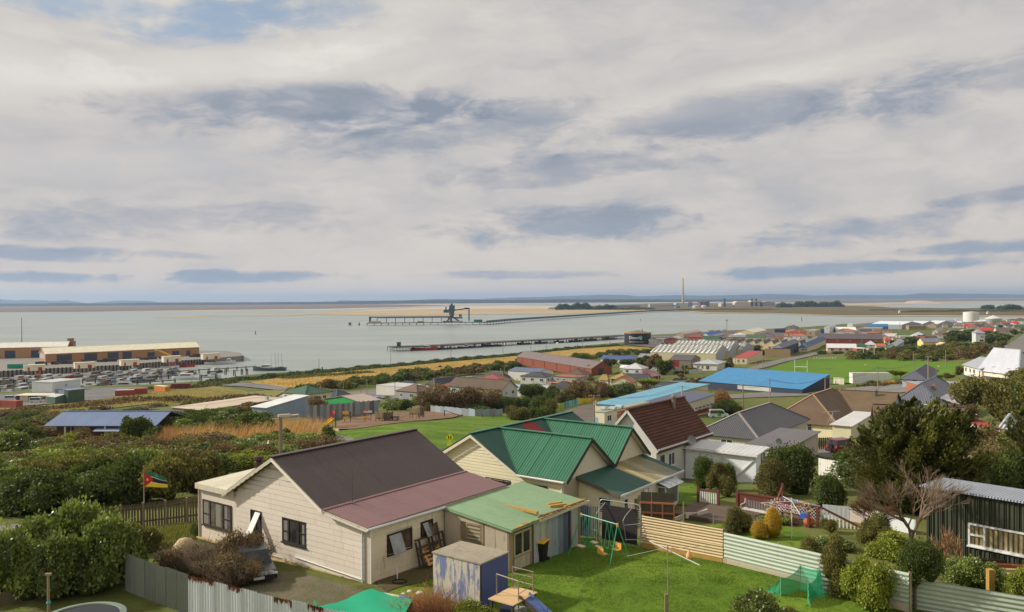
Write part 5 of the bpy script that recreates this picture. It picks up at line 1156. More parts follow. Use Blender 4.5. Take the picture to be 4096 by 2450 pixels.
Bd('S',(2725,1670),2584,2858,1620,'school block with navy roof and red brick base',cat='school',roof='mono',rise=10,wall=(226,216,188),rf=('ribbed',(76,80,104),.6),ov=.35,base=1.5,wins=tuple(('R',.09+.115*k,.9,1.5,.6,(W2,))for k in range(8)),doors=tuple(('R',.5,13.8,.95,(150,62,42),-.4,'brick_base')for _ in(0,))+(('R',.52,.9,1.7,(72,130,170),-.2),))
Bd('S',(2418,1704),2381,2600,1652,'flat roofed school wing with orange red side wall and skylights',cat='school',roof='flat',wall=(222,214,190),rf=('plain',(150,150,132)),ov=.1,base=1.2,doors=(('R',.55,11.5,2.3,(196,84,46),-.1,'red_panel'),('F',.12,.7,1.6,(140,190,204))),name='school_wing')
sk_=[o for o in COL.objects if o.name.startswith('school_wing')][0]
for k,(x_,y_)in enumerate(((-.6,4.5),(-.7,7.5),(-2.2,3.4))):MB().box(x_-.7,x_+.7,y_-.6,y_+.6,2.8,3.25).build('skylight',paint((196,204,206),rough=.25),sk_)
MB().tube((-1.6,1.2,3.0),(-.2,2.4,3.05),.1).build('vent_pipe',M_white,sk_)
hall,a_,b_,h_=Bd('S',(3208,1578),(2796,1556),3318,('m',1.6),'large hall with a single sloping bright blue roof',cat='hall',roof='mono',risem=3.9,wall=(58,66,84),rf=('ribbed',(62,138,186),.6,.05),ov=.2,base=1.5)
wall_panel(hall,a_,b_,'F',a_*.40,-.1,a_*.32,1.4,M_white,'white_wall')
bn=empty('banner',(0,0,0));bpy.data.objects.remove(bn)
Bd('H',(715,525),285,935,468,'low building with beige roof and green trim behind the iron wall',cat='building',roof='gable',axis='y',rise=75,wall=(54,158,84),rf=('plain',(184,168,152)),ov=.3)
Bd('H',(880,500),715,960,455,'small white roofed shed right of the green trimmed building',cat='shed',roof='flat',wall=(206,208,208),rf=('corrugated',(200,204,208),.5),ov=.2)
Bd('H',(850,440),620,945,415,'lilac roofed house behind the green trimmed building',roof='hip',rise=25,wall=(180,176,186),rf=('corrugated',(156,150,170),.5),ov=.3)
Bd('H',(420,440),265,610,402,'house with near black hip roof left of the power pole',roof='hip',rise=80,wall=(120,116,112),rf=('corrugated',(58,60,74),.5),ridge=(110,108,116),ov=.4)
Bd('H',(1205,398),893,1440,292,'long white block garage with a dark open bay',cat='garage',roof='flat',wall=(206,202,190),rf=('plain',(200,198,192)),ov=.1,doors=(('R',.45,9,2.2,(44,42,42)),))  # near-black panel paints the shade inside the open bay, no door there
Bd('H',(1330,305),1120,1430,285,'house with black hip roof behind the white block garage',roof='hip',rise=60,wall=(200,196,184),rf=('tile',(58,60,66),.17),ridge=(120,118,116),ov=.4)
Bd('H',(1570,325),1478,1945,258,'cream house with dark grey hip roof near the brown scrub',roof='hip',rise=64,wall=(222,210,172),rf=('tile',(70,72,80),.17),ridge=(140,138,136),ov=.4,wins=(('F',.7,.9,1.2,1.1),))
Bd('H',(2380,222),2120,2478,183,'white house with grey hip roof below the golden field',roof='hip',rise=72,wall=(214,208,190),rf=('tile',(88,84,86),.17),ridge=(190,184,178),ov=.4,wins=(('F',.3,.9,1.4,1.0),('F',.7,.9,1.4,1.0)))
Bd('H',(2362,470),1740,2545,318,'big house with long brown gable roof and white end above the brown scrub',roof='gable',axis='x',rise=105,wall=(196,198,192),rf=('tile',(96,80,66),.17),ov=.4,base=2)
Bd('D',(140,840),-60,300,720,'house with pale blue grey roof half behind the round dark tree',roof='gable',axis='x',rise=70,wall=(204,202,196),rf=('corrugated',(170,174,182),.5),ov=.4)
Bd('D',(930,718),560,1030,652,'long low white building with flat rusty brown roof',cat='building',roof='gable',axis='x',rise=30,wall=(216,208,186),rf=('plain',(146,122,110)),ov=.2,wins=(('F',.8,.9,1.0,.8),('R',.5,.9,2.0,.8)))
Bd('D',(600,760),430,620,700,'small house with pale grey roof right of the round dark tree',roof='gable',axis='x',rise=45,wall=(200,198,196),rf=('corrugated',(170,170,184),.5),ov=.3)
br,a_,b_,h_=Bd('D',(1290,500),(80,380),1622,385,'long red brick warehouse with weathered grey iron roof',cat='warehouse',roof='gable',axis='x',rise=112,wall=(132,70,52),rf=('corrugated',(124,108,104),.9,.5),ov=.25,wdirt=.5,doors=(('R',.45,3.0,3.4,(66,60,48)),))
for k in range(6):MB().box(-a_+a_*(k+.5)/6-.25,-a_+a_*(k+.5)/6+.25,-.2,.02,-.5,h_*.92).build('buttress',paint((140,70,50),var=.25),br)
Bd('D',(432,592),-60,668,450,'white gabled store with striped grey blue roof in front of the brick warehouse',cat='store',roof='gable',axis='x',rise=62,wall=(214,210,200),rf=('ribbed',(96,104,124),3.2),ov=.2,doors=(('F',.45,.8,.8,(40,40,40),1.6,'vent'),('F',.72,.8,.8,(40,40,40),1.6,'vent')))
Bd('D',(735,600),440,760,540,'low white shed with dark open front beside the striped store',cat='shed',roof='flat',wall=(212,206,186),rf=('plain',(60,64,58)),ov=.1)
Bd('D',(1965,320),1435,2065,252,'cream workshop with blue roof panels',cat='workshop',roof='gable',axis='x',rise=66,wall=(216,202,158),rf=('ribbed',(70,88,132),6.5),ov=.2)
Bd('D',(2290,250),2040,2330,215,'low shed with striped purple grey roof beyond the blue panelled workshop',cat='shed',roof='mono',rise=60,wall=(176,168,170),rf=('ribbed',(140,130,146),3),ov=.2)
Bd('D',(1900,412),1755,1945,372,'tiny teal house with white roof among trees',roof='gable',axis='x',rise=40,wall=(140,190,180),rf=('plain',(214,216,214)),ov=.3)
Bd('D',(1838,645),1585,2005,553,'white house with tan tiled hip roof',roof='hip',rise=95,wall=(212,208,196),rf=('tile',(178,148,86),.17),ridge=(190,160,100),ov=.5,wins=(('F',.25,.7,2.2,1.4),('F',.8,.7,1.8,1.4),('R',.3,.7,1.6,1.4)))
Bd('D',(1560,640),1415,1600,553,'left wing with its own tan roof beside the tan tiled house',cat='house wing',roof='hip',rise=70,wall=(206,200,188),rf=('tile',(166,140,84),.17),ov=.4)
Bd('D',(2150,600),1930,2405,525,'maroon brick house with faded pink roof',roof='hip',rise=88,wall=(110,66,60),rf=('tile',(178,128,132),.17),ov=.5,chim=((.8,.3,.7,.5,(150,84,60)),),wins=(('R',.6,.6,2.5,1.2),))
Bd('D',(2368,455),2245,2395,412,'small cream house with grey green roof above the pink roofed one',roof='hip',rise=45,wall=(214,206,178),rf=('corrugated',(112,116,104),.5),ov=.3,wins=(('F',.3,.8,1.2,1.0),))
Bd('A',(645,1405),55,('m',7),1315,'pink cream house with dark green black roof by the school',roof='gable',axis='x',rise=100,wall=(212,188,166),rf=('corrugated',(62,68,66),.5),ov=.4,wins=(('F',.22,.9,1.8,1.1),('F',.55,.9,.9,1.0)),th=24)
Bd('A',(945,1330),835,1000,1290,'tiny white hut between yellow bush and blue hall',cat='hut',roof='flat',wall=(214,210,200),rf=('plain',(196,190,176)),ov=.1,th=20)
Bd('A',(1300,1180),1210,1500,1110,'small white hut with flat roof at the top left of the blue hall',cat='hut',roof='flat',wall=(214,208,196),rf=('plain',(156,148,140)),ov=.2,th=27,wins=(('F',.5,.6,2.0,.9),))
Bd('A',(790,925),370,980,790,'grey corrugated shed with skylights and a red painted end',cat='shed',roof='gable',axis='x',rise=105,wall=(138,124,112),wk='corrugated',rf=('ribbed',(84,80,78),2.6),ov=.15,th=27,doors=(('F',.19,6.2,3.2,(150,44,44),.2,'red_sheet'),))
Bd('A',(650,800),330,985,690,'dark green roofed barn with white gable',cat='barn',roof='gable',axis='y',rise=92,wall=(196,196,186),rf=('ribbed',(58,78,52),2.6),ov=.2,th=27)
Bd('A',(1308,985),838,1470,858,'white cottage with pale grey hip roof above the picket fence',cat='cottage',roof='hip',rise=84,wall=(218,214,200),wk='board_wall',rf=('corrugated',(178,180,184),.5),ridge=(206,206,206),ov=.5,th=27,wins=(('F',.2,.6,.9,1.6),('F',.38,.6,.9,1.6),('F',.6,.4,1.6,1.8),('R',.4,.6,1.2,1.5)))
Bd('A',(1880,862),1605,2175,745,'cream house with red parapet roof and pinkish side',roof='mono',rise=40,wall=(220,206,170),rf=('plain',(168,62,62)),ov=.1,th=27,wins=(('F',.4,.9,1.1,1.5),('F',.75,.9,1.2,1.6)),wdirt=.3)
def strips(root,quad,n,w,material,name='skylight_strip',f0=.02,f1=.98):
 A_,B_,C_,D_=[Vector(q)for q in quad]
 nn_=(B_-A_).cross(D_-A_).normalized();nn_=nn_ if nn_.z>0 else-nn_
 for k in range(n):
  s=(k+.5)/n;e=w/(B_-A_).length/2
  p=[A_.lerp(B_,s-e).lerp(D_.lerp(C_,s-e),f0),A_.lerp(B_,s+e).lerp(D_.lerp(C_,s+e),f0),A_.lerp(B_,s+e).lerp(D_.lerp(C_,s+e),f1),A_.lerp(B_,s-e).lerp(D_.lerp(C_,s-e),f1)]
  MB().prism([q+nn_*.05 for q in p],nn_*.06).build(name,material,root)
sk_m=paint((120,120,104),rough=.4)
wa=[]
for(c_,l_,r_,tp_,rs_,lb,n_)in(((1530,760),380,1772,600,175,'tallest white striped roof warehouse, middle of the three',15),((1772,725),1600,2006,575,110,'shortest white striped warehouse, at the right end of the three',3),((1270,795),5,1530,655,150,'longest white striped warehouse, nearest to the town',14)):
 o_,a_,b_,h_=Bd('A',c_,l_,r_,tp_,lb,cat='warehouse',roof='gable',axis='x',rise=rs_,wall=(206,196,156),wk='corrugated',rf=('plain',(222,220,214)),ov=.15,th=27,wdirt=.05,group='white striped warehouses')
 MB().prism([(.02,0,.0),(.02,b_,0),(.02,b_,h_),(.02,b_/2,h_+rs_*o_.location.y/FPX/4.846-.15),(.02,0,h_)],(.06,0,0)).build('end_wall',mat('corrugated',srgb((176,178,180)),.6,pitch=.5,axis='xy',var=.08),o_)
 strips(o_,roof_faces('gable',a_,b_,h_,rs_*o_.location.y/FPX/4.846,.15,'x')[0],n_,.9,sk_m)
def sawtooth(fr,c,l,n,h,rise,depth,label,wall,th=27,z=None,cols=((66,74,72),(206,202,190)),cat='factory'):
 C,th_,a,b,hh_=site(fr,c,l,('m',depth),('m',h),th,z);root=empty('factory',C,-th_,label,cat);wm=mat('corrugated',srgb(wall),.7,pitch=.5,axis='xy',var=.08)
 MB().box(-a,0,0,depth,-1,h).build('wall',wm,root);w_=a/n
 for k in range(n):
  x0=-a+k*w_;x1=x0+w_;xp=x0+w_*.80
  MB().prism([(x0,-.02,h-.02),(x1,-.02,h-.02),(xp,-.02,h+rise-.1)],(0,depth,0)).build('saw_tooth',wm,root)
  b_=MB();b_.slab([(x0,-.2,h+.05),(xp,-.2,h+rise),(xp,depth,h+rise),(x0,depth,h+.05)],.08);b_.cur=1;b_.slab([(xp,-.2,h+rise),(x1,-.2,h+.05),(x1,depth,h+.05),(xp,depth,h+rise)],.08)
  b_.build('roof',[paint(cols[1]),paint(cols[0])],root)
 return root
sawtooth('S',(3205,1405),2884,9,4.6,2.9,30,'cream saw-tooth roofed factory with nine bays',(216,200,158))
sawtooth('B',(1180,595),600,3,3.4,2.2,18,'pale grey building with three saw-tooth roof bays',(176,174,166),cols=((70,84,78),(196,200,202)))
Bd('A',(2015,325),1650,2262,250,'big yellow cream warehouse with white gable roof',cat='warehouse',roof='gable',axis='y',rise=55,wall=(222,202,150),rf=('plain',(214,208,196)),ov=.3,th=27,doors=(('F',.02,1,1,(214,190,140)),))
Bd('A',(1640,345),1520,1700,300,'low cream lean-to at the left of the yellow cream warehouse',cat='lean-to',roof='flat',wall=(214,196,150),rf=('plain',(196,188,172)),ov=.1,th=27)
Bd('A',(650,362),508,1002,278,'tan brick store with pinkish roof by the water',cat='store',roof='gable',axis='y',rise=28,wall=(186,164,136),rf=('ribbed',(184,150,130),3),ov=.2,th=27,wins=tuple(('R',.1+.14*k,.8,1.6,1.2)for k in range(6)))
Bd('A',(1128,358),1000,1412,295,'white building with bright blue roof',cat='building',roof='gable',axis='y',rise=42,wall=(216,216,214),rf=('plain',(44,116,196)),ov=.3,th=27,wins=(('R',.25,.8,2,1.8),('R',.7,.8,2,1.2),('R',.9,.8,2,1.2)),doors=(('F',.45,4.6,2.6,(54,104,176)),))
Bd('A',(1140,260),1102,1242,212,'small pinkish box building, left of the two behind the blue roof',cat='building',roof='flat',wall=(196,184,168),rf=('plain',(176,130,120)),ov=.1,th=27)
Bd('A',(1290,250),1250,1362,205,'small pinkish box building, right of the two behind the blue roof',cat='building',roof='flat',wall=(200,186,170),rf=('plain',(180,134,124)),ov=.1,th=27)
Bd('A',(1400,240),1386,1480,195,'white cabin at the foot of the lattice mast',cat='cabin',roof='flat',wall=(206,206,200),rf=('plain',(190,188,180)),ov=.1,th=27)
Bd('A',(500,455),362,615,375,'white arched boat tent with dark open mouth',cat='tent',roof='gable',axis='y',rise=45,wall=(212,212,208),rf=('plain',(216,216,214)),ov=.3,th=27,doors=(('F',.5,5.4,3.2,(62,56,52)),))  # the open mouth is a flat panel coloured as dark as its inner shade
Bd('A',(362,458),108,('m',6),375,'long pale grey store beside the boat tent',cat='store',roof='flat',wall=(180,180,178),rf=('plain',(190,190,186)),ov=.2,th=20)
Bd('A',(355,370),60,('m',8),335,'second low grey store behind the long pale one',cat='store',roof='flat',wall=(160,160,158),rf=('plain',(150,150,148)),ov=.2,th=20)
Bd('A',(2420,400),2040,('m',10),330,'low purple grey roofed shed right of the yellow cream warehouse',cat='shed',roof='hip',rise=60,wall=(190,176,160),rf=('plain',(110,102,118)),ov=.2,th=20)
Bd('B',(600,530),318,745,400,'salmon pink two storey hotel with dark red roof',cat='hotel',roof='hip',rise=36,wall=(226,150,106),rf=('plain',(150,50,50)),ov=.3,th=27,wins=tuple(('F',.3+.26*k,3.6,1.4,2.4)for k in range(3)),chim=((.95,.1,.9,.5,(226,170,120)),))
Bd('B',(912,480),732,1022,362,'tan two storey building right of the salmon hotel',cat='building',roof='flat',wall=(176,160,126),rf=('plain',(150,148,144)),ov=.1,th=27,wins=(('F',.5,2.5,1.4,2.4),),wdirt=.4)
Bd('B',(490,360),288,602,312,'brown shed with dark green grey roof by the water',cat='shed',roof='gable',axis='y',rise=40,wall=(150,132,106),rf=('plain',(88,92,84)),ov=.2,th=27)
Bd('B',(335,405),128,350,335,'navy blue shed left of the salmon hotel',cat='shed',roof='gable',axis='x',rise=18,wall=(44,54,80),rf=('plain',(60,66,84)),ov=.2,th=27)
Bd('B',(1192,405),1086,1322,290,'tall white cube building by the slipway',cat='building',roof='gable',axis='y',rise=28,wall=(214,214,212),rf=('plain',(216,216,214)),ov=.1,th=27)
Bd('B',(1085,412),1018,1092,330,'bright blue shed left of the white cube building',cat='shed',roof='flat',wall=(36,64,156),rf=('plain',(50,80,150)),ov=.1,th=27)
Bd('B',(1720,380),1318,('m',22),345,'long shed with bright white roof right of the white cube',cat='shed',roof='gable',axis='x',rise=60,wall=(210,212,212),rf=('plain',(220,220,216)),ov=.1,th=14)
Bd('B',(1640,285),1535,2050,232,'far white cannery shed with ribbed roof',cat='shed',roof='gable',axis='y',rise=26,wall=(208,204,196),rf=('ribbed',(218,214,206),4),ov=.1,th=40)
Bd('B',(2322,345),1925,2700,275,'big processing shed with teal blue roof and navy side',cat='shed',roof='gable',axis='x',rise=48,wall=(66,96,130),rf=('plain',(42,118,158)),ov=.2,th=27,doors=(('F',.3,22,4,(190,190,188)),))
Bd('B',(2120,412),1632,2255,385,'grey brown gabled shed below the teal roof',cat='shed',roof='gable',axis='x',rise=58,wall=(150,134,110),rf=('plain',(116,104,96)),ov=.2,th=27)
Bd('B',(2225,600),985,2330,520,'very long dark grey roofed building with white ridge',cat='building',roof='gable',axis='x',rise=100,wall=(140,70,56),rf=('plain',(96,86,88)),ridge=(206,206,204),ov=.2,th=20)
Bd('B',(272,862),95,592,692,'dark navy warehouse with grey hip roof and tan end',cat='warehouse',roof='hip',rise=70,wall=(66,70,92),rf=('plain',(112,110,122)),ov=.3,th=27,doors=(('F',.5,16,5,(150,128,96),0,'tan_wall'),),wdirt=.4)
Bd('S',(3112,1408),3070,3130,1386,'narrow building with tan front and a red stripe by the factory',cat='building',roof='flat',wall=(206,184,140),rf=('plain',(176,168,150)),ov=.1,th=27,doors=(('F',.8,1.6,4.4,(190,74,50),0,'red_stripe'),))
Bd('B',(760,765),592,1120,675,'cream house with blue grey hip roof by the bend in the road',roof='hip',rise=72,wall=(220,206,166),rf=('plain',(62,88,124)),ridge=(120,140,160),ov=.4,th=27,wins=(('F',.5,1,1.4,1.1),('F',.85,1,1.4,1.1)))
Bd('B',(852,665),728,902,585,'white box building behind the blue grey roof',cat='building',roof='flat',wall=(214,214,210),rf=('plain',(200,198,190)),ov=.2,th=20)
Bd('B',(1712,770),(1152,795),('m',9),688,'long pinkish house with white roof and three dark windows',roof='gable',axis='x',rise=78,wall=(224,194,174),rf=('plain',(206,204,204)),ov=.4,wins=(('F',.17,.8,2.0,1.5),('F',.45,.8,1.6,1.5),('F',.68,.8,2.0,1.5)))
Bd('B',(1885,775),1720,1912,705,'brick and white annex with white awning beside the pinkish house',cat='annex',roof='flat',wall=(156,96,76),rf=('plain',(212,214,212)),ov=.6,th=10)
Bd('B',(1555,600),1225,('m',8),560,'red brick low building behind the pinkish house',cat='building',roof='gable',axis='x',rise=40,wall=(156,70,56),rf=('plain',(146,62,54)),ov=.2,th=20)
Bd('B',(1960,600),1560,('m',8),560,'cream house with brown red roof and two pale chimneys',roof='gable',axis='x',rise=60,wall=(220,206,170),rf=('plain',(128,78,66)),ov=.3,th=20,chim=((.35,.5,.9,.6,(206,190,160)),(.78,.5,.9,.6,(206,190,160))))
Bd('B',(1905,705),1700,1985,660,'house with dark green hip roof beside the pinkish one',roof='hip',rise=75,wall=(190,186,170),rf=('plain',(50,92,64)),ov=.3,th=24)
Bd('B',(2090,685),1885,2245,628,'house with pale grey hip roof beside the dark green one',roof='hip',rise=72,wall=(206,202,190),rf=('plain',(196,196,200)),ov=.3,th=24)
Bd('B',(2290,690),2100,2330,655,'low building with rusty orange roof',cat='building',roof='mono',rise=30,wall=(190,176,160),rf=('plain',(190,104,56)),ov=.1,th=20)
Bd('B',(2478,770),2318,2640,652,'grey blue iron garage with gable front near the white car',cat='garage',roof='gable',axis='y',rise=42,wall=(156,166,178),rf=('plain',(196,200,204)),ov=.2,th=30)
Bd('S',(3560,1380),3540,3610,1362,'row house with bright red roof above the hedge',roof='hip',rise=12,wall=(200,190,180),rf=('plain',(190,62,50)),ov=.3,th=20)
Bd('B',(2500,500),2270,('m',10),470,'white and red roofed house left of the tall hedge',roof='gable',axis='x',rise=60,wall=(190,110,100),rf=('plain',(206,196,196)),ov=.2,th=20)
for(c_,r_,l_,tp_,rs_,lb)in(((112,330),492,-500,242,62,'white roofed shed with grey gable, first of three from the left'),((500,300),800,200,232,60,'white roofed shed with grey gable, middle of three'),((815,290),1115,560,225,62,'white roofed shed with grey gable, last of three')):
 Bd('C',c_,l_,r_,tp_,lb,cat='shed',roof='gable',axis='x',rise=rs_,wall=(160,162,168),rf=('plain',(218,218,216)),ov=.1,th=48,group='white roofed harbour sheds',wdirt=.05)
Bd('C',(1290,240),1050,1580,200,'low white shed in front of the tall white tank',cat='shed',roof='gable',axis='x',rise=30,wall=(190,190,190),rf=('plain',(214,214,212)),ov=.1,th=20)
Bd('C',(585,340),250,('m',12),262,'brown two storey building with flat roof',cat='building',roof='flat',wall=(166,136,108),rf=('plain',(140,128,112)),ov=.1,th=10,wins=tuple(('F',.12+.24*k,2,1.6,1.6)for k in range(4)))
Bd('C',(815,470),700,920,372,'white house with gable, left of two by the dark hedge',roof='gable',axis='y',rise=44,wall=(212,208,196),rf=('plain',(176,168,150)),ov=.3,th=32)
Bd('C',(1080,455),930,1150,378,'white house with gable, right of two by the dark hedge',roof='gable',axis='y',rise=46,wall=(206,200,188),rf=('plain',(150,140,124)),ov=.3,th=32)
Bd('C',(600,520),318,690,460,'house with pale steel hip roof below the brown two storey building',roof='hip',rise=78,wall=(196,190,172),rf=('plain',(186,190,202)),ov=.3,th=18)
Bd('C',(1010,300),905,1130,250,'small brown and cream building by the white sheds',cat='building',roof='gable',axis='y',rise=20,wall=(190,172,140),rf=('plain',(130,120,108)),ov=.2,th=24)
Bd('C',(1290,290),1140,1330,235,'small grey gabled building next to the pink house',cat='building',roof='gable',axis='y',rise=40,wall=(176,172,166),rf=('plain',(150,150,152)),ov=.2,th=24)
Bd('C',(1470,300),1318,1600,240,'bright pink house with pink roof',roof='gable',axis='x',rise=28,wall=(226,96,110),rf=('plain',(214,84,96)),ov=.2,th=24)
Bd('C',(870,706),528,('m',8),575,'yellow cottage with grey roof and a little front gable',cat='cottage',roof='gable',axis='x',rise=76,wall=(232,206,132),rf=('plain',(120,118,122)),ov=.3,th=3,wins=(('F',.3,1,2.6,1.5),('F',.78,1,2.4,1.5)),chim=((.55,.5,.5,.3,(206,196,190)),))
Bd('C',(848,704),735,('m',2),570,'front porch gable of the yellow cottage',cat='porch',roof='gable',axis='y',rise=34,wall=(236,218,170),rf=('plain',(214,206,184)),ov=.3,th=3,z=None)
Bd('C',(1040,716),868,('m',6),618,'pale garage with grey door right of the yellow cottage',cat='garage',roof='gable',axis='y',rise=30,wall=(232,206,150),rf=('plain',(206,186,160)),ov=.2,th=3,doors=(('F',.55,2.8,2.3,(176,172,170)),))
Bd('C',(1722,585),1548,2095,395,'two storey white house with lilac grey hip roof by the road',roof='hip',rise=55,wall=(206,210,206),rf=('plain',(150,142,156)),ov=.5,th=18,wins=(('F',.7,3.4,2.0,.9),('F',.65,.4,2.6,1.8)))
Bd('C',(1935,375),1612,('m',10),350,'house with bright red hip roof behind the lilac roofed one',roof='hip',rise=60,wall=(200,196,190),rf=('plain',(196,60,46)),ov=.3,th=18)
Bd('C',(2250,400),1950,('m',10),362,'brown roofed terrace behind the lilac roofed house',roof='gable',axis='x',rise=70,wall=(206,196,180),rf=('plain',(104,88,84)),ov=.2,th=14)
Bd('C',(2400,245),2262,2520,210,'house with bright red roof at the top right',roof='hip',rise=55,wall=(222,214,196),rf=('plain',(196,58,56)),ov=.3,th=20)
Bd('C',(2262,235),2050,('m',9),215,'long house with dull red roof left of the bright red one',roof='gable',axis='x',rise=36,wall=(150,110,100),rf=('plain',(146,84,80)),ov=.2,th=10)
Bd('C',(1735,240),1590,('m',8),215,'brown roofed cottage between the two white tanks',cat='cottage',roof='gable',axis='x',rise=26,wall=(190,176,140),rf=('plain',(96,78,74)),ov=.2,th=10)
Bd('C',(2110,290),1935,2180,250,'grey gable roofed house below the cone topped tank',roof='gable',axis='y',rise=50,wall=(190,184,172),rf=('plain',(104,98,100)),ov=.2,th=24)
vl,a_,b_,h_=Bd('C',(2388,1335),(1630,1318),2700,1125,'large white villa with pale grey iron hip roof',cat='villa',roof='hip',rise=395,wall=(222,216,198),wk='board_wall',wpitch=.25,rf=('corrugated',(172,174,182),.5),ridge=(204,206,210),ov=.6,base=1.5,wins=(('F',.36,1.0,1.35,2.1,(W2,('h',.5,0,1))),('F',.75,1.0,1.35,2.1,(W2,('h',.5,0,1)))))
MB().box(-a_-.06,.06,-.06,.3,-.8,.25).build('foundation',paint((74,82,98)),vl)
vw,a2_,b2_,h2_=Bd('C',(1660,1320),(1318,1312),('m',9),1090,'lower left wing of the white villa',cat='villa wing',roof='gable',axis='x',rise=150,wall=(222,216,198),wk='board_wall',wpitch=.25,rf=('corrugated',(168,170,176),.5),ov=.5,base=1.5)
MB().box(-a2_-.06,.06,-.06,.3,-.8,.2).build('foundation',paint((74,82,98)),vw)
Bd('C',(565,1412),118,795,1290,'slate grey roofed house with blue trim beside the road',roof='hip',rise=150,wall=(196,204,214),rf=('tile',(100,98,110),.17),ov=.6,th=33,base=2)
Bd('B',(2395,1318),1640,('m',3.5),1185,'long plain white walled building beside the playing field',cat='changing rooms',roof='flat',wall=(222,220,214),rf=('plain',(190,186,172)),ov=.05,wdirt=.03,th=4)
Bd('S',(812,1665),687,1140,1641,'wide flat beige roofed building behind the dark bushes',cat='building',roof='hip',rise=14,wall=(150,140,124),rf=('plain',(196,178,154)),ov=.3,th=30,chim=((.9,.8,.8,.6,(190,190,192)),))
Bd('S',(1065,1680),1008,1232,1632,'pale blue walled shed with white roof in front of the beige one',cat='shed',roof='mono',rise=22,wall=(146,160,178),wk='corrugated',rf=('ribbed',(238,238,232),.6),ov=.25,th=26)
Bd('S',(1190,1602),1120,('m',7),1590,'small house with pale steel roof behind the beige one',roof='gable',axis='x',rise=14,wall=(196,176,160),rf=('plain',(178,182,196)),ov=.2,th=20)
sh2,a_,b_,h_=Bd('S',(607,1745),(228,1762),('m',7.5),1690,'brick house with long blue grey iron roof on posts',roof='gable',axis='x',rise=44,wall=(100,66,54),rf=('corrugated',(112,128,160),.25),ov=1.2,base=3)
for k in range(3):MB().box(-a_*(.03+.42*k)-.1,-a_*(.03+.42*k)+.1,-1.1,-.9,-1.5,h_-.3).build('post',M_white,sh2)
MB().slab([(-a_*.55,-1.8,h_-1.0),(-a_*.25,-1.8,h_-1.0),(-a_*.25,-.1,h_-.55),(-a_*.55,-.1,h_-.55)],.08).build('porch_roof',paint((150,158,180)),sh2)
wall_panel(sh2,a_,b_,'F',a_*.5,-.2,2.2,1.6,paint((190,176,156)),'screen')
Bd('E',(905,1350),315,('m',6),1225,'cream harbour office with flat pale roof and dark bay',cat='building',roof='flat',wall=(216,206,178),rf=('plain',(220,212,188)),ov=.8,th=4,wins=(('F',.85,.7,3,1.2),),doors=(('F',.55,3.6,2.4,(66,84,68)),('F',.06,1.4,2.4,(60,60,56))))
Bd('E',(1322,1372),1068,1640,1128,'dark green harbour shed with grey roller door',cat='shed',roof='gable',axis='y',rise=26,wall=(76,96,76),wk='corrugated',rf=('plain',(130,136,158)),ov=.1,th=30,doors=(('F',.5,3.6,4.6,(128,130,150)),))
Bd('E',(1068,1385),905,('m',6),1260,'low green annex left of the dark green shed',cat='annex',roof='mono',rise=60,wall=(84,110,88),rf=('plain',(190,194,190)),ov=.1,th=30)
wsd,a_,b_,h_=Bd('E',(1562,1130),(1018,1205),('m',12),905,'large plain white harbour shed with a pale blue flower emblem',cat='shed',roof='flat',wall=(206,210,208),rf=('plain',(200,200,190)),ov=.1,wdirt=.03,z=2.6)
em=MB()
for k in range(6):
 an=k*math.pi/3;c_=Vector((-a_*.52+.5*math.cos(an),-.03,h_*.62+.5*math.sin(an)));em.prism([c_+Vector((.28*math.cos(an+j*math.pi/2),0,.28*math.sin(an+j*math.pi/2)))for j in range(4)],(0,-.02,0))
em.build('emblem',paint((84,150,196)),wsd)
QZ=3.6
def deck(name,pts,z,th,m_,label=None,cat=None,kind=None):
 w_=[Zp(u,v,z)for u,v in pts];o=MB().prism([(p.x,p.y,z)for p in w_],(0,0,-th)).build(name,m_);return tag(o,label,cat,None,kind)
conc=paint((140,132,122),var=.2);piles=mat('pier_timber',srgb((72,62,52)),.9,var=.3)
deck('quay',[(-300,1497),(0,1486),(186,1475),(360,1467),(485,1461),(545,1455),(640,1447),(823,1437),(941,1428),(977,1424),(962,1412),(900,1404),(700,1404),(300,1408),(0,1411),(-300,1416)],QZ,3.9,conc,kind='structure')
fs=MB();qp=[Zp(u,v,QZ)for u,v in((0,1486),(186,1475),(485,1461),(823,1437),(977,1424))]
qf=empty('quay_fender_wall',(qp[0].x,qp[0].y,0),0,'row of dark timber piles facing the harbour quay','fender piles')
for A_,B_ in zip(qp[:-1],qp[1:]):
 n=int((B_-A_).length/2.2)
 for k in range(n):p=A_.lerp(B_,k/n)-qp[0];fs.box(p.x-.35,p.x+.35,p.y-.9,p.y-.3,-.5,QZ+.3)
 d_=(B_-A_);fs.bar(A_-qp[0]+Vector((0,-.3,-1.7)),B_-qp[0]+Vector((0,-.3,-1.7)),.4,3.6)
tag(fs.build('pile',piles,qf),kind='stuff')
qw,a_,b_,h_=Bd('S',(797,1421),(182,1453),('m',16),1388,'long ochre quay warehouse with bright cream roof',cat='warehouse',roof='gable',axis='x',rise=21,wall=(172,128,82),rf=('plain',(246,236,204)),ov=.5,z=QZ,wdirt=.3,base=.2)
for f_,w_ in((.11,.09),(.27,.08),(.41,.07),(.50,.06),(.66,.05),(.83,.05),(.92,.03)):wall_panel(qw,a_,b_,'F',a_*(f_-w_/2),.0,a_*w_,h_*(.82 if w_>.055 else .62),paint((70,72,84)),'sliding_door')
wall_panel(qw,a_,b_,'L',b_*.1,h_*.45,b_*.8,h_*.5,paint((176,170,176)),'gable_panel')
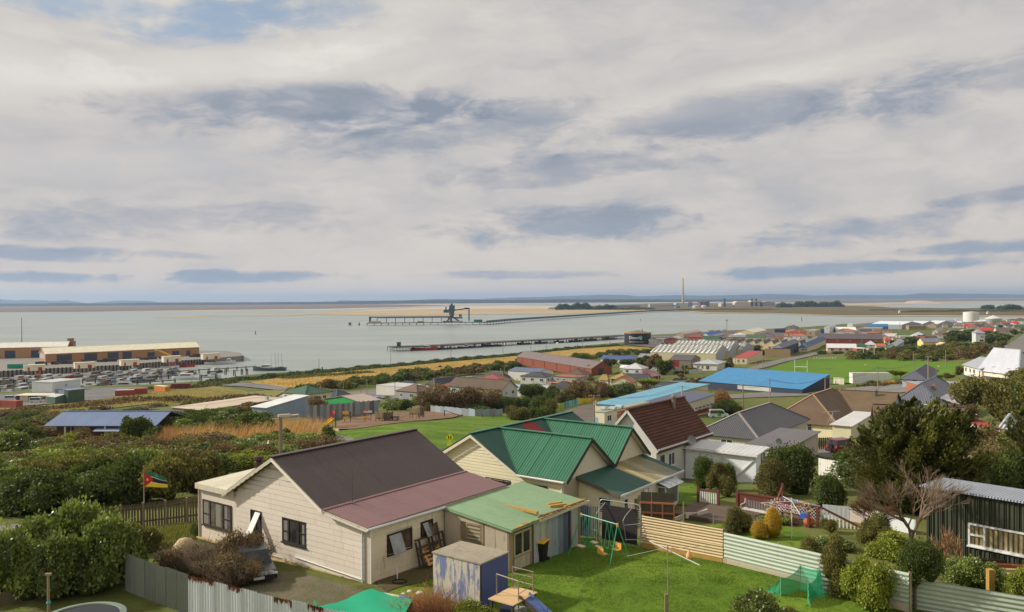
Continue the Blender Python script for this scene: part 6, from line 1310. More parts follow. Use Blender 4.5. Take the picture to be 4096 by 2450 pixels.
q2,a_,b_,h_=Bd('S',(268,1428),(-60,1436),('m',16),1386,'rear ochre quay warehouse with white ribbed roof',cat='warehouse',roof='gable',axis='x',rise=20,wall=(176,136,92),rf=('ribbed',(226,222,206),6),ov=.4,z=QZ,base=.2,doors=(('F',.30,7,5.6,(62,70,92)),('F',.62,7,5.6,(62,70,92)),('F',.06,5,5.6,(62,70,92))))
tw_=Zp(278,1425,QZ);tw0=empty('silo_tower',tw_,R(-8),'brown brick tower at the end of the rear quay warehouse','tower');MB().box(-1.6,1.6,0,3,0,13).build('shaft',paint((136,104,82),var=.3),tw0);MB().box(-1.9,1.9,-.3,3.3,13,13.5).build('cap',paint((120,90,70)),tw0);MB().box(1.6,3.2,0,3,0,11.5).build('side_shaft',paint((150,118,90),var=.3),tw0)
for k,(x0,x1,yb,lb)in enumerate(((96,181,1483,'leftmost cream quay hut with red door'),(299,378,1473,'second cream quay hut from the left with red door'),(484,558,1462,'third cream quay hut from the left with red door'),(655,724,1448,'fourth quay hut with red door, by the yellow crane'),(813,880,1437,'rightmost quay hut with red door, by the long white boat'))):
 o_,a_,b_,h_=Bd('S',(x1,yb-1),(x0,yb+3),('m',4),yb-24,lb,cat='hut',roof='flat',wall=(226,214,186),rf=('plain',(232,222,196)),ov=.35,z=QZ+.05,base=0,doors=(('F',.76,2.2,2.1,(176,40,36)),('F',.22,1.1,2.2,(176,60,44))),group='cream quay huts with red doors')
sg_=random.Random(5)
for k,u in enumerate((150,205,250,330,395,430,560,600,640,770)):
 f=(u-182)/615;q=Zp(u,1462-33*f,QZ);o=empty('stacked_goods',q+Vector((0,3,0)),R(-5),'dark covered stack of goods on the quay in front of the ochre warehouse','stack','stacks of goods on the quay');w_=sg_.uniform(2,4.5)
 for j in range(3):MB().box(-w_+j*w_*.7,-w_+j*w_*.7+w_*.62,0,2,0,sg_.uniform(1.2,2.6)).build('bundle',paint(sg_.choice([(62,56,52),(84,76,70),(70,66,78)])),o)
# the many smaller houses between the ones above
FOOT=[o.matrix_basis@Vector((-o['_dims'][0]/2,o['_dims'][1]/2,0))for o in COL.objects if '_dims' in o];FR_=[max(o['_dims'][0],o['_dims'][1])*.6+5 for o in COL.objects if '_dims' in o]
WC={'white':(212,210,202),'cream':(218,206,172),'tan':(180,158,128),'pale green':(176,188,168),'brick':(150,84,66),'grey':(160,160,158)}
RC={'red':(148,82,74),'grey':(130,130,134),'pale':(204,204,202),'dark':(72,72,78),'brown':(112,90,78),'green':(66,98,76),'rusty':(160,104,76)}
def fill(poly,gap,zone,n,seed,size=(8,13),hh=(2.6,3.4)):
 r=random.Random(seed);W_=[G(*p)for p in poly];P2=[(p.x,p.y)for p in W_];X,Y=[p[0]for p in P2],[p[1]for p in P2];done=0
 for _ in range(n*60):
  x,y=r.uniform(min(X),max(X)),r.uniform(min(Y),max(Y))
  if not inpoly(np.array([x]),np.array([y]),P2)[0]or any((f.x-x)**2+(f.y-y)**2<(q+gap*.5)**2 for f,q in zip(FOOT,FR_)):continue
  wn,rn=r.choice(list(WC)),r.choice(list(RC));a,b=r.uniform(*size),r.uniform(size[0]*.8,size[1]*.8);u,v=proj((x,y,float(gz(x,y))));k=y/FPX
  kw=dict(roof=r.choice(['gable','hip','gable','hip','flat']),risem=r.uniform(1.2,2.4),axis=r.choice('xy'),wall=WC[wn],rf=('plain',RC[rn]),ov=.3,th=r.choice([20,27,36.6]),group='small houses '+zone)
  if kw['roof']=='flat':kw['risem']=.1
  building('S',(u,v),('m',a),('m',b),('m',r.uniform(*hh)),'small %s walled building with %s roof %s'%(wn,rn,zone),name='small_house',**kw)
  FOOT.append(Vector((x,y,0)));FR_.append(max(a,b)*.6+3);done+=1
  if done>=n:break
fill([(3290,1360),(3560,1345),(3800,1310),(4110,1296),(4110,1325),(3900,1345),(3700,1368),(3560,1388),(3300,1395)],5,'on the right hand slope',34,1)
fill([(3290,1350),(3560,1325),(3800,1300),(4110,1288),(4110,1296),(3800,1312),(3560,1345),(3290,1362)],8,'near the far right waterfront',22,2,(10,20),(3.5,5))
fill([(2600,1385),(2900,1345),(3290,1322),(3290,1360),(3060,1385),(2800,1395)],6,'in the harbour yards',16,3,(8,18),(3,5))
fill([(2080,1545),(2300,1520),(2560,1500),(2760,1500),(2760,1525),(2600,1560),(2420,1590),(2240,1595)],5,'above the school',8,4)
fill([(1150,1600),(1440,1590),(1700,1575),(1880,1530),(2040,1515),(2040,1540),(1860,1590),(1500,1615),(1240,1625)],6,'below the golden field',5,5)
fill([(3620,1650),(3850,1600),(4110,1600),(4110,1720),(3950,1800),(3750,1780)],5,'behind the right hand trees',5,6,(7,10),(2.2,2.8))
# plants
def crown(seed,n,leaf,lobes=9,flat=.8,up=.35,core=.72,aspect=2.0,spread=1.0,trail=0.0):
 r=np.random.default_rng(seed);L=[]
 for k in range(lobes):
  a=r.uniform(0,6.283);q=math.sqrt(r.uniform(0,1))*.62*spread;rad=r.uniform(.20,.52);z=(r.uniform(.25,1.05)if k else .7)*(1-.35*q)
  L.append((q*math.cos(a),q*math.sin(a),z*flat*1.2,rad))
 L=np.array(L);k=r.choice(lobes,n,p=L[:,3]**2/(L[:,3]**2).sum())
 d=r.normal(size=(n,3));d/=np.linalg.norm(d,axis=1)[:,None];low_=d[:,2]<-.35;d[low_,2]*=-1
 rr=L[k,3]*(r.uniform(.55,1.0,n)**.5)*(1+.10*np.sin(d[:,0]*9+seed)*np.cos(d[:,1]*8))*(1+r.exponential(.07,n))*np.where(r.uniform(0,1,n)<.05,r.uniform(1.05,1.4,n),1)
 P=L[k,:3]+d*rr[:,None];P[:,2]=np.maximum(P[:,2],.02)
 ax=d*.55+r.normal(size=(n,3))*.55+np.array([trail,0,up]);ax/=np.linalg.norm(ax,axis=1)[:,None]
 nr=d+r.normal(size=(n,3))*.5+np.array([0,0,.4]);sd=np.cross(ax,nr);sd/=np.linalg.norm(sd,axis=1)[:,None]+1e-9
 sz=leaf*r.uniform(.6,1.3,n)[:,None];w=sd*sz/aspect;l_=ax*sz
 V=np.stack([P,P+l_*.5+w,P+l_,P+l_*.5-w],1).reshape(-1,3);F=np.arange(n*4).reshape(n,4)
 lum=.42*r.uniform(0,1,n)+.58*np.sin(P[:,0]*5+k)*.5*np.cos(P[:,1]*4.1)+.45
 return V,F,np.clip(lum,0,1),L
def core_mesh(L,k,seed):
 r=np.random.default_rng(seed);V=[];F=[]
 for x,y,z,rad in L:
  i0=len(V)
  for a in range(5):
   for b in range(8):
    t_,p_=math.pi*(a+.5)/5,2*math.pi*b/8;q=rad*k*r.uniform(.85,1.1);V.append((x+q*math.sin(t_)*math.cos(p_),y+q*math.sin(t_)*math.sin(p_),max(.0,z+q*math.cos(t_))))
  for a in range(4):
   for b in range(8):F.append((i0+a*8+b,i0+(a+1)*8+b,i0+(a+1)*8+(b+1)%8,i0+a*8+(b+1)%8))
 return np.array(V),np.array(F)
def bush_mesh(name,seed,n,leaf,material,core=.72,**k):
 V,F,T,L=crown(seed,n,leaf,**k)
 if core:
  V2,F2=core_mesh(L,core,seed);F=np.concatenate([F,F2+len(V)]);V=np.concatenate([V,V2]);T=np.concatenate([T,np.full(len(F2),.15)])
 return npmesh(name,V,F,material,T)
def twigs(seed,n,material,name='twigs',r0=.012,ln=1.0,out=.75,sub=3,up=1.0):
 r=np.random.default_rng(seed);V=[];F=[];T=[]
 def stick(p,q,w):
  d=q-p;s_=np.cross(d,r.normal(size=3));s_*=w/(np.linalg.norm(s_)+1e-9);t_=np.cross(d,s_);t_*=w/(np.linalg.norm(t_)+1e-9);i=len(V)
  V.extend([p+s_,p-s_*.5+t_,p-s_*.5-t_,q]);F.extend([(i,i+1,i+3),(i+1,i+2,i+3),(i+2,i,i+3)]);T.extend([r.uniform(0,1)]*3)
 for _ in range(n):
  a=r.uniform(0,6.283);b=r.uniform(0,out)**.8;p=np.array([math.cos(a)*.15*r.uniform(0,1),math.sin(a)*.15*r.uniform(0,1),0.])
  d=np.array([math.cos(a)*b,math.sin(a)*b,up]);d/=np.linalg.norm(d);L_=ln*r.uniform(.55,1.05);q=p+d*L_;stick(p,q,r0*L_)
  for s_ in range(sub):
   f=r.uniform(.35,.9);d2=d+r.normal(size=3)*.38;d2/=np.linalg.norm(d2);stick(p+d*L_*f,p+d*L_*f+d2*L_*r.uniform(.2,.45),r0*.6*L_)
 return npmesh(name,np.array(V),np.array(F),material,T)
def blades(seed,n,material,name='grass',h=1.0,w=.03,rad=.5,lean=.35,wind=(.25,0),nseg=2):
 r=np.random.default_rng(seed);a=r.uniform(0,6.283,n);q=rad*np.sqrt(r.uniform(0,1,n));P=np.stack([q*np.cos(a),q*np.sin(a),np.zeros(n)],1)
 b=r.uniform(0,6.283,n);ln=h*r.uniform(.5,1.1,n);D=np.stack([np.cos(b)*lean*r.uniform(0,1,n)+wind[0],np.sin(b)*lean*r.uniform(0,1,n)+wind[1],np.ones(n)],1)
 S=np.stack([-np.sin(b),np.cos(b),np.zeros(n)],1)*w;M=P+D*(ln*.55)[:,None];E=P+D*ln[:,None]+np.stack([D[:,0],D[:,1],-.35*np.ones(n)],1)*(ln*.35)[:,None]
 V=np.stack([P-S,P+S,M+S*.8,M-S*.8,E],1).reshape(-1,3);i=np.arange(n)*5
 F=np.concatenate([np.stack([i,i+1,i+2],1),np.stack([i,i+2,i+3],1),np.stack([i+3,i+2,i+4],1)]);T=np.tile(r.uniform(0,1,n),3)
 return npmesh(name,V,F,material,T)
m_dark=leafmat('dark_foliage',srgb((58,72,32)),srgb((92,104,48)),srgb((74,84,40)))
m_green=leafmat('green_foliage',srgb((74,92,40)),srgb((134,146,72)),srgb((88,98,50)),gl=.2,rough=.42,spec=.5)
m_lime=leafmat('lime_foliage',srgb((98,112,36)),srgb((146,152,60)),srgb((112,118,46)))
m_olive=leafmat('olive_foliage',srgb((84,86,44)),srgb((124,118,62)),srgb((96,88,52)))
m_brown=leafmat('brown_scrub',srgb((92,80,56)),srgb((130,108,76)),srgb((104,84,62)))
m_red=leafmat('rusty_scrub',srgb((122,84,62)),srgb((158,112,82)),srgb((110,78,60)))
m_reed=leafmat('dry_reed',srgb((170,126,88)),srgb((206,168,120)),srgb((150,104,76)))
m_gold=leafmat('golden_tussock',srgb((176,142,76)),srgb((200,166,98)),srgb((160,126,64)))
m_goldbush=leafmat('golden_conifer',srgb((178,140,40)),srgb((206,172,66)),srgb((160,128,40)))
m_con=leafmat('conifer_foliage',srgb((50,60,28)),srgb((122,120,60)),srgb((70,74,38)))
m_grassb=leafmat('lawn_grass',srgb((80,106,28)),srgb((122,140,52)),srgb((86,108,32)))
m_twig=leafmat('bare_twig',srgb((176,152,128)),srgb((206,184,156)),srgb((150,124,100)))
m_twigr=leafmat('reddish_twig',srgb((150,96,62)),srgb((176,124,80)),srgb((126,84,58)))
m_trunk=mat('bark',srgb((112,96,78)),.9,var=.3)
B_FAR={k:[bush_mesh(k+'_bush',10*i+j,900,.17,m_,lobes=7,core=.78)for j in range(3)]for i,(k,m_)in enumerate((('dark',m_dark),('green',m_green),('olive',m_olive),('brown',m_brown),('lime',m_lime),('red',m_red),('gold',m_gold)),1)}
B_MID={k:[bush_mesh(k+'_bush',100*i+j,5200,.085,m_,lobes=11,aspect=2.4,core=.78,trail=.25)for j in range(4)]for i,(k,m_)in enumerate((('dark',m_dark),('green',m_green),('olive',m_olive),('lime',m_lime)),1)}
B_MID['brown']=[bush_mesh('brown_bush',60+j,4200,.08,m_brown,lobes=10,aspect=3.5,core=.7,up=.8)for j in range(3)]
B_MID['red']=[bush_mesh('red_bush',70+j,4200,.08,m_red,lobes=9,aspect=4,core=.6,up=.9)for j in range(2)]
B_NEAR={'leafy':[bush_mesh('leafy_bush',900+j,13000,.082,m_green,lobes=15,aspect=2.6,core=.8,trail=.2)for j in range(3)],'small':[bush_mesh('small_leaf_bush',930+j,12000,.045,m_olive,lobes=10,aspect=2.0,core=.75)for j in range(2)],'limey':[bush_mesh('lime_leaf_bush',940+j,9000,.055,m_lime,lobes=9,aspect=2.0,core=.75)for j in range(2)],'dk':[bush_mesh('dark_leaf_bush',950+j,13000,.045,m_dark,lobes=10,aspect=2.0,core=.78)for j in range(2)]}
prng=random.Random(11)
def bush(P,w,h,meshes,label,cat='shrub',group=None,name='shrub',sq=1.0):
 o=bpy.data.objects.new(name,prng.choice(meshes));COL.objects.link(o);o.location=P-Vector((0,0,.05*h))
 o.rotation_euler=(0,0,prng.uniform(0,6.28));o.scale=(w/1.9*prng.uniform(.85,1.2),w/1.9*prng.uniform(.8,1.1),h/1.25);return tag(o,label,cat,group)
def bush_px(u,v,wpx,hpx,meshes,label,**k):
 p=G(u,v);s_=p.y/FPX;return bush(p,wpx*s_,hpx*s_,meshes,label,**k)
def tree_px(u,v,wpx,hpx,meshes,label,trunkf=.3,cat='tree',group=None,tr=.018,name='tree',lean=0):
 p=G(u,v);s_=p.y/FPX;w,h=wpx*s_,hpx*s_;root=empty(name,p,prng.uniform(0,6.28),label,cat,group)
 c=put('crown',prng.choice(meshes),root,(lean,0,h*trunkf));c.scale=(w/1.9,w/1.9,h*(1-trunkf)/1.25)
 b_=MB();b_.tube((0,0,-.2),(lean*.6,0,h*trunkf*1.4),h*tr*1.3,h*tr,7)
 for k in range(4):a=k*1.6+.4;b_.tube((lean*.4,0,h*trunkf*.8),(lean+math.cos(a)*w*.2,math.sin(a)*w*.2,h*(trunkf+.32)),h*tr*.7,h*tr*.3,5)
 b_.build('trunk',m_trunk,root);return root
def scatter(fr,poly,spacing,wr,hr,kinds,label,group,meshes=B_MID,cat='shrub',seed=1,name='shrub',keep=1.0):
 r=random.Random(seed);W_=[G(*px(fr,*p))for p in poly];X=[p.x for p in W_];Y=[p.y for p in W_];pts=[];P2=[(p.x,p.y)for p in W_]
 area=(max(X)-min(X))*(max(Y)-min(Y));tries=int(area/spacing**2*9)
 for _ in range(tries):
  x,y=r.uniform(min(X),max(X)),r.uniform(min(Y),max(Y))
  if not inpoly(np.array([x]),np.array([y]),P2)[0]:continue
  if any((x-a)**2+(y-b)**2<spacing**2 for a,b in pts):continue
  pts.append((x,y))
 if meshes is B_FAR:return scrub_mass(pts,wr,hr,kinds,label,r)
 for x,y in pts:
  k=r.choice(kinds);w=r.uniform(*wr)
  bush(gpt(x,y),w,r.uniform(*hr),meshes[k],label.format(k={'dark':'dark green','green':'green','olive':'olive green','brown':'brown','lime':'yellow green','red':'rusty brown','gold':'golden'}[k]),cat,group,name)
 return len(pts)
def scrub_mass(pts,wr,hr,kinds,label,r):
 for kd in dict.fromkeys(kinds):
  Vs,Ts=[],[]
  for x,y in pts:
   if kinds[int((x*7.3+y*3.1)%len(kinds))]!=kd:continue
   me=r.choice(B_FAR[kd]);n=len(me.vertices);V=np.empty(n*3,np.float32);me.vertices.foreach_get('co',V);V=V.reshape(-1,3)[:3600];w=r.uniform(*wr)/1.9;h=r.uniform(*hr)/1.25;a=r.uniform(0,6.28)
   Vs.append(np.stack([(V[:,0]*math.cos(a)-V[:,1]*math.sin(a))*w+x,(V[:,0]*math.sin(a)+V[:,1]*math.cos(a))*w+y,V[:,2]*h+float(gz(x,y))-.15],1));T=np.empty(len(me.polygons),np.float32);me.attributes['tint'].data.foreach_get('value',T);Ts.append(T[:len(V)//4])
  if Vs:V=np.concatenate(Vs);tag(put('scrub',npmesh('scrub',V,np.arange(len(V)).reshape(-1,4),B_FAR[kd][0].materials[0],np.concatenate(Ts))),label.format(k={'dark':'dark green','green':'green','olive':'olive green','brown':'brown','gold':'golden','lime':'yellow green'}[kd]).replace('bush ',''),'scrub',None,'stuff')
def tuft_field(name,fr,poly,n,h,w,material,label,cat='grass',seed=1,wind=.3,patch=False):
 r=np.random.default_rng(seed);W_=[G(*px(fr,*p))for p in poly];P2=[(p.x,p.y)for p in W_];X=[p[0]for p in P2];Y=[p[1]for p in P2]
 x=r.uniform(min(X),max(X),n*3);y=r.uniform(min(Y),max(Y),n*3);k=inpoly(x,y,P2);x,y=x[k][:n],y[k][:n];n=len(x)
 if patch:k=r.uniform(0,1,n)<.62+.5*np.sin(x*1.3+2*np.sin(y*.9))*np.sin(y*1.2+2*np.sin(x*.7));x,y=x[k],y[k];n=len(x)
 P=np.stack([x,y,gz(x,y)],1);b=r.uniform(0,6.283,n);ln=h*r.uniform(.5,1.2,n);D=np.stack([np.cos(b)*.3+wind,np.sin(b)*.3,np.ones(n)],1)
 S=np.stack([-np.sin(b),np.cos(b),np.zeros(n)],1)*w;E=P+D*ln[:,None]
 V=np.stack([P-S,P+S,E],1).reshape(-1,3);F=np.arange(n*3).reshape(n,3)
 return tag(put(name,npmesh(name,V,F,material,r.uniform(0,1,n))),label,cat,None,'stuff')
L_t='{k} wind-swept bush in the thicket behind the paling fence'
scatter('S',[(-250,1935),(300,1930),(700,1915),(1000,1880),(1180,1850),(1300,1830),(1250,1800),(1000,1805),(700,1815),(330,1815),(-250,1780)],2.75,(4.4,6.8),(1.2,2.3),['dark','green','olive','olive','dark','brown','green','lime'],L_t,'bushes of the left thicket',seed=32)
scatter('S',[(-250,2075),(200,2060),(480,2030),(790,1990),(940,1920),(700,1930),(300,1945),(-250,1950)],2.7,(3.4,5.6),(1.9,3.4),['dark','green','dark','olive','green'],L_t,'bushes of the left thicket',seed=2)
scatter('S',[(-200,1770),(180,1760),(235,1690),(100,1665),(-200,1670)],4.6,(5,7.5),(1.6,2.8),['dark','olive','brown','dark'],'{k} bush left of the brick house on posts','bushes left of the house on posts',seed=3)
scatter('S',[(640,1745),(900,1745),(1010,1750),(1040,1700),(900,1672),(660,1690)],4.2,(4.5,7),(1.8,3.2),['dark','dark','green'],'{k} tall bush in front of the beige roofed building','tall bushes before the beige roof',seed=4)
for u_,v_,w_,h_,k_,lb in((535,1765,150,120,'dark','round dark bush in front of the blue grey iron roof'),(620,1770,110,75,'dark','smaller dark bush right of the round one by the iron roof'),(340,1790,140,75,'brown','grey brown dome shaped bush under the house on posts'),(250,1800,130,60,'lime','clipped yellow green hedge top below the house on posts'),(60,1850,190,130,'green','big pale green bush at the left edge'),(300,1900,190,110,'lime','yellow green bush in the middle of the thicket'),(1130,1800,170,95,'dark','dark bush in front of the dry reeds by the power pole'),(1290,1800,130,100,'dark','dark round bush at the left end of the park lawn')):
 bush_px(u_,v_,w_,h_,B_MID[k_],lb,name='bush')
for k,(poly,n,h)in enumerate((([(700,1810),(900,1800),(1010,1790),(1290,1790),(1310,1765),(1290,1725),(1100,1712),(960,1715),(700,1770)],9000,2.0),([(620,1740),(760,1735),(780,1770),(690,1790),(600,1780)],2500,1.6))):
 tuft_field('reeds','S',poly,n,h,.035,m_reed,('tall pale brown dry reeds behind the power pole','brown dry reeds among the dark bushes')[k],'reeds',seed=20+k)
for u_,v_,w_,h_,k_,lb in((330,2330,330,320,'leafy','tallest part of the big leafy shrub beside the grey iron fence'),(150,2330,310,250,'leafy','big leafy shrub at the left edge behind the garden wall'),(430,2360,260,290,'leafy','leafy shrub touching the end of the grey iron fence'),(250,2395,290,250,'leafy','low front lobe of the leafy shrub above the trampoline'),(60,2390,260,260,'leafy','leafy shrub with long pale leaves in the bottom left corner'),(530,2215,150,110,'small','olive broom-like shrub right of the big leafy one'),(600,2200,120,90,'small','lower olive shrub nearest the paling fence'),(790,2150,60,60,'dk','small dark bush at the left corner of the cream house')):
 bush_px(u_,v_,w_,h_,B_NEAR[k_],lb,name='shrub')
tw_r=[twigs(300+j,420,m_twigr,r0=.006,out=1.1)for j in range(2)];tw_b=[twigs(310+j,520,m_twig,r0=.005,out=1.2)for j in range(2)]
tw_g=[twigs(320+j,500,leafmat('grey_twig',srgb((104,90,72)),srgb((138,118,96)),srgb((92,78,62))),r0=.006,out=1.5)for j in range(2)]
for k,(u_,v_,w_,h_)in enumerate(((760,2300,240,130),(880,2325,260,135),(985,2290,200,130),(940,2350,200,120),(1010,2265,170,110),(700,2270,150,80),(830,2260,190,100),(930,2265,180,100))):
 p=G(u_,v_);s_=p.y/FPX;o=put('dry_shrub',tw_g[k%2],None,p);o.scale=(w_*s_/1.5,w_*s_/1.5,h_*s_/.95);o.rotation_euler=(0,0,k);tag(o,'dry grey brown shrub with dense bare twigs behind the rusty fence','shrub','dry twiggy shrubs by the old car')
 b=put('dry_foliage',B_MID['brown'][k%3],o,(0,0,-.05));b.scale=(.75,.75,.62)
for k,(u_,v_,w_,h_)in enumerate(((1720,2480,260,115),(1640,2490,200,90),(1810,2490,150,80))):
 p=G(u_,v_);s_=p.y/FPX;o=put('rusty_shrub',tw_r[k%2],None,p);o.scale=(w_*s_/1.35,w_*s_/1.35,h_*s_/.85);tag(o,'rusty brown feathery shrub in front of the painted box','shrub','rusty feathery shrubs');b=put('dry_foliage',B_MID['red'][k%2],o,(0,0,-.05));b.scale=(.6,.6,.55)
for u_,v_,w_,h_,k_,lb in((1900,2500,200,90,'limey','yellow green bush at the foot of the painted box'),(3050,2530,260,150,'leafy','bright green strappy bush left of the green netting at the bottom'),(3170,2530,140,100,'small','brownish bush in front of the green netting')):
 bush_px(u_,v_,w_,h_,B_NEAR[k_],lb,name='shrub')
for u_,v_,w_,h_,k_,lb in((3330,2370,160,230,'small','tall olive shrub between the green netting and the lime shrub'),(3475,2425,215,230,'limey','rounded lime green shrub with trunk in front of the sage fence'),(3260,2250,120,95,'small','small olive shrub behind the sage fence left end'),(2960,2135,130,105,'small','airy shrub with pale leaves behind the straw fence'),(2880,1985,150,130,'small','shrub with yellowish leaves beside the deck steps'),(2810,1960,130,150,'dk','dark green shrub left of two by the white annex'),(2895,1965,130,120,'dk','dark green shrub right of two by the white annex'),(2700,1880,70,65,'dk','small bush behind the green lean-to'),(3180,1975,290,210,'dk','large rounded dark tree-like shrub in front of the garage'),(3090,1990,180,150,'small','olive shrub at the left of the large rounded one'),(3330,2050,190,170,'dk','very dark rounded shrub left of the bare tree'),(3990,2010,260,200,'dk','dark bushes at right behind the iron roofed shed'),(3880,1960,200,130,'small','olive brown bush right of the conifer'),(4080,1960,200,180,'dk','dark bush at the right edge below the conifer'),(3930,2350,170,120,'leafy','strappy leaved plant beside the dark green shed'),(3830,2340,150,110,'leafy','second strappy leaved plant left of the shed windows'),(4090,2470,180,180,'limey','yellow green bush in the bottom right corner'),(3560,2200,120,90,'small','low olive bush beneath the bare tree'),(3500,2180,150,130,'small','brownish green bush at the left of the bare tree')):
 bush_px(u_,v_,w_,h_,B_NEAR[k_],lb,name='shrub')
tree_px(3660,2440,220,290,B_NEAR['dk'],'dark leaved small tree with visible trunk in front of the sage fence',.32)
bb=bush_px(3090,2155,120,125,[bush_mesh('golden_conifer',40,12000,.035,m_goldbush,lobes=5,core=.93,spread=.3,aspect=2)],'golden rounded conifer behind the sage fence',name='golden_conifer')
bush_px(3035,2160,100,75,[bb.data],'lower lobe of golden conifer beside the tall one',name='golden_conifer')
for k,(f_,h_)in enumerate(((.3,.6),(1.2,1.1),(1.7,1.4),(2.4,1.7),(3.2,1.8))):
 p=G(1035,2345)-Vector((.43,-.90,0))*(1.0+f_);p.z=float(gz(p.x,p.y));p.x+=.1*k-.4;p.y-=.8*(k>0);o=put('dry_shrub',tw_g[k%2],None,p);o.scale=(1.35,1.35,h_);tag(o,'dry grey brown shrub grown over the old dark car','shrub','dry shrubs over the old car');b=put('dry_foliage',B_MID['brown'][k%3],o,(0,0,-.05));b.scale=(.8,.8,.8)
def bare_tree(u,v,wpx,hpx,label,seed=1,m_=m_twig,levels=5,name='bare_tree'):
 p=G(u,v);s_=p.y/FPX;H,Wd=hpx*s_,wpx*s_;r=random.Random(seed);root=empty(name,p,0,label,'tree');tb_=MB();cb_=MB()
 def grow(a,d,L,rad,lv):
  n=2 if lv<3 else 3;b=a+d*L;(tb_ if lv<2 else cb_).tube(a,b,rad,rad*.72,5 if lv<2 else 3,cap=False)
  if lv>=levels:return
  for k in range(3 if lv else 4):
   ax=Vector((r.uniform(-1,1),r.uniform(-1,1),r.uniform(-.3,.8)));nd=(d+ax*(.62 if lv else .75));nd.x*=Wd/H*1.3;nd.y*=1.2;nd=(nd+Vector((0,0,.18))).normalized();grow(a+d*L*r.uniform(.6,1),nd,L*r.uniform(.70,.90),max(rad*.62,.006),lv+1)
 grow(Vector((0,0,-.1)),Vector((.05,0,1)),H*.30,H*.022,0)
 tb_.build('trunk',m_trunk,root);cb_.build('twigs',m_,root);return root
bare_tree(3640,2240,520,430,'leafless spreading tree with pale branches in front of the dark green shed',4,levels=6)
bare_tree(3500,2170,260,200,'reddish leafless shrub left of the spreading bare tree',6,m_twigr,6,'bare_shrub')
for k,(u_,v_,h_)in enumerate(((3740,2260,130),(3790,2250,130),(3830,2260,110))):
 p=G(u_,v_);s_=p.y/FPX;o=put('dry_plant',twigs(50+k,14,m_reed,r0=.03,out=.3,sub=12),None,p);o.scale=(h_*s_*.6,h_*s_*.6,h_*s_);tag(o,('dry curled leafy stem left of three by the shed wall','dry curled leafy stem, middle of three by the shed wall','dry curled leafy stem nearest the shed window')[k],'plant')
def spray(seed,n=420,leaf=.085):
 r=np.random.default_rng(seed);x=r.uniform(0,1,n)**.7;y=r.normal(size=n)*.20*(1.1-x);z=r.normal(size=n)*.06+.16*x**2-.02
 P=np.stack([x,y,z],1);ax=np.stack([np.full(n,.8),y*2.2+r.normal(size=n)*.25,.35+r.normal(size=n)*.25],1);ax/=np.linalg.norm(ax,axis=1)[:,None]
 sd=np.cross(ax,r.normal(size=(n,3))*.6+[0,0,1]);sd/=np.linalg.norm(sd,axis=1)[:,None];sz=leaf*r.uniform(.6,1.5,n)[:,None]
 return np.stack([P,P+ax*sz*.5+sd*sz*.28,P+ax*sz*1.2,P+ax*sz*.5-sd*sz*.28],1),r.uniform(0,1,n)
def conifer(u,v,wpx,hpx,label,seed=3,nb=150,leaf=.11,name='conifer'):
 p=G(u,v);s_=p.y/FPX;H,Wd=hpx*s_,wpx*s_;r=np.random.default_rng(seed);root=empty(name,p,0,label,'tree');Vs=[];Ts=[];tb_=MB();tops=[(0,1.0),(-.23,.88),(.14,.93),(-.36,.70),(.30,.78),(.0,.8)]
 for k in range(nb):
  f=.03+.95*r.uniform(0,1)**1.35;tx,th_=tops[r.integers(0,len(tops))];z=H*th_*f;a=r.uniform(0,6.283);R_=Wd*.5*min(1.0,1.28*(1-f)**.62+.08)*r.uniform(.45,1.12)
  c0=np.array([tx*Wd*.7*f,r.uniform(-.15,.15)*Wd*f,z-R_*.10]);L_=max(.5,R_*.75);sx=.9+.25*math.cos(a)
  d=np.array([math.cos(a),math.sin(a),.28+.45*f]);d/=np.linalg.norm(d);st_=c0+d*max(0,R_-L_)*.9
  q,t_=spray(seed*1000+k,260,leaf/L_*1.0)
  yv=np.cross([0,0,1],d);yv/=np.linalg.norm(yv);zv=np.cross(d,yv);M=np.stack([d,yv,zv],0)*L_*sx
  Vs.append((q.reshape(-1,3)@M+st_));Ts.append(t_*.6+.4*r.uniform())
  if k%2==0:tb_.tube((tx*Wd*.3*f,0,z*.75),tuple(st_+d*L_*.6),H*.012,.01,4,cap=False)
 V=np.concatenate(Vs);T=np.concatenate(Ts);V[:,2]=np.maximum(V[:,2],.3)
 put('crown',npmesh('crown',V,np.arange(len(V)).reshape(-1,4),m_con,T),root)
 for tx,th_ in tops:tb_.tube((tx*.2,0,-.2),(tx*Wd*.35,0,H*th_*.55),H*.03,H*.015,6);tb_.tube((tx*Wd*.35,0,H*th_*.55),(tx*Wd*.68,0,H*th_*.95),H*.015,.02,5)
 tb_.build('trunk',m_trunk,root);return root
conifer(3645,2040,600,430,'large wind-shorn dark conifer in front of the grey roofs',3,380,.19)
conifer(4150,1960,330,370,'second conifer cut off by the right edge',5,170,.16)
tree_px(3900,1690,190,170,B_MID['olive'],'umbrella shaped olive tree in front of the dry bank',.38,tr=.022)
tree_px(3850,1725,130,110,B_MID['brown'],'brownish tree under the umbrella shaped one',.3)
bush_px(4060,1720,210,200,B_MID['olive'],'big golden olive bush at the right edge by the pale cottage',name='bush')
bush_px(3440,1905,60,40,B_MID['lime'],'yellow flowering low hedge by the purple car',name='hedge')
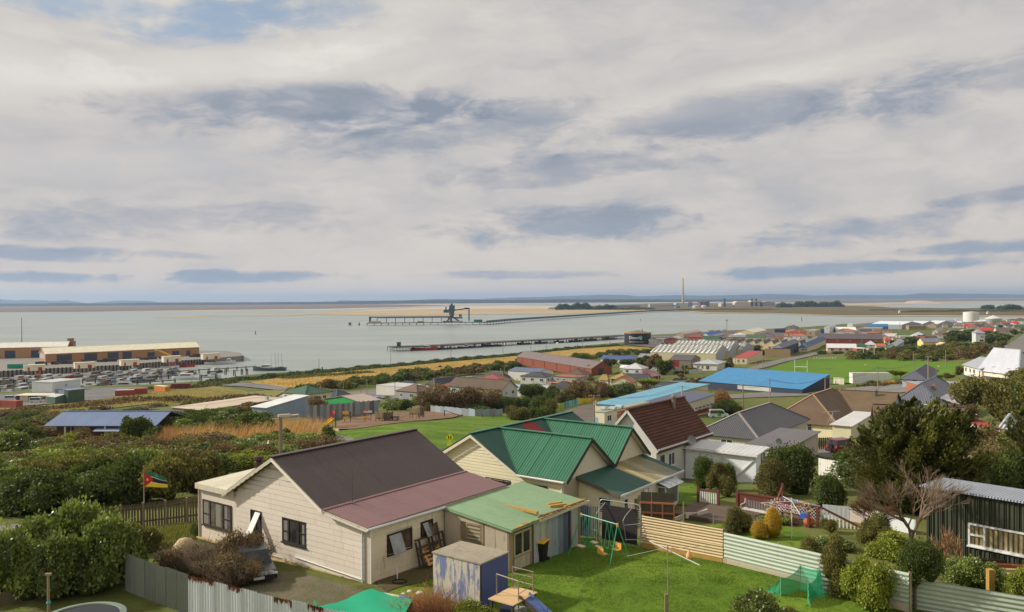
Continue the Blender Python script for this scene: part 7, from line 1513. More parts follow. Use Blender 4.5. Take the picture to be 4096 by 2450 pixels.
# scrub and trees through the town
def many(rows,meshes=B_MID,name='bush'):
 for u_,v_,w_,h_,k_,lb in rows:bush_px(u_,v_,w_,h_,meshes[k_],lb,name=name)
many([(1740,1645,160,85,'brown','left end of the brown scrub clump above the park lawn'),(1815,1645,170,108,'brown','tallest brown scrub bush above the park lawn'),(1890,1645,160,96,'brown','brown scrub bush below the big brown roof'),(1965,1648,150,92,'brown','right end of the brown scrub clump'),(1900,1650,150,40,'dark','dark low bush at the foot of the brown scrub'),(2010,1650,110,60,'dark','dark bush right of the brown scrub'),(2120,1598,110,72,'dark','round dark tree beside the pale blue grey roof'),(2205,1605,80,66,'dark','second round dark tree left of the school pole'),(2330,1608,120,92,'brown','tall brown scrub left of the dark one near the school'),(2400,1610,110,84,'brown','second brown scrub bush near the school'),(2490,1606,140,76,'dark','broad dark tree between brown scrub and cabbage tree'),(2270,1612,90,50,'olive','olive bush by the bend of the coloured fence'),(2080,1640,110,60,'dark','dark bush above the green roof, uppermost'),(2160,1650,120,64,'dark','dark bush above the red roof patch'),(2070,1682,120,60,'olive','olive bush at the corner of the park lawn'),(2150,1680,110,62,'dark','dark bush by the small gate of the park'),(2205,1662,80,60,'olive','olive bush touching the school yard'),(1560,1640,110,46,'green','green bush with white flowers behind the wooden play towers'),(1620,1640,90,44,'green','green bush right of the white flowered one'),(1660,1620,60,34,'lime','yellow green bush behind the right play tower'),(1250,1648,120,62,'brown','brown tree between the white roofed shed and green trim'),(1385,1660,70,32,'dark','small dark bush behind the yellow slide'),(2860,1648,150,88,'red','rust coloured bush in front of the blue hall'),(2895,1660,120,60,'dark','dark bush right of the rust coloured one'),(2790,1625,80,50,'red','small rusty bush behind the navy school roof'),(2945,1650,60,34,'olive','olive bush by the road verge'),(3250,1580,30,10,'lime','low yellow shrub at the side of the blue hall')])
many([(1200,1602,100,34,'dark','dark bush above the near black hip roof'),(2440,1470,60,34,'dark','dark tree by the brick warehouse door'),(2330,1495,70,30,'olive','olive scrub along the brick warehouse'),(2370,1500,60,40,'brown','brown scrub by the end gable of the brick warehouse'),(2500,1468,90,30,'dark','dark hedge below the blue panelled workshop'),(2585,1475,90,56,'dark','large dark tree right of the blue panelled workshop'),(2625,1480,80,60,'brown','brown tree beside the grey corrugated shed'),(2660,1500,80,60,'dark','dark tree in front of the red painted shed end'),(2740,1482,40,24,'green','green bush in front of the grey corrugated shed'),(2770,1490,50,22,'olive','olive bush left of the picket fence'),(2170,1508,40,22,'lime','round green bush below the striped store'),(2920,1455,26,24,'dark','dark round bush left of the red parapet house'),(2925,1472,50,26,'olive','olive bush right of the pale hip cottage'),(2780,1530,50,18,'olive','hedge clump left of the small white hut'),(2820,1524,60,20,'dark','dark hedge clump beside the small white hut'),(2745,1556,40,18,'lime','bright yellow shrub by the tiny white hut'),(3020,1410,60,34,'dark','dark tree in front of the saw-tooth factory'),(3060,1420,90,20,'dark','dark hedge along the saw-tooth factory'),(3295,1418,50,14,'dark','dark hedge left of the pinkish house'),(3350,1416,60,10,'dark','low dark hedge under the windows of the pinkish house'),(3640,1384,110,34,'dark','tall dark hedge left of the yellow cottage'),(3560,1378,70,22,'olive','golden green hedge under the bright red roof'),(3690,1360,40,24,'dark','dark tree behind the yellow cottage'),(3770,1350,40,20,'dark','dark bush right of the two white gabled houses'),(3830,1368,100,50,'dark','big dark tree mass left of the lilac roofed house'),(3880,1365,80,44,'dark','dark tree beside the lilac roofed house wall'),(3850,1345,60,30,'olive','olive tree at the top of the dark tree mass'),(3818,1385,30,24,'red','rusty shrub right of the yellow cottage garage'),(3860,1392,70,22,'green','pale flowering shrub right of the rusty one'),(3965,1378,60,40,'dark','dark round tree in front of the lilac roofed house'),(4010,1368,70,34,'dark','dark hedge running up to the road'),(4055,1340,30,20,'dark','dark tree at the top right road'),(4000,1312,26,12,'dark','dark bush under the long dull red roof'),(3995,1382,60,16,'olive','olive hedge below the road corner'),(3835,1500,40,40,'olive','small tree at the corner of the white villa'),(3740,1530,60,22,'olive','rough shrub in front of the slate roofed house'),(3800,1512,50,18,'olive','clump along the villa hedge line'),(3480,1536,50,14,'olive','shrub before the long white wall'),(3540,1538,60,14,'gold','golden flowering shrub before the long white wall')],B_FAR)
scatter('S',[(3413,1440),(3413,1422),(3540,1412),(3700,1398),(3900,1394),(3992,1400),(3960,1420),(3850,1442),(3700,1447),(3500,1442)],6.5,(6,9),(2.2,4.2),['dark','olive','dark','brown','olive'],'{k} scrub bush on the bank above the playing field','scrub above the playing field',B_FAR,seed=8)
for k,(u_,v_,w_)in enumerate(((3480,1424,22),(3510,1420,26),(3540,1418,26),(3570,1415,26),(3692,1436,20),(3735,1432,10),(3848,1420,18),(3868,1420,14),(3590,1414,18))):bush_px(u_,v_,w_,12,B_FAR['gold'],'golden tussock clump on the bank above the playing field',group='golden tussocks',name='tussock')
scatter('S',[(1180,1575),(1300,1550),(1450,1532),(1500,1522),(1640,1506),(1760,1500),(1850,1488),(2040,1466),(2110,1446),(2140,1452),(2060,1480),(1850,1508),(1740,1518),(1500,1548),(1350,1568)],7.5,(7,11),(2.5,4.8),['dark','dark','brown','olive','dark'],'{k} scrub bush along the landward edge of the golden field','scrub along the golden field',B_FAR,seed=9)
scatter('S',[(2040,1462),(2300,1436),(2440,1412),(2590,1412),(2600,1420),(2450,1424),(2300,1447),(2060,1472)],9,(8,12),(2.2,4),['dark','olive','dark'],'{k} scrub bush between golden field and workshops','scrub by the workshops',B_FAR,seed=10)
scatter('S',[(2680,1545),(2760,1535),(2850,1530),(2860,1545),(2760,1560)],7,(5,8),(1.5,2.6),['olive','brown'],'{k} scrub bush above the light blue school roof','scrub above the school',B_FAR,seed=12)
scatter('S',[(3420,1545),(3560,1535),(3620,1532),(3620,1540),(3440,1552)],4,(3,5),(.8,1.6),['olive','gold','brown'],'{k} low shrub on the verge below the white wall','verge shrubs below the white wall',B_FAR,seed=13)
scatter('S',[(4000,1560),(4110,1545),(4110,1640),(4040,1640),(3990,1600)],7,(7,10),(3,5),['olive','olive','dark'],'{k} bush on the slope below the white villa','bushes below the villa',B_MID,seed=14)
scatter('S',[(700,1640),(1000,1640),(1240,1610),(1260,1625),(1000,1660),(720,1660)],7,(6,9),(2,3),['dark','brown','olive'],'{k} scrub bush around the beige roofed building','scrub round the beige roof',B_FAR,seed=15)
scatter('S',[(100,1665),(640,1625),(660,1640),(240,1680)],9,(7,10),(1.2,2.2),['brown','olive','dark'],'{k} low scrub behind the house on posts','scrub behind the house on posts',B_FAR,seed=16)
scatter('S',[(3420,1870),(3560,1850),(3900,1780),(4110,1780),(4110,1900),(3900,1900),(3700,2060),(3420,2000)],4.6,(4.4,6.4),(1.6,2.8),['dark','olive','brown'],'{k} garden bush behind the dark conifer','garden bushes behind the conifer',B_MID,seed=17)
scatter('S',[(2990,2080),(3150,2040),(3400,2120),(3700,2190),(3700,2250),(3500,2240),(3330,2200),(3200,2130)],2.1,(1.2,2.2),(.6,1.3),['olive','brown','green','lime'],'{k} garden plant in the beds below the deck','plants in the garden beds',B_MID,seed=18,name='garden_plant')
scatter('S',[(2060,1560),(2300,1500),(2560,1490),(2640,1470),(2800,1500),(2760,1530),(2640,1560),(2560,1560),(2400,1600),(2200,1600)],13,(3,6),(1,2.4),['dark','olive','brown'],'{k} scrub between the houses above the school','town scrub',B_FAR,seed=41)
scatter('S',[(1230,1600),(1440,1600),(1700,1585),(1850,1540),(2040,1520),(2040,1540),(1760,1600),(1560,1620),(1240,1640)],11,(2.5,5),(.8,1.8),['dark','olive','brown','green'],'{k} scrub around the white block garage','town scrub',B_FAR,seed=42)
scatter('S',[(3560,1390),(3700,1350),(3850,1330),(4100,1310),(4110,1330),(4000,1360),(3900,1380),(3700,1392)],17,(4,9),(1,3),['dark','olive','dark'],'{k} scrub among the houses on the right hand slope','town scrub',B_FAR,seed=43)
scatter('S',[(2880,1430),(3060,1425),(3300,1400),(3560,1385),(3560,1375),(3300,1385),(3060,1410)],22,(4,9),(1,3),['dark','olive'],'{k} scrub among the houses beyond the playing field','town scrub',B_FAR,seed=44)
def belt(pts,name,label,width,h,n,material,seed,leaf=.9):
 r=np.random.default_rng(seed);W_=[G(u,v)for u,v in pts];seg=[(a,b,(b-a).length)for a,b in zip(W_[:-1],W_[1:])];tot=sum(s[2]for s in seg);V=[];T=[]
 for a,b,L_ in seg:
  k=int(n*L_/tot);f=r.uniform(0,1,k);u=(b-a).normalized();nv=np.array([-u.y,u.x]);o=r.normal(size=k)*width*.35
  x=a.x+(b.x-a.x)*f+nv[0]*o;y=a.y+(b.y-a.y)*f+nv[1]*o;hh=h*(.55+.45*np.sin(x*.35+seed)*np.sin(y*.21))*r.uniform(.2,1,k)*np.clip(1.2-np.abs(o)/width,.2,1)
  P=np.stack([x,y,gz(x,y)+hh*.9],1);ax=r.normal(size=(k,3))*.7+[0.2,0,.8];sd=r.normal(size=(k,3));sd=np.cross(ax,sd);ax/=np.linalg.norm(ax,axis=1)[:,None];sd/=np.linalg.norm(sd,axis=1)[:,None]
  s_=leaf*r.uniform(.5,1.3,k)[:,None];V.append(np.stack([P-sd*s_*.5,P+sd*s_*.5,P+ax*s_],1).reshape(-1,3));T.append(r.uniform(0,1,k))
 V=np.concatenate(V);return tag(put(name,npmesh(name,V,np.arange(len(V)).reshape(-1,3),material,np.concatenate(T))),label,'scrub',None,'stuff')
belt([(830,1535),(930,1522),(1060,1515),(1180,1503),(1272,1493),(1400,1483),(1480,1472),(1560,1467),(1700,1456),(1800,1446),(1930,1434),(2048,1424),(2184,1408),(2304,1397),(2400,1389),(2480,1385)],'shore_scrub','dark scrub belt along the shore of the golden field',9,2.6,22000,m_dark,1)
belt([(1130,1518),(1250,1507),(1380,1500),(1480,1492)],'shore_scrub','second belt of dark scrub behind the shore belt',10,1.6,3500,m_olive,2)
belt([(0,1655),(150,1642),(300,1632),(480,1612),(620,1602),(760,1606),(900,1606),(1000,1590)],'meadow_scrub','brown scrub along the lower edge of the rough meadow',9,1.8,9000,m_brown,3)
belt([(600,1560),(760,1555),(860,1540),(930,1532)],'bank_scrub','dark scrub on the harbour bank',8,1.8,5000,m_olive,4)
tuft_field('dry_tussock','S',[(1000,1532),(1272,1502),(1560,1475),(1800,1452),(2048,1431),(2304,1401),(2480,1390),(2600,1395),(2590,1410),(2300,1430),(2040,1460),(1780,1488),(1500,1518),(1200,1552)],26000,.8,.30,m_gold,'golden tussock grass covering the shore field',seed=5)
tuft_field('meadow_grass','S',[(690,1550),(1000,1572),(900,1600),(560,1620),(0,1672),(0,1645),(330,1612)],12000,.6,.22,leafmat('meadow_blade',srgb((156,136,70)),srgb((190,156,92)),srgb((110,130,54))),'yellowish grass of the rough meadow',seed=6)
tuft_field('lawn_grass','S',[(1500,2450),(1560,2370),(1800,2270),(2080,2242),(2300,2200),(2560,2190),(2900,2255),(3300,2335),(3560,2400),(3700,2455),(3700,2600),(1500,2600)],110000,.075,.012,m_grassb,'short green grass of the near lawn',seed=7,wind=.1,patch=True)
tuft_field('rough_grass','S',[(400,2200),(480,2130),(800,2110),(800,2150),(700,2190),(500,2230)],12000,.35,.02,leafmat('rough_blade',srgb((96,112,44)),srgb((150,140,82)),srgb((84,104,36))),'long grass in front of the paling fence',seed=8,wind=.2)
tuft_field('yard_weeds','S',[(1040,2290),(1330,2340),(1500,2380),(1400,2460),(1100,2440),(960,2350)],9000,.06,.012,leafmat('weed_blade',srgb((96,110,40)),srgb((136,128,72)),srgb((84,96,44))),'thin weeds on the gravel yard',seed=9,wind=.1)
def cabbage(u,v,wpx,hpx,label,seed=1):
 p=G(u,v);s_=p.y/FPX;H=hpx*s_;root=empty('cabbage_tree',p,0,label,'tree');r=random.Random(seed);tb_=MB();fm=blades(seed,160,m_lime,'crown',h=.42,w=.03,rad=.02,lean=2.2,wind=(0,0))
 for k in range(5):
  a=k*1.3;e=Vector((math.cos(a)*wpx*s_*.33,math.sin(a)*wpx*s_*.25,H*r.uniform(.62,.85)));tb_.tube((0,0,-.2),e*.5-Vector((0,0,H*.1)),H*.03,H*.02,5);tb_.tube(e*.5-Vector((0,0,H*.1)),e,H*.02,H*.015,5);c=put('crown',fm,root,e);c.scale=(H,H,H);c.rotation_euler=(0,0,a)
 tb_.build('trunk',m_trunk,root)
cabbage(2592,1585,70,62,'cabbage tree with yellow green heads by the school roof',3);cabbage(3590,1538,50,54,'cabbage tree at the end of the long white wall',4);cabbage(3474,1524,14,18,'small spiky palm in front of the white wall',5);cabbage(3498,1524,12,24,'thin spiky palm beside the power pole',6)
sheet('dry_bank',[(3740,1540),(3830,1530),(4110,1526),(4110,1556),(4000,1568),(3900,1556),(3800,1550)],g_gold,.1)
# poles and wires
pm_=mat('pole_timber',srgb((150,134,112)),.85,var=.2);pmc=mat('pole_concrete',srgb((176,168,150)),.8,var=.1);ins=paint((206,190,170))
POLE={}
def pole(u,vt,vb,label,arms=0,lamp=0,r=.14,m_=None,key=None,base=None,box=False,cat='power pole',name='power_pole'):
 p=base or G(u,vb);d=ray(u,vt);H=CZ+d[2]/d[1]*p.y-p.z;o=empty(name,p,R(20)+.6*(prng.random()-.5),label,cat);m_=m_ or pm_
 MB().tube((0,0,-.3),(0,0,H),r,r*.75,7).build('post',m_,o)
 for k in range(arms):
  z=H-.25-k*1.1;MB().box(-1.15,1.15,-.2,-.08,z,z+.13).build('crossarm',pm_,o);b_=MB()
  for x in(-1.05,-.6,.6,1.05):b_.tube((x,-.14,z+.13),(x,-.14,z+.32),.05,n=5)
  b_.build('insulator',ins,o)
 if lamp:MB().path([(0,0,H-.1),(0,-.9,H+.1)],.04).build('bracket',m_,o);MB().box(-.15,.15,-1.5,-.85,H+.03,H+.2).build('lamp',ins,o)
 if box:MB().tube((.3,-.2,H-1.9),(.3,-.2,H-1.1),.26,n=9).build('transformer',ins,o);MB().box(-.9,.9,-.1,.1,H-1.0,H-.85).build('crossarm',pm_,o)
 if key:POLE[key]=(p+Vector((0,0,H)),o)
 return o
P_=pole
for i,(u,vt,vb)in enumerate(((1276,1433,1488),(1563,1414,1462),(1804,1398,1441),(2012,1377,1420),(2123,1383,1417),(2185,1369,1402),(2330,1358,1390))):
 P_(u,vt,vb,('first shore pole from the left against the water','second shore pole against the water','third shore pole, left of the dark boats','fourth shore pole in front of the wharf','shore pole with faint lamp by the brick warehouse roof','dark shore pole right of the faint lamp one','last shore pole left of the black tank')[i],r=.16,m_=paint((84,80,76))if i>1 else None)
P_(1123,1664,1856,'stout timber power pole rising behind the brown roof',r=.2,key='near',box=False)
nb_=POLE['near'][1];hn=POLE['near'][0].z-nb_.location.z;b_=MB();b_.tube((-.7,0,hn-.25),(1.9,0,hn-.35),.06);b_.tube((.3,.3,hn-.1),(1.6,-.4,hn+.05),.08);b_.box(-.2,.9,-.15,.15,hn-.1,hn+.12);b_.build('switch_gear',ins,nb_);MB().tube((.2,-.2,-.2),(.2,-.2,hn-3.5),.05).build('conduit',M_white,nb_)
P_(1443,1547,1600,'pole with crossarm above the beige roof with green trim',1);P_(1468,1519,1581,'leaning lamp pole by the side road',lamp=1);P_(1374,1530,1568,'thin pole left of the side road');P_(1580,1523,1586,'pole in front of the white block garage',0);P_(1701,1517,1578,'pole right of the white block garage',0);P_(1164,1571,1610,'short pole with T arm above the white roofed shed',1);P_(1316,1571,1590,'thin pole over the near black hip roof')
P_(1727,1490,1520,'slender pole left of two above the cream hip house',r=.1);P_(1740,1486,1516,'slender pole right of two above the cream hip house',r=.1);P_(1959,1468,1500,'pole left of the house under the golden field');P_(2003,1474,1524,'pale concrete pole in front of the grey hip roofed white house',r=.2,m_=paint((150,166,160)));P_(2018,1462,1500,'pole right of the pale concrete one')
P_(2308,1495,1545,'pole with two crossarms beside the round trees',2,key='a');P_(2176,1527,1566,'pole with T arm over the pale house',1);P_(2204,1546,1600,'bare grey pole among the dark bushes',r=.13);P_(2377,1581,1704,'tall pole with transformer in front of the school',1,r=.19,key='s',box=True);P_(2729,1542,1668,'tall pale pole in front of the navy school roof',r=.2,m_=pmc,key='t');P_(2546,1525,1560,'pole beside the cabbage tree',1);P_(2673,1517,1560,'pole in front of the pink cream house',r=.12)
P_(2972,1538,1655,'pole with crossarm in front of the blue hall',1,r=.19,key='u');P_(3079,1515,1650,'thin pole over the right half of the blue hall',r=.17,key='v');P_(3301,1509,1612,'pole with crossarm and fuse box behind the brown tiled roofs',1,r=.2,key='w',box=False);P_(3511,1469,1570,'pole with two crossarms before the long white wall',2,r=.18,key='x');P_(3422,1521,1566,'short pole at the road edge');P_(3713,1426,1556,'tall pole with two crossarms beside the slate roof',2,r=.2,key='y')
P_(3454,1460,1492,'lamp pole behind the long white wall',lamp=1,r=.1,cat='lamp post',name='lamp_post');P_(3745,1466,1516,'lamp pole right of the tall double armed pole',lamp=1,r=.1,cat='lamp post',name='lamp_post');P_(3654,1412,1486,'dark timber floodlight pole on the field, left one',r=.2);P_(3783,1402,1470,'dark timber floodlight pole on the field, right one',r=.2);P_(3985,1360,1402,'thin pole by the upper road corner',r=.1);P_(4047,1405,1440,'pole with crossarm above the villa roof',1);P_(3796,1345,1372,'thin pole right of the yellow cottage',r=.1)
P_(2956,1398,1480,'thin lamp pole, middle of three left of the road',lamp=1,r=.12);P_(2942,1414,1480,'pole with square sign box, left of three by the road',r=.12);P_(3024,1414,1480,'pole with T arm by the road',1);P_(3050,1395,1478,'thin pole right of the T armed one',lamp=1,r=.12);P_(3064,1408,1456,'short pole near the road wall');P_(3142,1393,1450,'pole at the edge of the road by the navy warehouse',r=.15);P_(3203,1391,1420,'short pale pole at the corner of the navy warehouse');P_(3240,1380,1437,'pole with small transformer at the road bend',1,box=False);P_(2892,1424,1500,'orange tinted pole right of the pale hip cottage',r=.12);P_(2738,1456,1530,'orange tinted pole in front of the grey shed',r=.14);P_(2797,1440,1510,'thin pole in front of the picket fence cottage',r=.1);P_(2634,1474,1530,'thin pole by the pink roofed house',r=.12);P_(2862,1384,1420,'thin pole on the striped warehouse',r=.1);P_(2613,1402,1424,'short pole at the left corner of the striped warehouse',r=.12);P_(2608,1308,1372,'tall thin lamp mast by the black tank',lamp=1,r=.12);P_(3600,1292,1330,'dark post in front of the white sheds',r=.3);P_(4050,1296,1330,'pole by the top right red roofs',1)
wm_=paint((40,40,40))
def wire(a,b,sag=1.2,name='power_line',off=0.0):
 A_,B_=Vector(a)+Vector((off,0,0)),Vector(b)+Vector((off,0,0));b_=MB();b_.path([A_.lerp(B_,k/10)-Vector((0,0,sag*4*(k/10)*(1-k/10)))for k in range(11)],.022,3);return b_
for a_,b2,lb in(('s','t','power lines between the transformer pole and the pale pole'),('u','v','power lines across the front of the blue hall'),('v','w','power lines from the hall pole to the tiled roofs pole'),('w','x','power lines from the tiled roofs pole to the white wall pole'),('x','y','power lines between the two double armed poles'),('t','u','power lines between school and blue hall')):
 o=empty('power_line',POLE[a_][0],0,lb,'power line')
 for k in(-.9,0,.9):w_=wire((0,0,0),POLE[b2][0]-POLE[a_][0],1.4,off=k);w_.v=[(x,y,z-.2)for x,y,z in w_.v];w_.build('wire',wm_,o)
for k,(u0,u1,vt,vc,vb,lb)in enumerate(((3179,3229,1441,1482,1494,'near pair of white rugby posts behind the blue hall'),(3454,3497,1389,1432,1438,'far pair of white rugby posts in front of the scrub'))):
 A_=G(u0,vb);B_=G(u1,vb+(1 if k else 2));o=empty('rugby_posts',A_,0,lb,'goal posts');H=(vb-vt)/FPX*A_.y;hc=(vb-vc)/FPX*A_.y if k else 3.0
 for q in(A_,B_):MB().tube(q-A_,q-A_+Vector((0,0,H)),.11).build('post',M_frame,o)
 MB().tube(Vector((0,0,hc)),B_-A_+Vector((0,0,hc)),.09).build('crossbar',M_frame,o)
for k in range(9):p=G(3257+k*10.7,1438);tag(MB().box(-.15,.15,-.15,.15,0,1.1).build('marker_post',M_frame),'low white post in the row along the top of the playing field','post','white posts of the field').location=p
sp=G(1795,1838);sp=gpt(-5.5,70.5);sp.x=(1795-2048)/FPX*70.5;cs=empty('road_sign',sp,0,'yellow diamond road sign with two walking children above a small plate','road sign');d=ray(1795,1752);zc_=CZ+d[2]/d[1]*70.5-sp.z
ys_=paint((232,236,30),rough=.5,var=.03);MB().tube((0,.05,-.3),(0,.05,zc_+.3),.035).build('post',steel,cs)
MB().prism([(0,0,zc_-.40),(.36,0,zc_),(0,0,zc_+.40),(-.36,0,zc_)],(0,.02,0)).build('sign_plate',ys_,cs)
MB().box(-.24,.24,0,.02,zc_-.72,zc_-.46).build('lower_plate',ys_,cs)
f=MB();bk_=paint((24,24,22))
for s_ in(-1,1):
 x=s_*.10;f.prism([(x-.05,-.006,zc_-.02),(x+.05,-.006,zc_-.02),(x+.035,-.006,zc_+.13),(x-.035,-.006,zc_+.13)],(0,-.006,0));f.prism([(x+.035*math.cos(a),-.006,zc_+.17+.035*math.sin(a))for a in[k*.785 for k in range(8)]],(0,-.006,0))
 f.prism([(x-.04,-.006,zc_-.02),(x-.005,-.006,zc_-.02),(x-.05,-.006,zc_-.17),(x-.08,-.006,zc_-.17)],(0,-.006,0));f.prism([(x+.005,-.006,zc_-.02),(x+.04,-.006,zc_-.02),(x+.08,-.006,zc_-.17),(x+.05,-.006,zc_-.17)],(0,-.006,0));f.prism([(x+.03,-.006,zc_+.12),(x+.09,-.006,zc_+.02),(x+.07,-.006,zc_+.01),(x+.02,-.006,zc_+.08)],(0,-.006,0))
f.build('pictogram',bk_,cs)
# playground
wd=mat('play_timber',srgb((176,158,126)),.8,var=.25);wdd=mat('play_timber_dark',srgb((110,98,78)),.8,var=.25);red_=paint((196,50,40),rough=.5);yel=paint((232,176,40),rough=.45);blc=paint((50,46,44))
p0=G(1287,1722);th_=R(8);sl=empty('play_slide',p0,0,'yellow slide coming down from a red play tower','slide');sgn=lambda u,v,y=None:at_y(u,v,y or p0.y+1.5)-p0
tp0=at_y(1333,1676,p0.y+1.6)-p0;b_=MB();A_=tp0;B_=Vector((0,0,.25));sd=Vector((.3,-.45,0)).normalized()*.5
b_.hexa([B_-sd-Vector((0,0,.05)),B_+sd-Vector((0,0,.05)),A_+sd-Vector((0,0,.05)),A_-sd-Vector((0,0,.05)),B_-sd,B_+sd,A_+sd,A_-sd]);b_.build('chute',yel,sl)
for s_ in(-1,1):MB().bar(A_+sd*s_+Vector((0,0,.1)),B_+sd*s_+Vector((0,0,.1)),.06,.24).build('side_wall',yel,sl)
for s_ in(-1,1):
 MB().tube(A_+sd*s_*1.2+Vector((.1,0,-A_.z)),A_+sd*s_*1.2+Vector((.1,0,1.2)),.05).build('post',blc if s_>0 else red_,sl)
MB().bar(A_+sd*1.2+Vector((.1,0,.9)),A_-sd*1.2+Vector((.1,0,.9)),.08,.3).build('hood',red_,sl);MB().bar(A_+Vector((-.9,.2,-.1)),A_+Vector((.1,.1,1.1)),.07,.1).build('ladder',red_,sl)
def simple_tower(u0,u1,vb,vdeck,vtop,label,panel,frame_m,dy=1.8,roof=None):
 A_=G(u0,vb);w_=(u1-u0)*A_.y/FPX;o=empty('play_tower',A_,-R(8),label,'play tower');k=A_.y/FPX;zd,zt=(vb-vdeck)*k,(vb-vtop)*k
 for x in(0,w_):
  for y in(0,dy):MB().box(x-.08,x+.08,y-.08,y+.08,-.2,zt+.15).build('post',frame_m,o)
 MB().box(-.05,w_+.05,-.05,dy+.05,zd-.15,zd).build('platform',wdd,o);n=max(3,int(w_/.28))
 for i in range(n):MB().box(w_*i/n+.015,w_*(i+1)/n-.015,-.11,-.07,zd+.02,zt).build('slat',panel,o)
 for i in range(4):MB().box(w_+.07,w_+.11,dy*i/4+.02,dy*(i+1)/4-.02,zd+.02,zt).build('slat',panel,o)
 return o
simple_tower(1503,1530,1690,1672,1650,'left wooden play tower with slatted sides',wd,wd);simple_tower(1537,1558,1688,1676,1652,'darker wooden play tower beside the left one',wdd,wdd);simple_tower(1640,1668,1677,1655,1634,'right wooden play tower with slatted sides',wd,wd);simple_tower(1674,1690,1672,1660,1632,'narrow grey play tower at the right end of the playground',wdd,wdd,1.2)
bA,bB=at_y(1560,1668,G(1560,1688).y+1),at_y(1640,1652,G(1640,1677).y+1);o=empty('rope_bridge',bA,0,'sagging plank bridge between the wooden play towers','bridge')
for k in range(16):f0=k/16;q=(bB-bA)*f0-Vector((0,0,.45*4*f0*(1-f0)));q2=(bB-bA)*(f0+.052)-Vector((0,0,.45*4*(f0+.05)*(1-f0-.05)));MB().hexa([q+Vector((0,-.5,-.06)),q2+Vector((0,-.5,-.06)),q2+Vector((0,.5,-.06)),q+Vector((0,.5,-.06)),q+Vector((0,-.5,0)),q2+Vector((0,-.5,0)),q2+Vector((0,.5,0)),q+Vector((0,.5,0))]).build('plank',wd,o)
q=G(1378,1692);pf2=empty('climbing_frame',q,-R(8),'climbing frame with yellow panels and dark posts','climbing frame');k=q.y/FPX
for x in(0,1.0,3.4,4.4):MB().tube((x,0,0),(x,0,46*k),.05).build('post',blc,pf2)
for x,z,w_,h_,m_ in((-.3,34,1.0,13,yel),(-.2,14,1.0,10,yel),(3.1,18,.9,9,yel),(3.2,42,1.4,8,M_frame),(3.0,47,1.0,5,red_)):MB().box(x,x+w_,-.06,.0,z*k,(z+h_)*k).build('panel',m_,pf2)
for z in(16,40):MB().tube((0,0,z*k),(4.4,0,z*k),.05).build('bar',wdd,pf2)
q=G(1300,1718);ed=empty('timber_edging',q,0,'pale timber edging at the foot of the yellow slide','edging')
for a_,b2 in(((1302,1718),(1328,1722)),((1331,1722),(1356,1727))):MB().bar(G(*a_)-q+Vector((0,0,.15)),G(*b2)-q+Vector((0,0,.15)),.1,.4).build('board',wd,ed)
q=G(1575,1686);pt_=empty('picnic_table',q,.2,'dark metal picnic table in front of the plank bridge','picnic table');MB().box(-.9,.9,-.4,.4,.7,.76).build('top',blc,pt_)
for y in(-.75,.75):MB().box(-.9,.9,y-.14,y+.14,.42,.47).build('seat',blc,pt_)
for x in(-.6,.6):MB().path([(x,-.8,0),(x,-.2,.7),(x,.2,.7),(x,.8,0)],.03).build('leg',blc,pt_)
q=G(1778,1668);rp_=empty('balance_ramp',q,0,'dark timber balance ramp at the right of the bark area','ramp');MB().bar((0,0,1.4),G(1850,1672)-q+Vector((0,0,.3)),.3,.12).build('beam',wdd,rp_);MB().box(-.1,.1,-.1,.1,0,1.4).build('post',wdd,rp_)
for k,(u,v)in enumerate(((1930,1672),(1973,1672),(2003,1670),(2040,1670))):tag(MB().box(-.1,.1,-.1,.1,-.1,.7).build('bollard',wdd),'short timber bollard on the top edge of the park lawn','bollard','timber bollards of the park').location=G(u,v)
def wallfence(pts,H,mats_,label,sw_=2.4,pitch=.25,amp=.03,seed=1,m_pitch=None):
 return vfence('iron_fence',[G(*p)for p in pts],0,H,pitch,amp,sw_,mats_,label,zf=lambda p:float(gz(p.x,p.y)),seed=seed,jag=.05,gauge=2)
wg=[mat('weathered_iron',srgb(c),.7,.1,var=.25,dirt=.5,dcol=srgb((84,70,60)))for c in((146,150,150),(120,128,132),(164,160,150),(112,104,104))]
wallfence([(1225,1692),(1330,1678),(1420,1664),(1515,1652)],3.0,wg,'tall weathered iron wall behind the yellow slide',seed=2)
wallfence([(1722,1650),(1800,1658),(1900,1668),(2010,1666)],1.7,[wg[0],mat('weathered_iron',srgb((150,164,172)),.6,.1,var=.1)],'pale blue grey iron fence below the brown scrub',seed=3)
cf=[G(2230,1645),G(2270,1628),G(2320,1616),G(2372,1612),G(2450,1612)];o=empty('paling_fence',cf[0],0,'fence of palings painted green, blue and yellow round the school yard','fence')
pc=[(150,160,60),(84,150,150),(70,120,110),(120,180,190),(230,180,50),(176,190,60)];pms=[MB().box(-.12,.12,-.03,.03,0,1.7).mesh('paling',paint(c))for c in pc];tot=0;rr=random.Random(2)
for A_,B_ in zip(cf[:-1],cf[1:]):
 n=int((B_-A_).length/.42)
 for k in range(n):
  p=A_.lerp(B_,k/n);zone=tot/70;mi=rr.choice([0,5,0])if zone<.35 else rr.choice([1,2,3])if zone<.95 else rr.choice([4,5,4]);q=put('paling',pms[mi],o,gpt(p.x,p.y)-cf[0]);q.rotation_euler=(0,0,math.atan2((B_-A_).y,(B_-A_).x));tot+=1
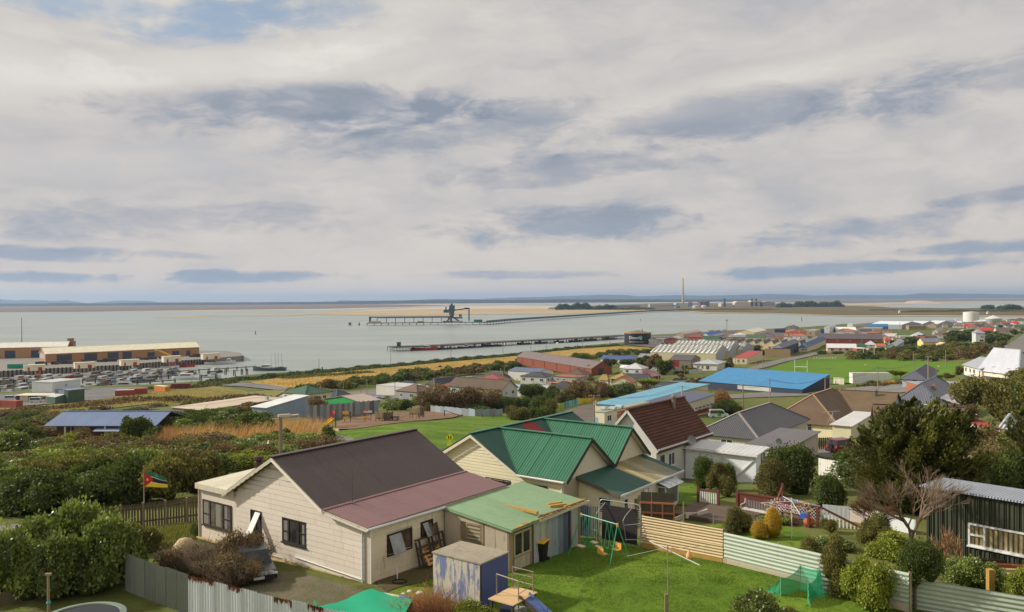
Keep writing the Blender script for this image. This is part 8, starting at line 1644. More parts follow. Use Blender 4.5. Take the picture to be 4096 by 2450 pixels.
def picket(pts,H,gap,m_,label,w_=.5,name='picket_fence'):
 W_=[G(*p)for p in pts];o=empty(name,W_[0],0,label,'fence');me=MB().box(-w_/2,w_/2,-.04,.04,0,H).mesh('paling',m_)
 for A_,B_ in zip(W_[:-1],W_[1:]):
  n=max(1,int((B_-A_).length/gap))
  for k in range(n):p=A_.lerp(B_,k/n);q=put('paling',me,o,gpt(p.x,p.y)-W_[0]);q.rotation_euler=(0,0,math.atan2((B_-A_).y,(B_-A_).x))
 return o
picket([px('A',870,975),px('A',1300,985),px('A',1450,965)],1.6,1.3,M_white,'white picket fence in front of the pale hip cottage',1.0)
picket([px('A',780,1055),px('A',1035,1040)],2.2,1.2,paint((190,186,176)),'pale grey board fence below the picket fence',1.15,'board_fence');picket([px('A',395,1050),px('A',660,1040)],2.6,1.4,paint((176,170,160)),'pale board fence around the yard of the red ended shed',1.35,'board_fence')
picket([px('B',1915,782),px('B',2315,775)],2.6,1.2,paint((206,200,190)),'pale board fence right of the pinkish house',1.15,'board_fence');picket([px('B',1200,1400),px('B',1290,1395),px('B',1500,1405)],2.6,1.5,mat('old_concrete',srgb((196,188,168)),.9,dirt=.5,var=.2),'stained pale fence panels at the end of the blue hall',1.4,'board_fence')
picket([(3430,1860),(3600,1890)],1.5,1.0,paint((206,206,200)),'white wall of boards behind the conifer',1.0,'board_fence');picket([(3280,1902),(3400,1925)],1.6,.5,paint((214,210,200)),'white fence left of the conifer',.48,'board_fence');picket([(3262,1802),(3335,1800)],1.6,.22,paint((84,74,66)),'dark slatted fence beside the purple car',.16,'slat_fence')
picket([(3860,1885),(4040,1905),(4110,1915)],1.5,.3,mat('grey_board',srgb((150,132,110)),.9,var=.3,dirt=.5),'weathered grey brown board fence right of the conifer',.28,'board_fence')
sheet('neighbour_lawn',[(3900,1862),(4040,1866),(4040,1880),(3900,1874)],g_field,.1)
# deck, bench and garden on the right
dkA=G(2700,2100);dk_=mat('deck_board',srgb((98,84,70)),.8,var=.3,dirt=.4);dq=[Zp(2700,2085,31.5),Zp(2790,2010,31.5),Zp(2990,2010,31.5),Zp(2985,2085,31.5),Zp(2800,2110,31.5)]
dkr=empty('deck',dq[1],-ANG,'dark timber deck with white bench beyond the straw fence','deck')
for k in range(22):MB().box(-.2,6.0,-3.3+k*.16,-3.3+k*.16+.15,-.06,0).build('board',dk_,dkr)
MB().box(-.2,6.0,-3.32,.2,-.9,-.07).build('base',dk_,dkr)
rb=mat('red_brown_timber',srgb((110,62,46)),.7,var=.2)
def railing(root,A_,B_,H,n,lattice=False,label=None):
 A_,B_=Vector(A_),Vector(B_);MB().bar(A_+Vector((0,0,H)),B_+Vector((0,0,H)),.12,.1).build('handrail',rb,root)
 for k in range(n+1):p=A_.lerp(B_,k/n);MB().box(p.x-.04,p.x+.04,p.y-.02,p.y+.02,p.z+.05,p.z+H).build('baluster',M_frame,root)
 for p in(A_,B_):MB().box(p.x-.07,p.x+.07,p.y-.07,p.y+.07,p.z-.5,p.z+H+.12).build('post',rb,root)
railing(dkr,(0,.1,0),(1.4,.1,0),.85,9);railing(dkr,(2.6,.3,0),(5.9,.3,0),.95,1);MB().box(2.6,5.9,.28,.33,.1,.9).build('rail_panel',rb,dkr)
lt_=empty('lattice',dkr.location+E1*5.2-E2*.3,-ANG,'white diamond lattice with blue cloth behind the bench','lattice')
for k in range(14):MB().bar((k*.2-.4,0,0),(k*.2+.4,0,.8),.035,.02).build('lath',M_frame,lt_);MB().bar((k*.2+.4,-.02,0),(k*.2-.4,-.02,.8),.035,.02).build('lath',M_frame,lt_)
bl_=tag(MB().prism([(0,-.06,0.1),(.6,-.06,0.0),(.7,-.06,.4),(.1,-.08,.45)],(0,-.03,0)).build('cloth',paint((60,110,200))),'bright blue cloth hung on the white lattice','cloth');bl_.location=lt_.location+E1*1.5;bl_.rotation_euler=(0,0,-ANG)
railing(lt_,(2.6,0,.2),(5.2,.6,-1.0),.8,13)
bn_=G(2945,2040);be=empty('garden_bench',dkr.location+E1*3.6-E2*1.3,-ANG-.15,'white metal garden bench on the dark deck','bench');iron=paint((206,204,198),rough=.4);MB().box(0,1.8,-.25,.2,.42,.46).build('seat',iron,be)
for k in range(10):MB().box(.04+k*.175,.16+k*.175,.2,.23,.5,.95).build('back_slat',paint((110,106,100)),be)
for x in(0,1.74):MB().path([(x,-.3,0),(x,-.25,.45),(x,-.3,.7),(x,.2,.72),(x,.26,1.0)],.035).build('arm',iron,be);MB().path([(x,.3,0),(x,.2,.45)],.035).build('leg',iron,be)
st_=empty('planter_wall',G(2720,2090),0,'zigzag cream edging wall by the deck','wall');b_=MB();z0=G(2720,2090)
for a_,b2 in(((2695,2085),(2745,2063)),((2745,2063),(2790,2062)),((2790,2062),(2830,2047))):b_.bar(at_y(*a_,z0.y+.5)-z0,at_y(*b2,z0.y+1)-z0,.1,.35)
b_.build('edging',paint((214,204,184)),st_)
ch_=empty('wire_fence',G(2740,2120),0,'thin wire fence with grey posts behind the straw fence','fence');
for k,(u,vt,vb)in enumerate(((2735,2010,2110),(2854,2055,2120))):q=G(u,vb);MB().tube(q-ch_.location,at_y(u,vt,q.y)-ch_.location,.05 if not k else .025).build('post',rot_wood if not k else steel,ch_)
rb2=G(3167,2160);rc2=empty('clothes_line',rb2,0,'white rotary clothes line with coloured pegs in the garden','clothes line');H=2.15*1.0;d=ray(3167,1992);H=CZ+d[2]/d[1]*rb2.y-rb2.z
MB().tube((0,0,0),(0,0,H),.03).build('pole',M_frame,rc2)
tips=[Vector((1.7,.3,H-.55)),Vector((.1,1.7,H-.35)),Vector((-1.7,.1,H-.3)),Vector((-.1,-1.6,H-.5))];pegc=[paint(c)for c in((230,80,60),(240,200,60),(80,140,220),(240,240,240),(230,120,160))]
for t_ in tips:MB().tube((0,0,H-.2),t_,.018).build('arm',M_frame,rc2)
for f0 in(.5,.75,1):
 for k in range(4):
  a_,b2=Vector((0,0,H-.2)).lerp(tips[k],f0),Vector((0,0,H-.2)).lerp(tips[(k+1)%4],f0);MB().tube(a_,b2,.006,n=3).build('line',M_frame,rc2)
  for j in range(5):q=a_.lerp(b2,prng.uniform(.1,.9));MB().box(q.x-.02,q.x+.02,q.y-.02,q.y+.02,q.z-.09,q.z+.02).build('peg',prng.choice(pegc),rc2)
rs_=empty('garden_steps',G(3130,2080),-ANG,'red brown timber steps and rail down to the garden','steps')
for k in range(5):MB().box(0,1.3,-k*.3,-k*.3+.28,1.0-k*.2,1.05-k*.2).build('tread',rb,rs_)
MB().bar((-.1,.3,2.0),(-.1,-1.6,.8),.1).build('handrail',rb,rs_);MB().bar((2.0,-1.4,0),(2.0,-1.4,1.5),.12).build('post',rb,rs_);MB().bar((-.1,.3,0),(-.1,.3,2.2),.14).build('post',rb,rs_)
pot=tag(MB().lathe([(0,0),(.16,0),(.3,.2),(.32,.35),(.2,.5),(.22,.56)],12).build('garden_pot',paint((176,92,60)),smooth=True),'round terracotta pot on the garden path','pot');pot.location=G(3235,2108)
lowf=wallfence([(3290,2075),(3400,2085),(3500,2105),(3660,2140)],.9,[galv,mat('weathered_iron',srgb((190,176,164)),.6,.1,var=.2)],'low corrugated iron edging running behind the garden beds',2.2,seed=7)
gs,a_,b_,h_=Bd('S',(4230,2288),(3706,2202),('m',2.8),('m',3.1),'long dark green ribbed shed with pale iron roof at the right edge',cat='shed',roof='mono',risem=-.1,wall=(62,66,50),wk='corrugated',wpitch=.16,rf=('corrugated',(164,170,180),.14),ov=.25,base=1,name='green_shed')
for x in np.arange(-a_+.1,0,.22):MB().box(x-.025,x+.025,-.045,0,-.3,h_-.1).build('cladding_rib',paint((70,74,56)),gs)
sw0=a_*.345;window(gs,a_,b_,'F',sw0,.42,3.4,1.15,bars=(('v',.22),('v',.78),('h',.5,0,.22),('h',.5,.78,1)),fw=.09,prd=.09,pane=glass((150,134,96)))
Bd('S',(3740,2010),3560,3790,('m',2.3),'low shed with patchy pale roof under the conifer',cat='shed',roof='mono',risem=.5,wall=(96,92,86),rf=('corrugated',(190,190,190),.25,.3),ov=.2,base=1)
for k,(u,v,L_,c_,lb)in enumerate(((3975,2270,3.2,(150,84,54),'rust red plank on top of the timber pile by the green shed'),(3990,2290,3.6,(190,166,120),'long pale plank in the timber pile by the green shed'),(4010,2310,3.4,(206,180,130),'lowest yellowish plank in the timber pile'),(3960,2252,2.6,(84,70,56),'dark log behind the timber pile'))):
 q=G(u,v);o=empty('timber',q+Vector((0,0,.05)),R(-14)+.05*k,lb,'timber','timber pile by the green shed');MB().box(-L_/2,L_/2,-.12,.12,0,.14).build('plank',mat('plank_stack',srgb(c_),.85,var=.25),o)
tg=tag(MB().lathe([(0,0),(.14,.02),(.16,.2),(.0,.3)],9).build('red_flower_pot',red_,smooth=True),'small red pot beneath the dry stems','pot');tg.location=G(3745,2235)
tc=Zp(330,2475,32.75);rt2=empty('round_trampoline',Vector((tc.x,tc.y,31.95)),0,'round trampoline with dark mat in the bottom left corner','trampoline');Rr=1.55
MB().lathe([(0,.85),(Rr-.25,.85)],32).build('mat',paint((52,54,60),rough=.7),rt2);MB().lathe([(Rr-.24,.86),(Rr-.22,.90),(Rr,.88),(Rr,.84)],32).build('pad',mat('pad',srgb((120,132,118)),.7,var=.4),rt2)
for k in range(6):a=k*1.047;MB().tube((Rr*math.cos(a),Rr*math.sin(a),0),(Rr*math.cos(a),Rr*math.sin(a),.86),.03).build('leg',steel,rt2)
q=G(195,2470);d=ray(190,2302);hp_=CZ+d[2]/d[1]*q.y-q.z;wp_=empty('washing_line_post',q,0,'thin timber line post left of the round trampoline','post');MB().tube((0,0,-.2),(0,0,hp_),.06,.05,7).build('shaft',rot_wood,wp_);MB().box(-.12,.12,-.06,.06,hp_,hp_+.08).build('cap',rot_wood,wp_)
MB().lathe([(.07,0),(.1,.05),(.07,.12)],8,(0,0,.55)).build('blue_tie',paint((60,176,170)),wp_)
gw=empty('garden_wall',G(0,2400),0,'low mossy board wall in front of the leafy shrub','wall');A_,B_=G(-60,2440),G(250,2365);mw_=mat('mossy_board',srgb((96,88,62)),.9,var=.3,dirt=.5);n=5
for k in range(n):MB().bar(A_.lerp(B_,k/n)-gw.location+Vector((0,0,.25)),A_.lerp(B_,(k+.98)/n)-gw.location+Vector((0,0,.25)),.08,.6).build('board',mw_,gw)
rk=G(742,2215);b_=MB();b_.lathe([(.02,.95),(.35,.85),(.62,.5),(.7,.2),(.66,0)],9);bo_=tag(b_.build('boulder',mat('boulder',srgb((196,170,132)),.9,var=.25,dirt=.3),smooth=True),'pale sandy boulder at the left of the dry shrubs','boulder');bo_.location=rk;bo_.scale=(1,.7,.9)
for k in range(5):b_=MB();b_.lathe([(.02,.22),(.16,.18),(.2,.06),(.18,0)],7);o=tag(b_.build('rock',mat('rock',srgb((176,160,130)),.9,var=.3)),'grey brown rock under the corner of the cream house wall','rock','rocks by the house corner');o.location=G(975+k*16,2222+k*9);o.scale=(1+.3*(k%2),1,.8)
# vehicles
tyre=paint((28,28,28),rough=.8);hub=paint((150,150,150),rough=.3);carg=glass((36,40,44));lampw=paint((236,232,220),rough=.2);lampr=paint((190,30,26),rough=.3)
def car(P,rz,rgb,label,L_=4.3,W_=1.75,H=1.5,kind='car',cat='car',simple=False,group=None):
 name={'car':'parked_car','van':'parked_van','suv':'parked_car'}[kind];o=empty(name,P,rz,label,cat,group);pm__=mat('car_paint',srgb(rgb),.3,.2,var=.04,spec=.6)
 h0,hb=.25,H*.56;x0,x1=-L_/2,L_/2;y=W_/2
 b_=MB();prof=[(x0,h0),(x1,h0),(x1,hb*.80),(x1-.12,hb*.92),(x1-L_*.25,hb),(x0+.05,hb),(x0,hb*.8)];b_.prism([(a,-y,z)for a,z in prof],(0,W_,0));b_.build('body',pm__,o)
 if kind=='van':cp_=[(x0+.03,hb),(x1-L_*.16,hb),(x1-L_*.26,H),(x0+.08,H)]
 elif kind=='suv':cp_=[(x0+.08,hb),(x1-L_*.26,hb),(x1-L_*.38,H),(x0+.22,H)]
 else:cp_=[(x0+L_*.10,hb),(x1-L_*.25,hb),(x1-L_*.42,H),(x0+L_*.22,H)]
 ti=.12;P4=[]
 for s_ in(-1,1):P4.append([(a,s_*(y-.04-(ti if z>hb else 0)),z)for a,z in cp_])
 A_,B_=P4;b_=MB();b_.hexa([A_[0],A_[1],B_[1],B_[0],A_[3],A_[2],B_[2],B_[3]]);cab=b_.build('cabin',pm__,o)
 g=MB()
 def inset(q,k=.12,off=.012):
  q=[Vector(p)for p in q];c=sum(q,Vector())/len(q);n=(q[1]-q[0]).cross(q[2]-q[0]).normalized();n=n if n.dot(c-Vector((0,0,hb+.2)))>0 else-n;g.face([p.lerp(c,k)+n*off for p in q])
 inset(A_);inset(B_);inset([A_[1],B_[1],B_[2],A_[2]],.08);inset([A_[0],B_[0],B_[3],A_[3]],.12);g.build('window',carg,cab)
 for xx in(x0+L_*.2,x1-L_*.2):
  for s_ in(-1,1):
   w_=MB().tube((xx,s_*(y-.2),.32),(xx,s_*(y+.01),.32),.32,n=14).build('wheel',tyre,o)
   if not simple:MB().tube((xx,s_*(y+.01),.32),(xx,s_*(y+.025),.32),.18,n=12).build('rim',hub,w_)
 for s_ in(-1,1):
  MB().box(x1-.02,x1+.02,s_*y*.82-.17,s_*y*.82+.17,hb*.62,hb*.8).build('headlight',lampw,o);MB().box(x0-.02,x0+.02,s_*y*.85-.1,s_*y*.85+.1,hb*.62,hb*.9).build('tail_light',lampr,o)
 if not simple:MB().box(x1-.05,x1+.08,-y,y,h0,h0+.2).build('bumper',blk,o);MB().box(x0-.08,x0+.05,-y,y,h0,h0+.2).build('bumper',blk,o)
 return o
old4=car(G(1035,2345)-Vector((.43,-.90,0))*2.0,R(-64),(62,66,70),'old dark off-roader half hidden in the dry shrubs',3.9,1.6,1.2,'suv')
g_=MB();
for k in range(7):g_.box(1.95,1.99,-.62+k*.18,-.52+k*.18,.40,.62)
for z in(.42,.5,.58):g_.box(1.97,2.01,-.66,.66,z,z+.03)
g_.build('grille',paint((176,176,172),rough=.3),old4);MB().box(2.04,2.06,-.24,.24,.3,.42).build('number_plate',M_white,old4)
pc_=car(G(3375,1810),R(25),(122,36,60),'dark red off-roader with spare wheel parked in front of the slatted fence',4.1,1.75,1.7,'suv');MB().tube((-2.06,0,.85),(-2.26,0,.85),.33,n=14).build('spare_wheel',tyre,pc_)
wv=car(G(2875,1672),R(-6),(214,220,220),'white van with green door mark and roof rack behind the dark hip roof',4.8,1.8,1.9,'van','van');MB().box(-.4,.5,-.93,-.905,.5,1.2).build('green_panel',paint((50,170,70)),wv);MB().box(-2.0,.8,-.7,.7,1.95,2.05).build('roof_rack',steel,wv)
car(G(3632,1408),R(0),(222,222,220),'white hatchback parked beside the grey blue iron garage',simple=True);car(G(4050,1339),R(-10),(190,210,226),'pale blue car on the road at the top right',simple=True);car(G(*px('A',530,1045)),R(8),(70,80,76),'dark car parked in the yard below the red ended shed',simple=True);car(G(*px('A',540,1190)),R(-20),(84,84,88),'grey car by the pink roofed house',simple=True);car(G(1880,1515+5),R(12),(214,214,212),'white car on the grass below the golden field',simple=True,kind='van')
for k,(x,rgb,lb)in enumerate(((1560,(70,110,106),'teal car, first in the row under the yellow cream warehouse'),(1620,(90,96,100),'grey car, second in the row under the yellow cream warehouse'),(1690,(160,36,36),'red car in the row under the yellow cream warehouse'),(1740,(216,216,214),'white car right of the red one'),(1830,(190,190,186),'silver car at the right end of the row'))):car(G(*px('A',x,382)),R(60),rgb,lb,simple=True)
car(G(*px('A',1290,385)),R(5),(110,50,60),'maroon van near the blue boat',4.8,1.9,2.1,'van','van',True)
# containers, crane
def container(P,rz,rgb,label,L_=6.1,top=None):
 o=empty('shipping_container',P,rz,label,'container');cm=mat('corrugated',srgb(rgb),.6,pitch=.4,axis='xy',var=.12,dirt=.3);MB().box(-L_/2,L_/2,-1.22,1.22,0,2.6).build('body',cm,o)
 MB().box(-L_/2,L_/2,-1.2,1.2,2.6,2.66).build('top',paint(top or rgb),o)
 for s_ in(-.6,.6):MB().box(L_/2,L_/2+.06,s_-.58,s_+.58,.1,2.5).build('door',cm,o)
for u,v,rz,rgb,lb,top in((48,1634,-20,(150,76,58),'rust red container in the port yard at left',None),(2,1632,-20,(140,66,54),'dark red container cut off by the left edge',None),(500,1586,14,(160,72,52),'red container with pale top in the port yard',(206,206,200)),(552,1580,14,(150,66,50),'second red container right of the pale topped one',None),(648,1568,-32,(214,130,50),'orange container with white top',(226,222,210)),(724,1558,10,(120,50,46),'dark maroon container right of the orange one',None)):container(G(u,v),R(rz),rgb,lb,7 if 'orange' not in lb else 8,top)
container(Zp(70,1474,3.65),R(6),(30,140,110),'teal container on the quay left of the first hut',11)
for u,v,rgb,lb in((90,1600,(214,212,206),'white utility truck in front of the harbour office'),(48,1597,(206,208,210),'white van left of the harbour office'),(150,1606,(210,208,200),'long white truck before the harbour office windows')):car(G(u,v+6),R(5),rgb,lb,5.2,1.9,2.0,'van','van',True)
cq=Zp(668,1440,QZ);cr_=empty('mobile_crane',cq,0,'yellow telescopic crane with white cab on the quay','crane');MB().bar((2.5,0,3.0),(-5.2,-.5,6.6),.9,.9).build('boom',paint((226,176,30)),cr_);MB().bar((-5.0,-.5,6.6),(-7.2,-.8,7.2),.6,.6).build('boom_tip',paint((214,160,30)),cr_);MB().box(-8.2,-7.0,-1,.4,6.6,8.0).build('cab',M_frame,cr_);MB().box(-3,3.5,-1.2,1.2,.6,2.2).build('carrier',paint((200,160,40)),cr_)
for x in(-2,0,2):MB().tube((x,-1.3,.5),(x,1.3,.5),.5,n=10).build('wheel',tyre,cr_)
# boats
def boat(P,rz,L_,hull,label,cabin=(214,212,206),mast=0,cabf=.35,cabx=.05,gear=False,group=None,deckc=(150,140,124),stripe=None):
 o=empty('boat',P,rz,label,'boat',group);hm=paint(hull,rough=.4,var=.06);n=8;V=[];w=L_*.155;F=MB();st=[]
 for i in range(n+1):
  f=i/n;x=-L_/2+L_*f;hw=w*(1-max(0,(f-.45)/.55)**2.2)*(.86+.14*min(1,f*4));sh=L_*(.075+.07*max(0,f-.4)**1.6*2.2+.012*(1-f));st.append((x,max(hw,.03),sh))
 for(x0,w0,s0),(x1,w1,s1)in zip(st[:-1],st[1:]):
  for sg in(-1,1):
   q=[(x0,sg*w0*.72,-.25),(x1,sg*w1*.6,-.25),(x1,sg*w1,s1),(x0,sg*w0,s0)];F.face(q if sg<0 else q[::-1])
 x0,w0,s0=st[0];F.face([(x0,-w0*.72,-.25),(x0,w0*.72,-.25),(x0,w0,s0),(x0,-w0,s0)][::-1]);F.build('hull',hm,o)
 D=MB()
 for(x0,w0,s0),(x1,w1,s1)in zip(st[:-1],st[1:]):D.face([(x0,-w0*.94,s0*.8),(x1,-w1*.94,s1*.8),(x1,w1*.94,s1*.8),(x0,w0*.94,s0*.8)])
 D.build('deck',paint(deckc),o)
 cl_=L_*cabf;cx=L_*cabx;z0=L_*.07;hh=min(2.4,L_*.16);cw=w*.62
 b_=MB();b_.hexa([(cx-cl_/2,-cw,z0),(cx+cl_/2,-cw*.9,z0),(cx+cl_/2,cw*.9,z0),(cx-cl_/2,cw,z0),(cx-cl_/2,-cw*.9,z0+hh),(cx+cl_/2-hh*.4,-cw*.8,z0+hh),(cx+cl_/2-hh*.4,cw*.8,z0+hh),(cx-cl_/2,cw*.9,z0+hh)]);cb_=b_.build('cabin',paint(cabin,rough=.5),o)
 b_=MB();b_.box(cx-cl_*.38,cx+cl_*.3,-cw*.97,cw*.97,z0+hh*.55,z0+hh*.82);b_.build('window',carg,cb_)
 if mast:b_=MB();b_.tube((cx-cl_*.6,0,z0),(cx-cl_*.6,0,z0+mast),.07,.04,5);b_.tube((cx-cl_*.6,0,z0+mast*.3),(-L_*.45,0,z0+mast*.55),.05,n=4);b_.tube((cx+cl_*.2,0,z0+hh),(cx+cl_*.15,0,z0+mast*.8),.04,n=4);b_.build('mast',paint((170,160,140)),o)
 if gear:b_=MB();[b_.box(-L_*.42+k*L_*.07,-L_*.38+k*L_*.07,-w*.5,w*.5,z0,z0+.5+.5*prng.random())for k in range(4)];b_.build('deck_gear',paint(prng.choice([(150,80,50),(60,100,90),(84,84,80)])),o)
 return o
bp_=lambda u,v:Zp(u,v,0.0)
bg=boat(bp_(1078,1483),R(184),21,(84,94,102),'large grey fishing trawler moored at the end of the marina pier',(206,208,204),9,.3,.12,True)
for x in(-4,-6,-8):MB().tube((x,1.2 if x==-6 else-1.2,1.5),(x+.3,1.0,11),.08,n=5).build('derrick',paint((84,90,70)),bg)
boat(bp_(742,1519),R(184),15.5,(206,212,214),'white launch with long cabin, left of two near the pier',(220,222,220),3,.55,0);boat(bp_(843,1511),R(4),12,(206,212,216),'white fishing boat, right of two near the pier',(214,216,216),5,.3,.15,True)
boat(bp_(882,1458),R(5),21,(206,208,214),'long white boat with orange gear alongside the quay end',(214,214,210),6,.15,.3,True);boat(bp_(681,1472),R(3),12,(200,204,210),'white boat with red trim alongside the quay',(200,90,80),7,.4,.15,True);boat(bp_(738,1468),R(6),14,(180,48,38),'red fishing boat alongside the quay',(120,50,44),5,.2,0,True,deckc=(160,60,44));boat(bp_(130,1501),R(6),10,(190,80,66),'small red and white boat under the first hut',(210,206,196),5,.3,.1,True);boat(bp_(322,1487),R(5),10,(196,190,180),'small pale boat under the second hut',(206,110,90),6,.3,.1);boat(bp_(515,1480),R(4),11,(170,190,200),'pale blue boat under the third hut',(214,214,210),5,.4,.1)
boat(bp_(350,1553),R(8),12,(40,100,186),'bright blue hulled boat right of the white harbour shed',(216,214,208),7,.3,.1,True);boat(bp_(500,1555),R(5),15,(186,196,206),'white two deck launch behind the red containers',(200,206,216),3,.5,0);boat(bp_(2,1560),R(20),9,(170,60,50),'red boat at the left edge of the marina',(206,196,186),5)
mr_=random.Random(21);hulls=[(214,216,218),(206,208,212),(160,170,180),(84,84,80),(70,90,130),(190,186,176),(140,64,52),(60,90,80),(60,60,60)]
nbt=0
for row,(u0,v0,u1,v1,nb)in enumerate(((10,1531,205,1521,12),(350,1512,720,1487,17),(5,1546,205,1536,11),(390,1526,700,1506,13),(10,1562,200,1554,9),(400,1541,610,1526,9),(60,1577,200,1571,6),(720,1502,900,1490,6),(215,1516,330,1509,5),(330,1527,390,1523,3))):
 cn,cf_={0:'far left',1:'far middle',2:'second left',3:'second middle',4:'third left',5:'third middle',6:'nearest left',7:'pier side',8:'behind shed',9:'beside shed'}[row],0
 nb=max(2,int(nb*.45))
 for k in range(nb):
  f=(k+.5)/nb;u=u0+(u1-u0)*f+mr_.uniform(-3,3);v=v0+(v1-v0)*f;h=mr_.choice(hulls)
  boat(bp_(u,v),R(mr_.choice([75,80,100,255])+mr_.uniform(-8,8)),mr_.uniform(11,16),h,'small craft moored in the '+cn+' row of the marina',mr_.choice([(216,216,214),(196,196,190),(150,156,160),(120,110,100)]),mr_.choice([4,5,7,3]),mr_.uniform(.3,.5),mr_.uniform(-.1,.15),mr_.random()<.8,group='marina boats '+cn+' row');nbt+=1
def jetty(A_,B_,w_,z,label,step=5,rail=True,name='jetty'):
 A_,B_=Vector(A_),Vector(B_);o=empty(name,(A_.x,A_.y,0),math.atan2((B_-A_).y,(B_-A_).x),label,'jetty');L_=(B_-A_).length;MB().box(0,L_,-w_/2,w_/2,z-.35,z).build('deck',piles,o);n=int(L_/step);me=MB().tube((0,0,-1),(0,0,z+.4),.2,n=5).mesh('pile',piles)
 if n>60:b_=MB();[b_.tube((k*L_/n,s_*w_*.45,-1),(k*L_/n,s_*w_*.45,z),.22,n=4)for k in range(n+1)for s_ in(-1,1)];tag(b_.build('pile',piles,o),kind='stuff')
 else:
  for k in range(n+1):
   for s_ in(-1,1):put('pile',me,o,(k*L_/n,s_*w_*.45,0))
 if rail:b_=MB();b_.bar((0,-w_/2,z+1),(L_,-w_/2,z+1),.08);[b_.bar((k*L_/n,-w_/2,z),(k*L_/n,-w_/2,z+1),.08)for k in range(n+1)];b_.build('railing',piles,o)
 return o
for a_,b2,lb in(((420,1502),(1020,1466),'long timber jetty running out to the grey trawler'),((0,1524),(210,1512),'timber jetty at the left of the white harbour shed'),((330,1521),(720,1500),'second timber jetty between the boat rows'),((0,1555),(200,1545),'near timber jetty left of the white harbour shed'),((390,1540),(700,1520),'near timber jetty behind the containers')):jetty(Zp(*a_,2.0),Zp(*b2,2.0),2.2,2.0,lb,6)
for k,(u,v)in enumerate(((640,1516),(690,1508),(800,1525),(862,1520),(900,1500),(935,1505),(965,1500),(985,1500))):
 o=tag(MB().tube((0,0,-1),(0,0,3.8),.32,n=6).tube((.9,.3,-1),(.7,.2,3.6),.3,n=6).build('mooring_pile',piles),'dark pair of mooring piles standing in the marina water','mooring pile','marina mooring piles');o.location=bp_(u,v)
def wharf(pts,z,w_,label,name='wharf',step=4):
 W_=[Zp(u,v,z)for u,v in pts];o=empty(name,(W_[0].x,W_[0].y,0),0,label,'wharf');b_=MB();pb_=MB();dk2=mat('wharf_deck',srgb((88,78,68)),.9,var=.2)
 for A_,B_ in zip(W_[:-1],W_[1:]):
  d=(B_-A_).normalized();nv=Vector((-d.y,d.x,0));nv=nv if nv.y>0 else-nv;a,b=A_-o.location,B_-o.location;a.z=b.z=z
  b_.hexa([a-Vector((0,0,.9)),b-Vector((0,0,.9)),b+nv*w_-Vector((0,0,.9)),a+nv*w_-Vector((0,0,.9)),a,b,b+nv*w_,a+nv*w_]);n=int((b-a).length/step)
  for k in range(n):
   for s_ in(.2,w_*.5,w_-.3):q=a.lerp(b,k/n)+nv*s_;pb_.tube((q.x,q.y,-1),(q.x,q.y,z-.8),.28,n=4,cap=False)
 b_.build('deck',dk2,o);tag(pb_.build('pile',piles,o),kind='stuff');return o,W_
wo,WW=wharf([(1573,1389),(1750,1383),(2048,1366),(2300,1354),(2520,1341)],4.0,16,'long timber wharf with fishing boats alongside in the middle of the harbour')
hut_=Zp(1592,1388,4);o=empty('wharf_hut',hut_+Vector((0,4,0)),0,'small dark hut on the end of the long wharf','hut');MB().box(-1.6,1.6,0,3,0,3.4).build('wall',paint((84,76,68)),o);MB().box(-1.9,1.9,-.3,3.3,3.4,3.7).build('roof',paint((60,56,54)),o)
wb_=[(1696,1402,24,(170,50,44),'red fishing boat with white bridge at the long wharf',(206,196,190),11),(1775,1398,13,(70,84,110),'white cabin boat right of the red one at the long wharf',(220,220,218),8),(1805,1397,10,(46,50,76),'small dark boat with red cabin at the long wharf',(180,60,50),8),(1860,1394,15,(44,54,90),'dark blue trawler, third from left at the long wharf',(190,190,190),10),(1905,1391,13,(50,60,86),'dark blue trawler beside two white floats',(206,204,200),9),(1965,1387,20,(40,60,110),'large blue trawler with pale wheelhouse',(200,220,226),10),(2095,1378,14,(120,60,60),'maroon boat right of the large blue trawler',(206,206,206),8),(2165,1374,13,(60,64,80),'dark boat with white cabin, middle of the wharf',(214,214,214),8),(2235,1370,11,(70,80,90),'small grey boat left of a pale float',(206,206,200),6),(2300,1367,14,(50,60,84),'dark boat with blue cabin toward the tank',(120,150,190),8),(2360,1363,15,(44,60,100),'blue boat with white cabin near the black tank',(216,216,216),8),(2435,1358,16,(190,192,190),'pale boat just left of the black tank',(200,200,196),8)]
for u,v,L_,h,lb,cb2,ms in wb_:boat(bp_(u,v),R(4+180*(u%2)),L_,h,lb,cb2,ms,.25,.12,True)
fl_=tag(MB().lathe([(.02,1.6),(1.0,1.2),(1.3,.4),(1.0,-.2)],10).build('mooring_float',M_frame,smooth=True),'white mooring float near the middle of the long wharf','float');fl_.location=bp_(2230,1376)
tk=G(2559,1381);kk_=tk.y/FPX;tr_=54*kk_;th2=47*kk_;tn_=empty('storage_tank',tk+Vector((0,tr_,0)),0,'large black storage tank with white and green company lettering and dull conical roof','tank')
MB().lathe([(tr_,-1),(tr_,th2)],48).build('shell',paint((38,38,46),rough=.5),tn_,True);MB().lathe([(tr_+.1,th2-.4),(tr_+.25,th2),(tr_+.1,th2+.35)],48).build('rim',paint((206,150,44)),tn_);MB().lathe([(tr_,th2+.1),(0.01,th2+tr_*.2)],32).build('roof',paint((120,110,88)),tn_);MB().tube((tr_*.35,0,th2),(tr_*.35,0,th2+3.2),.4).build('vent',paint((84,84,80)),tn_)
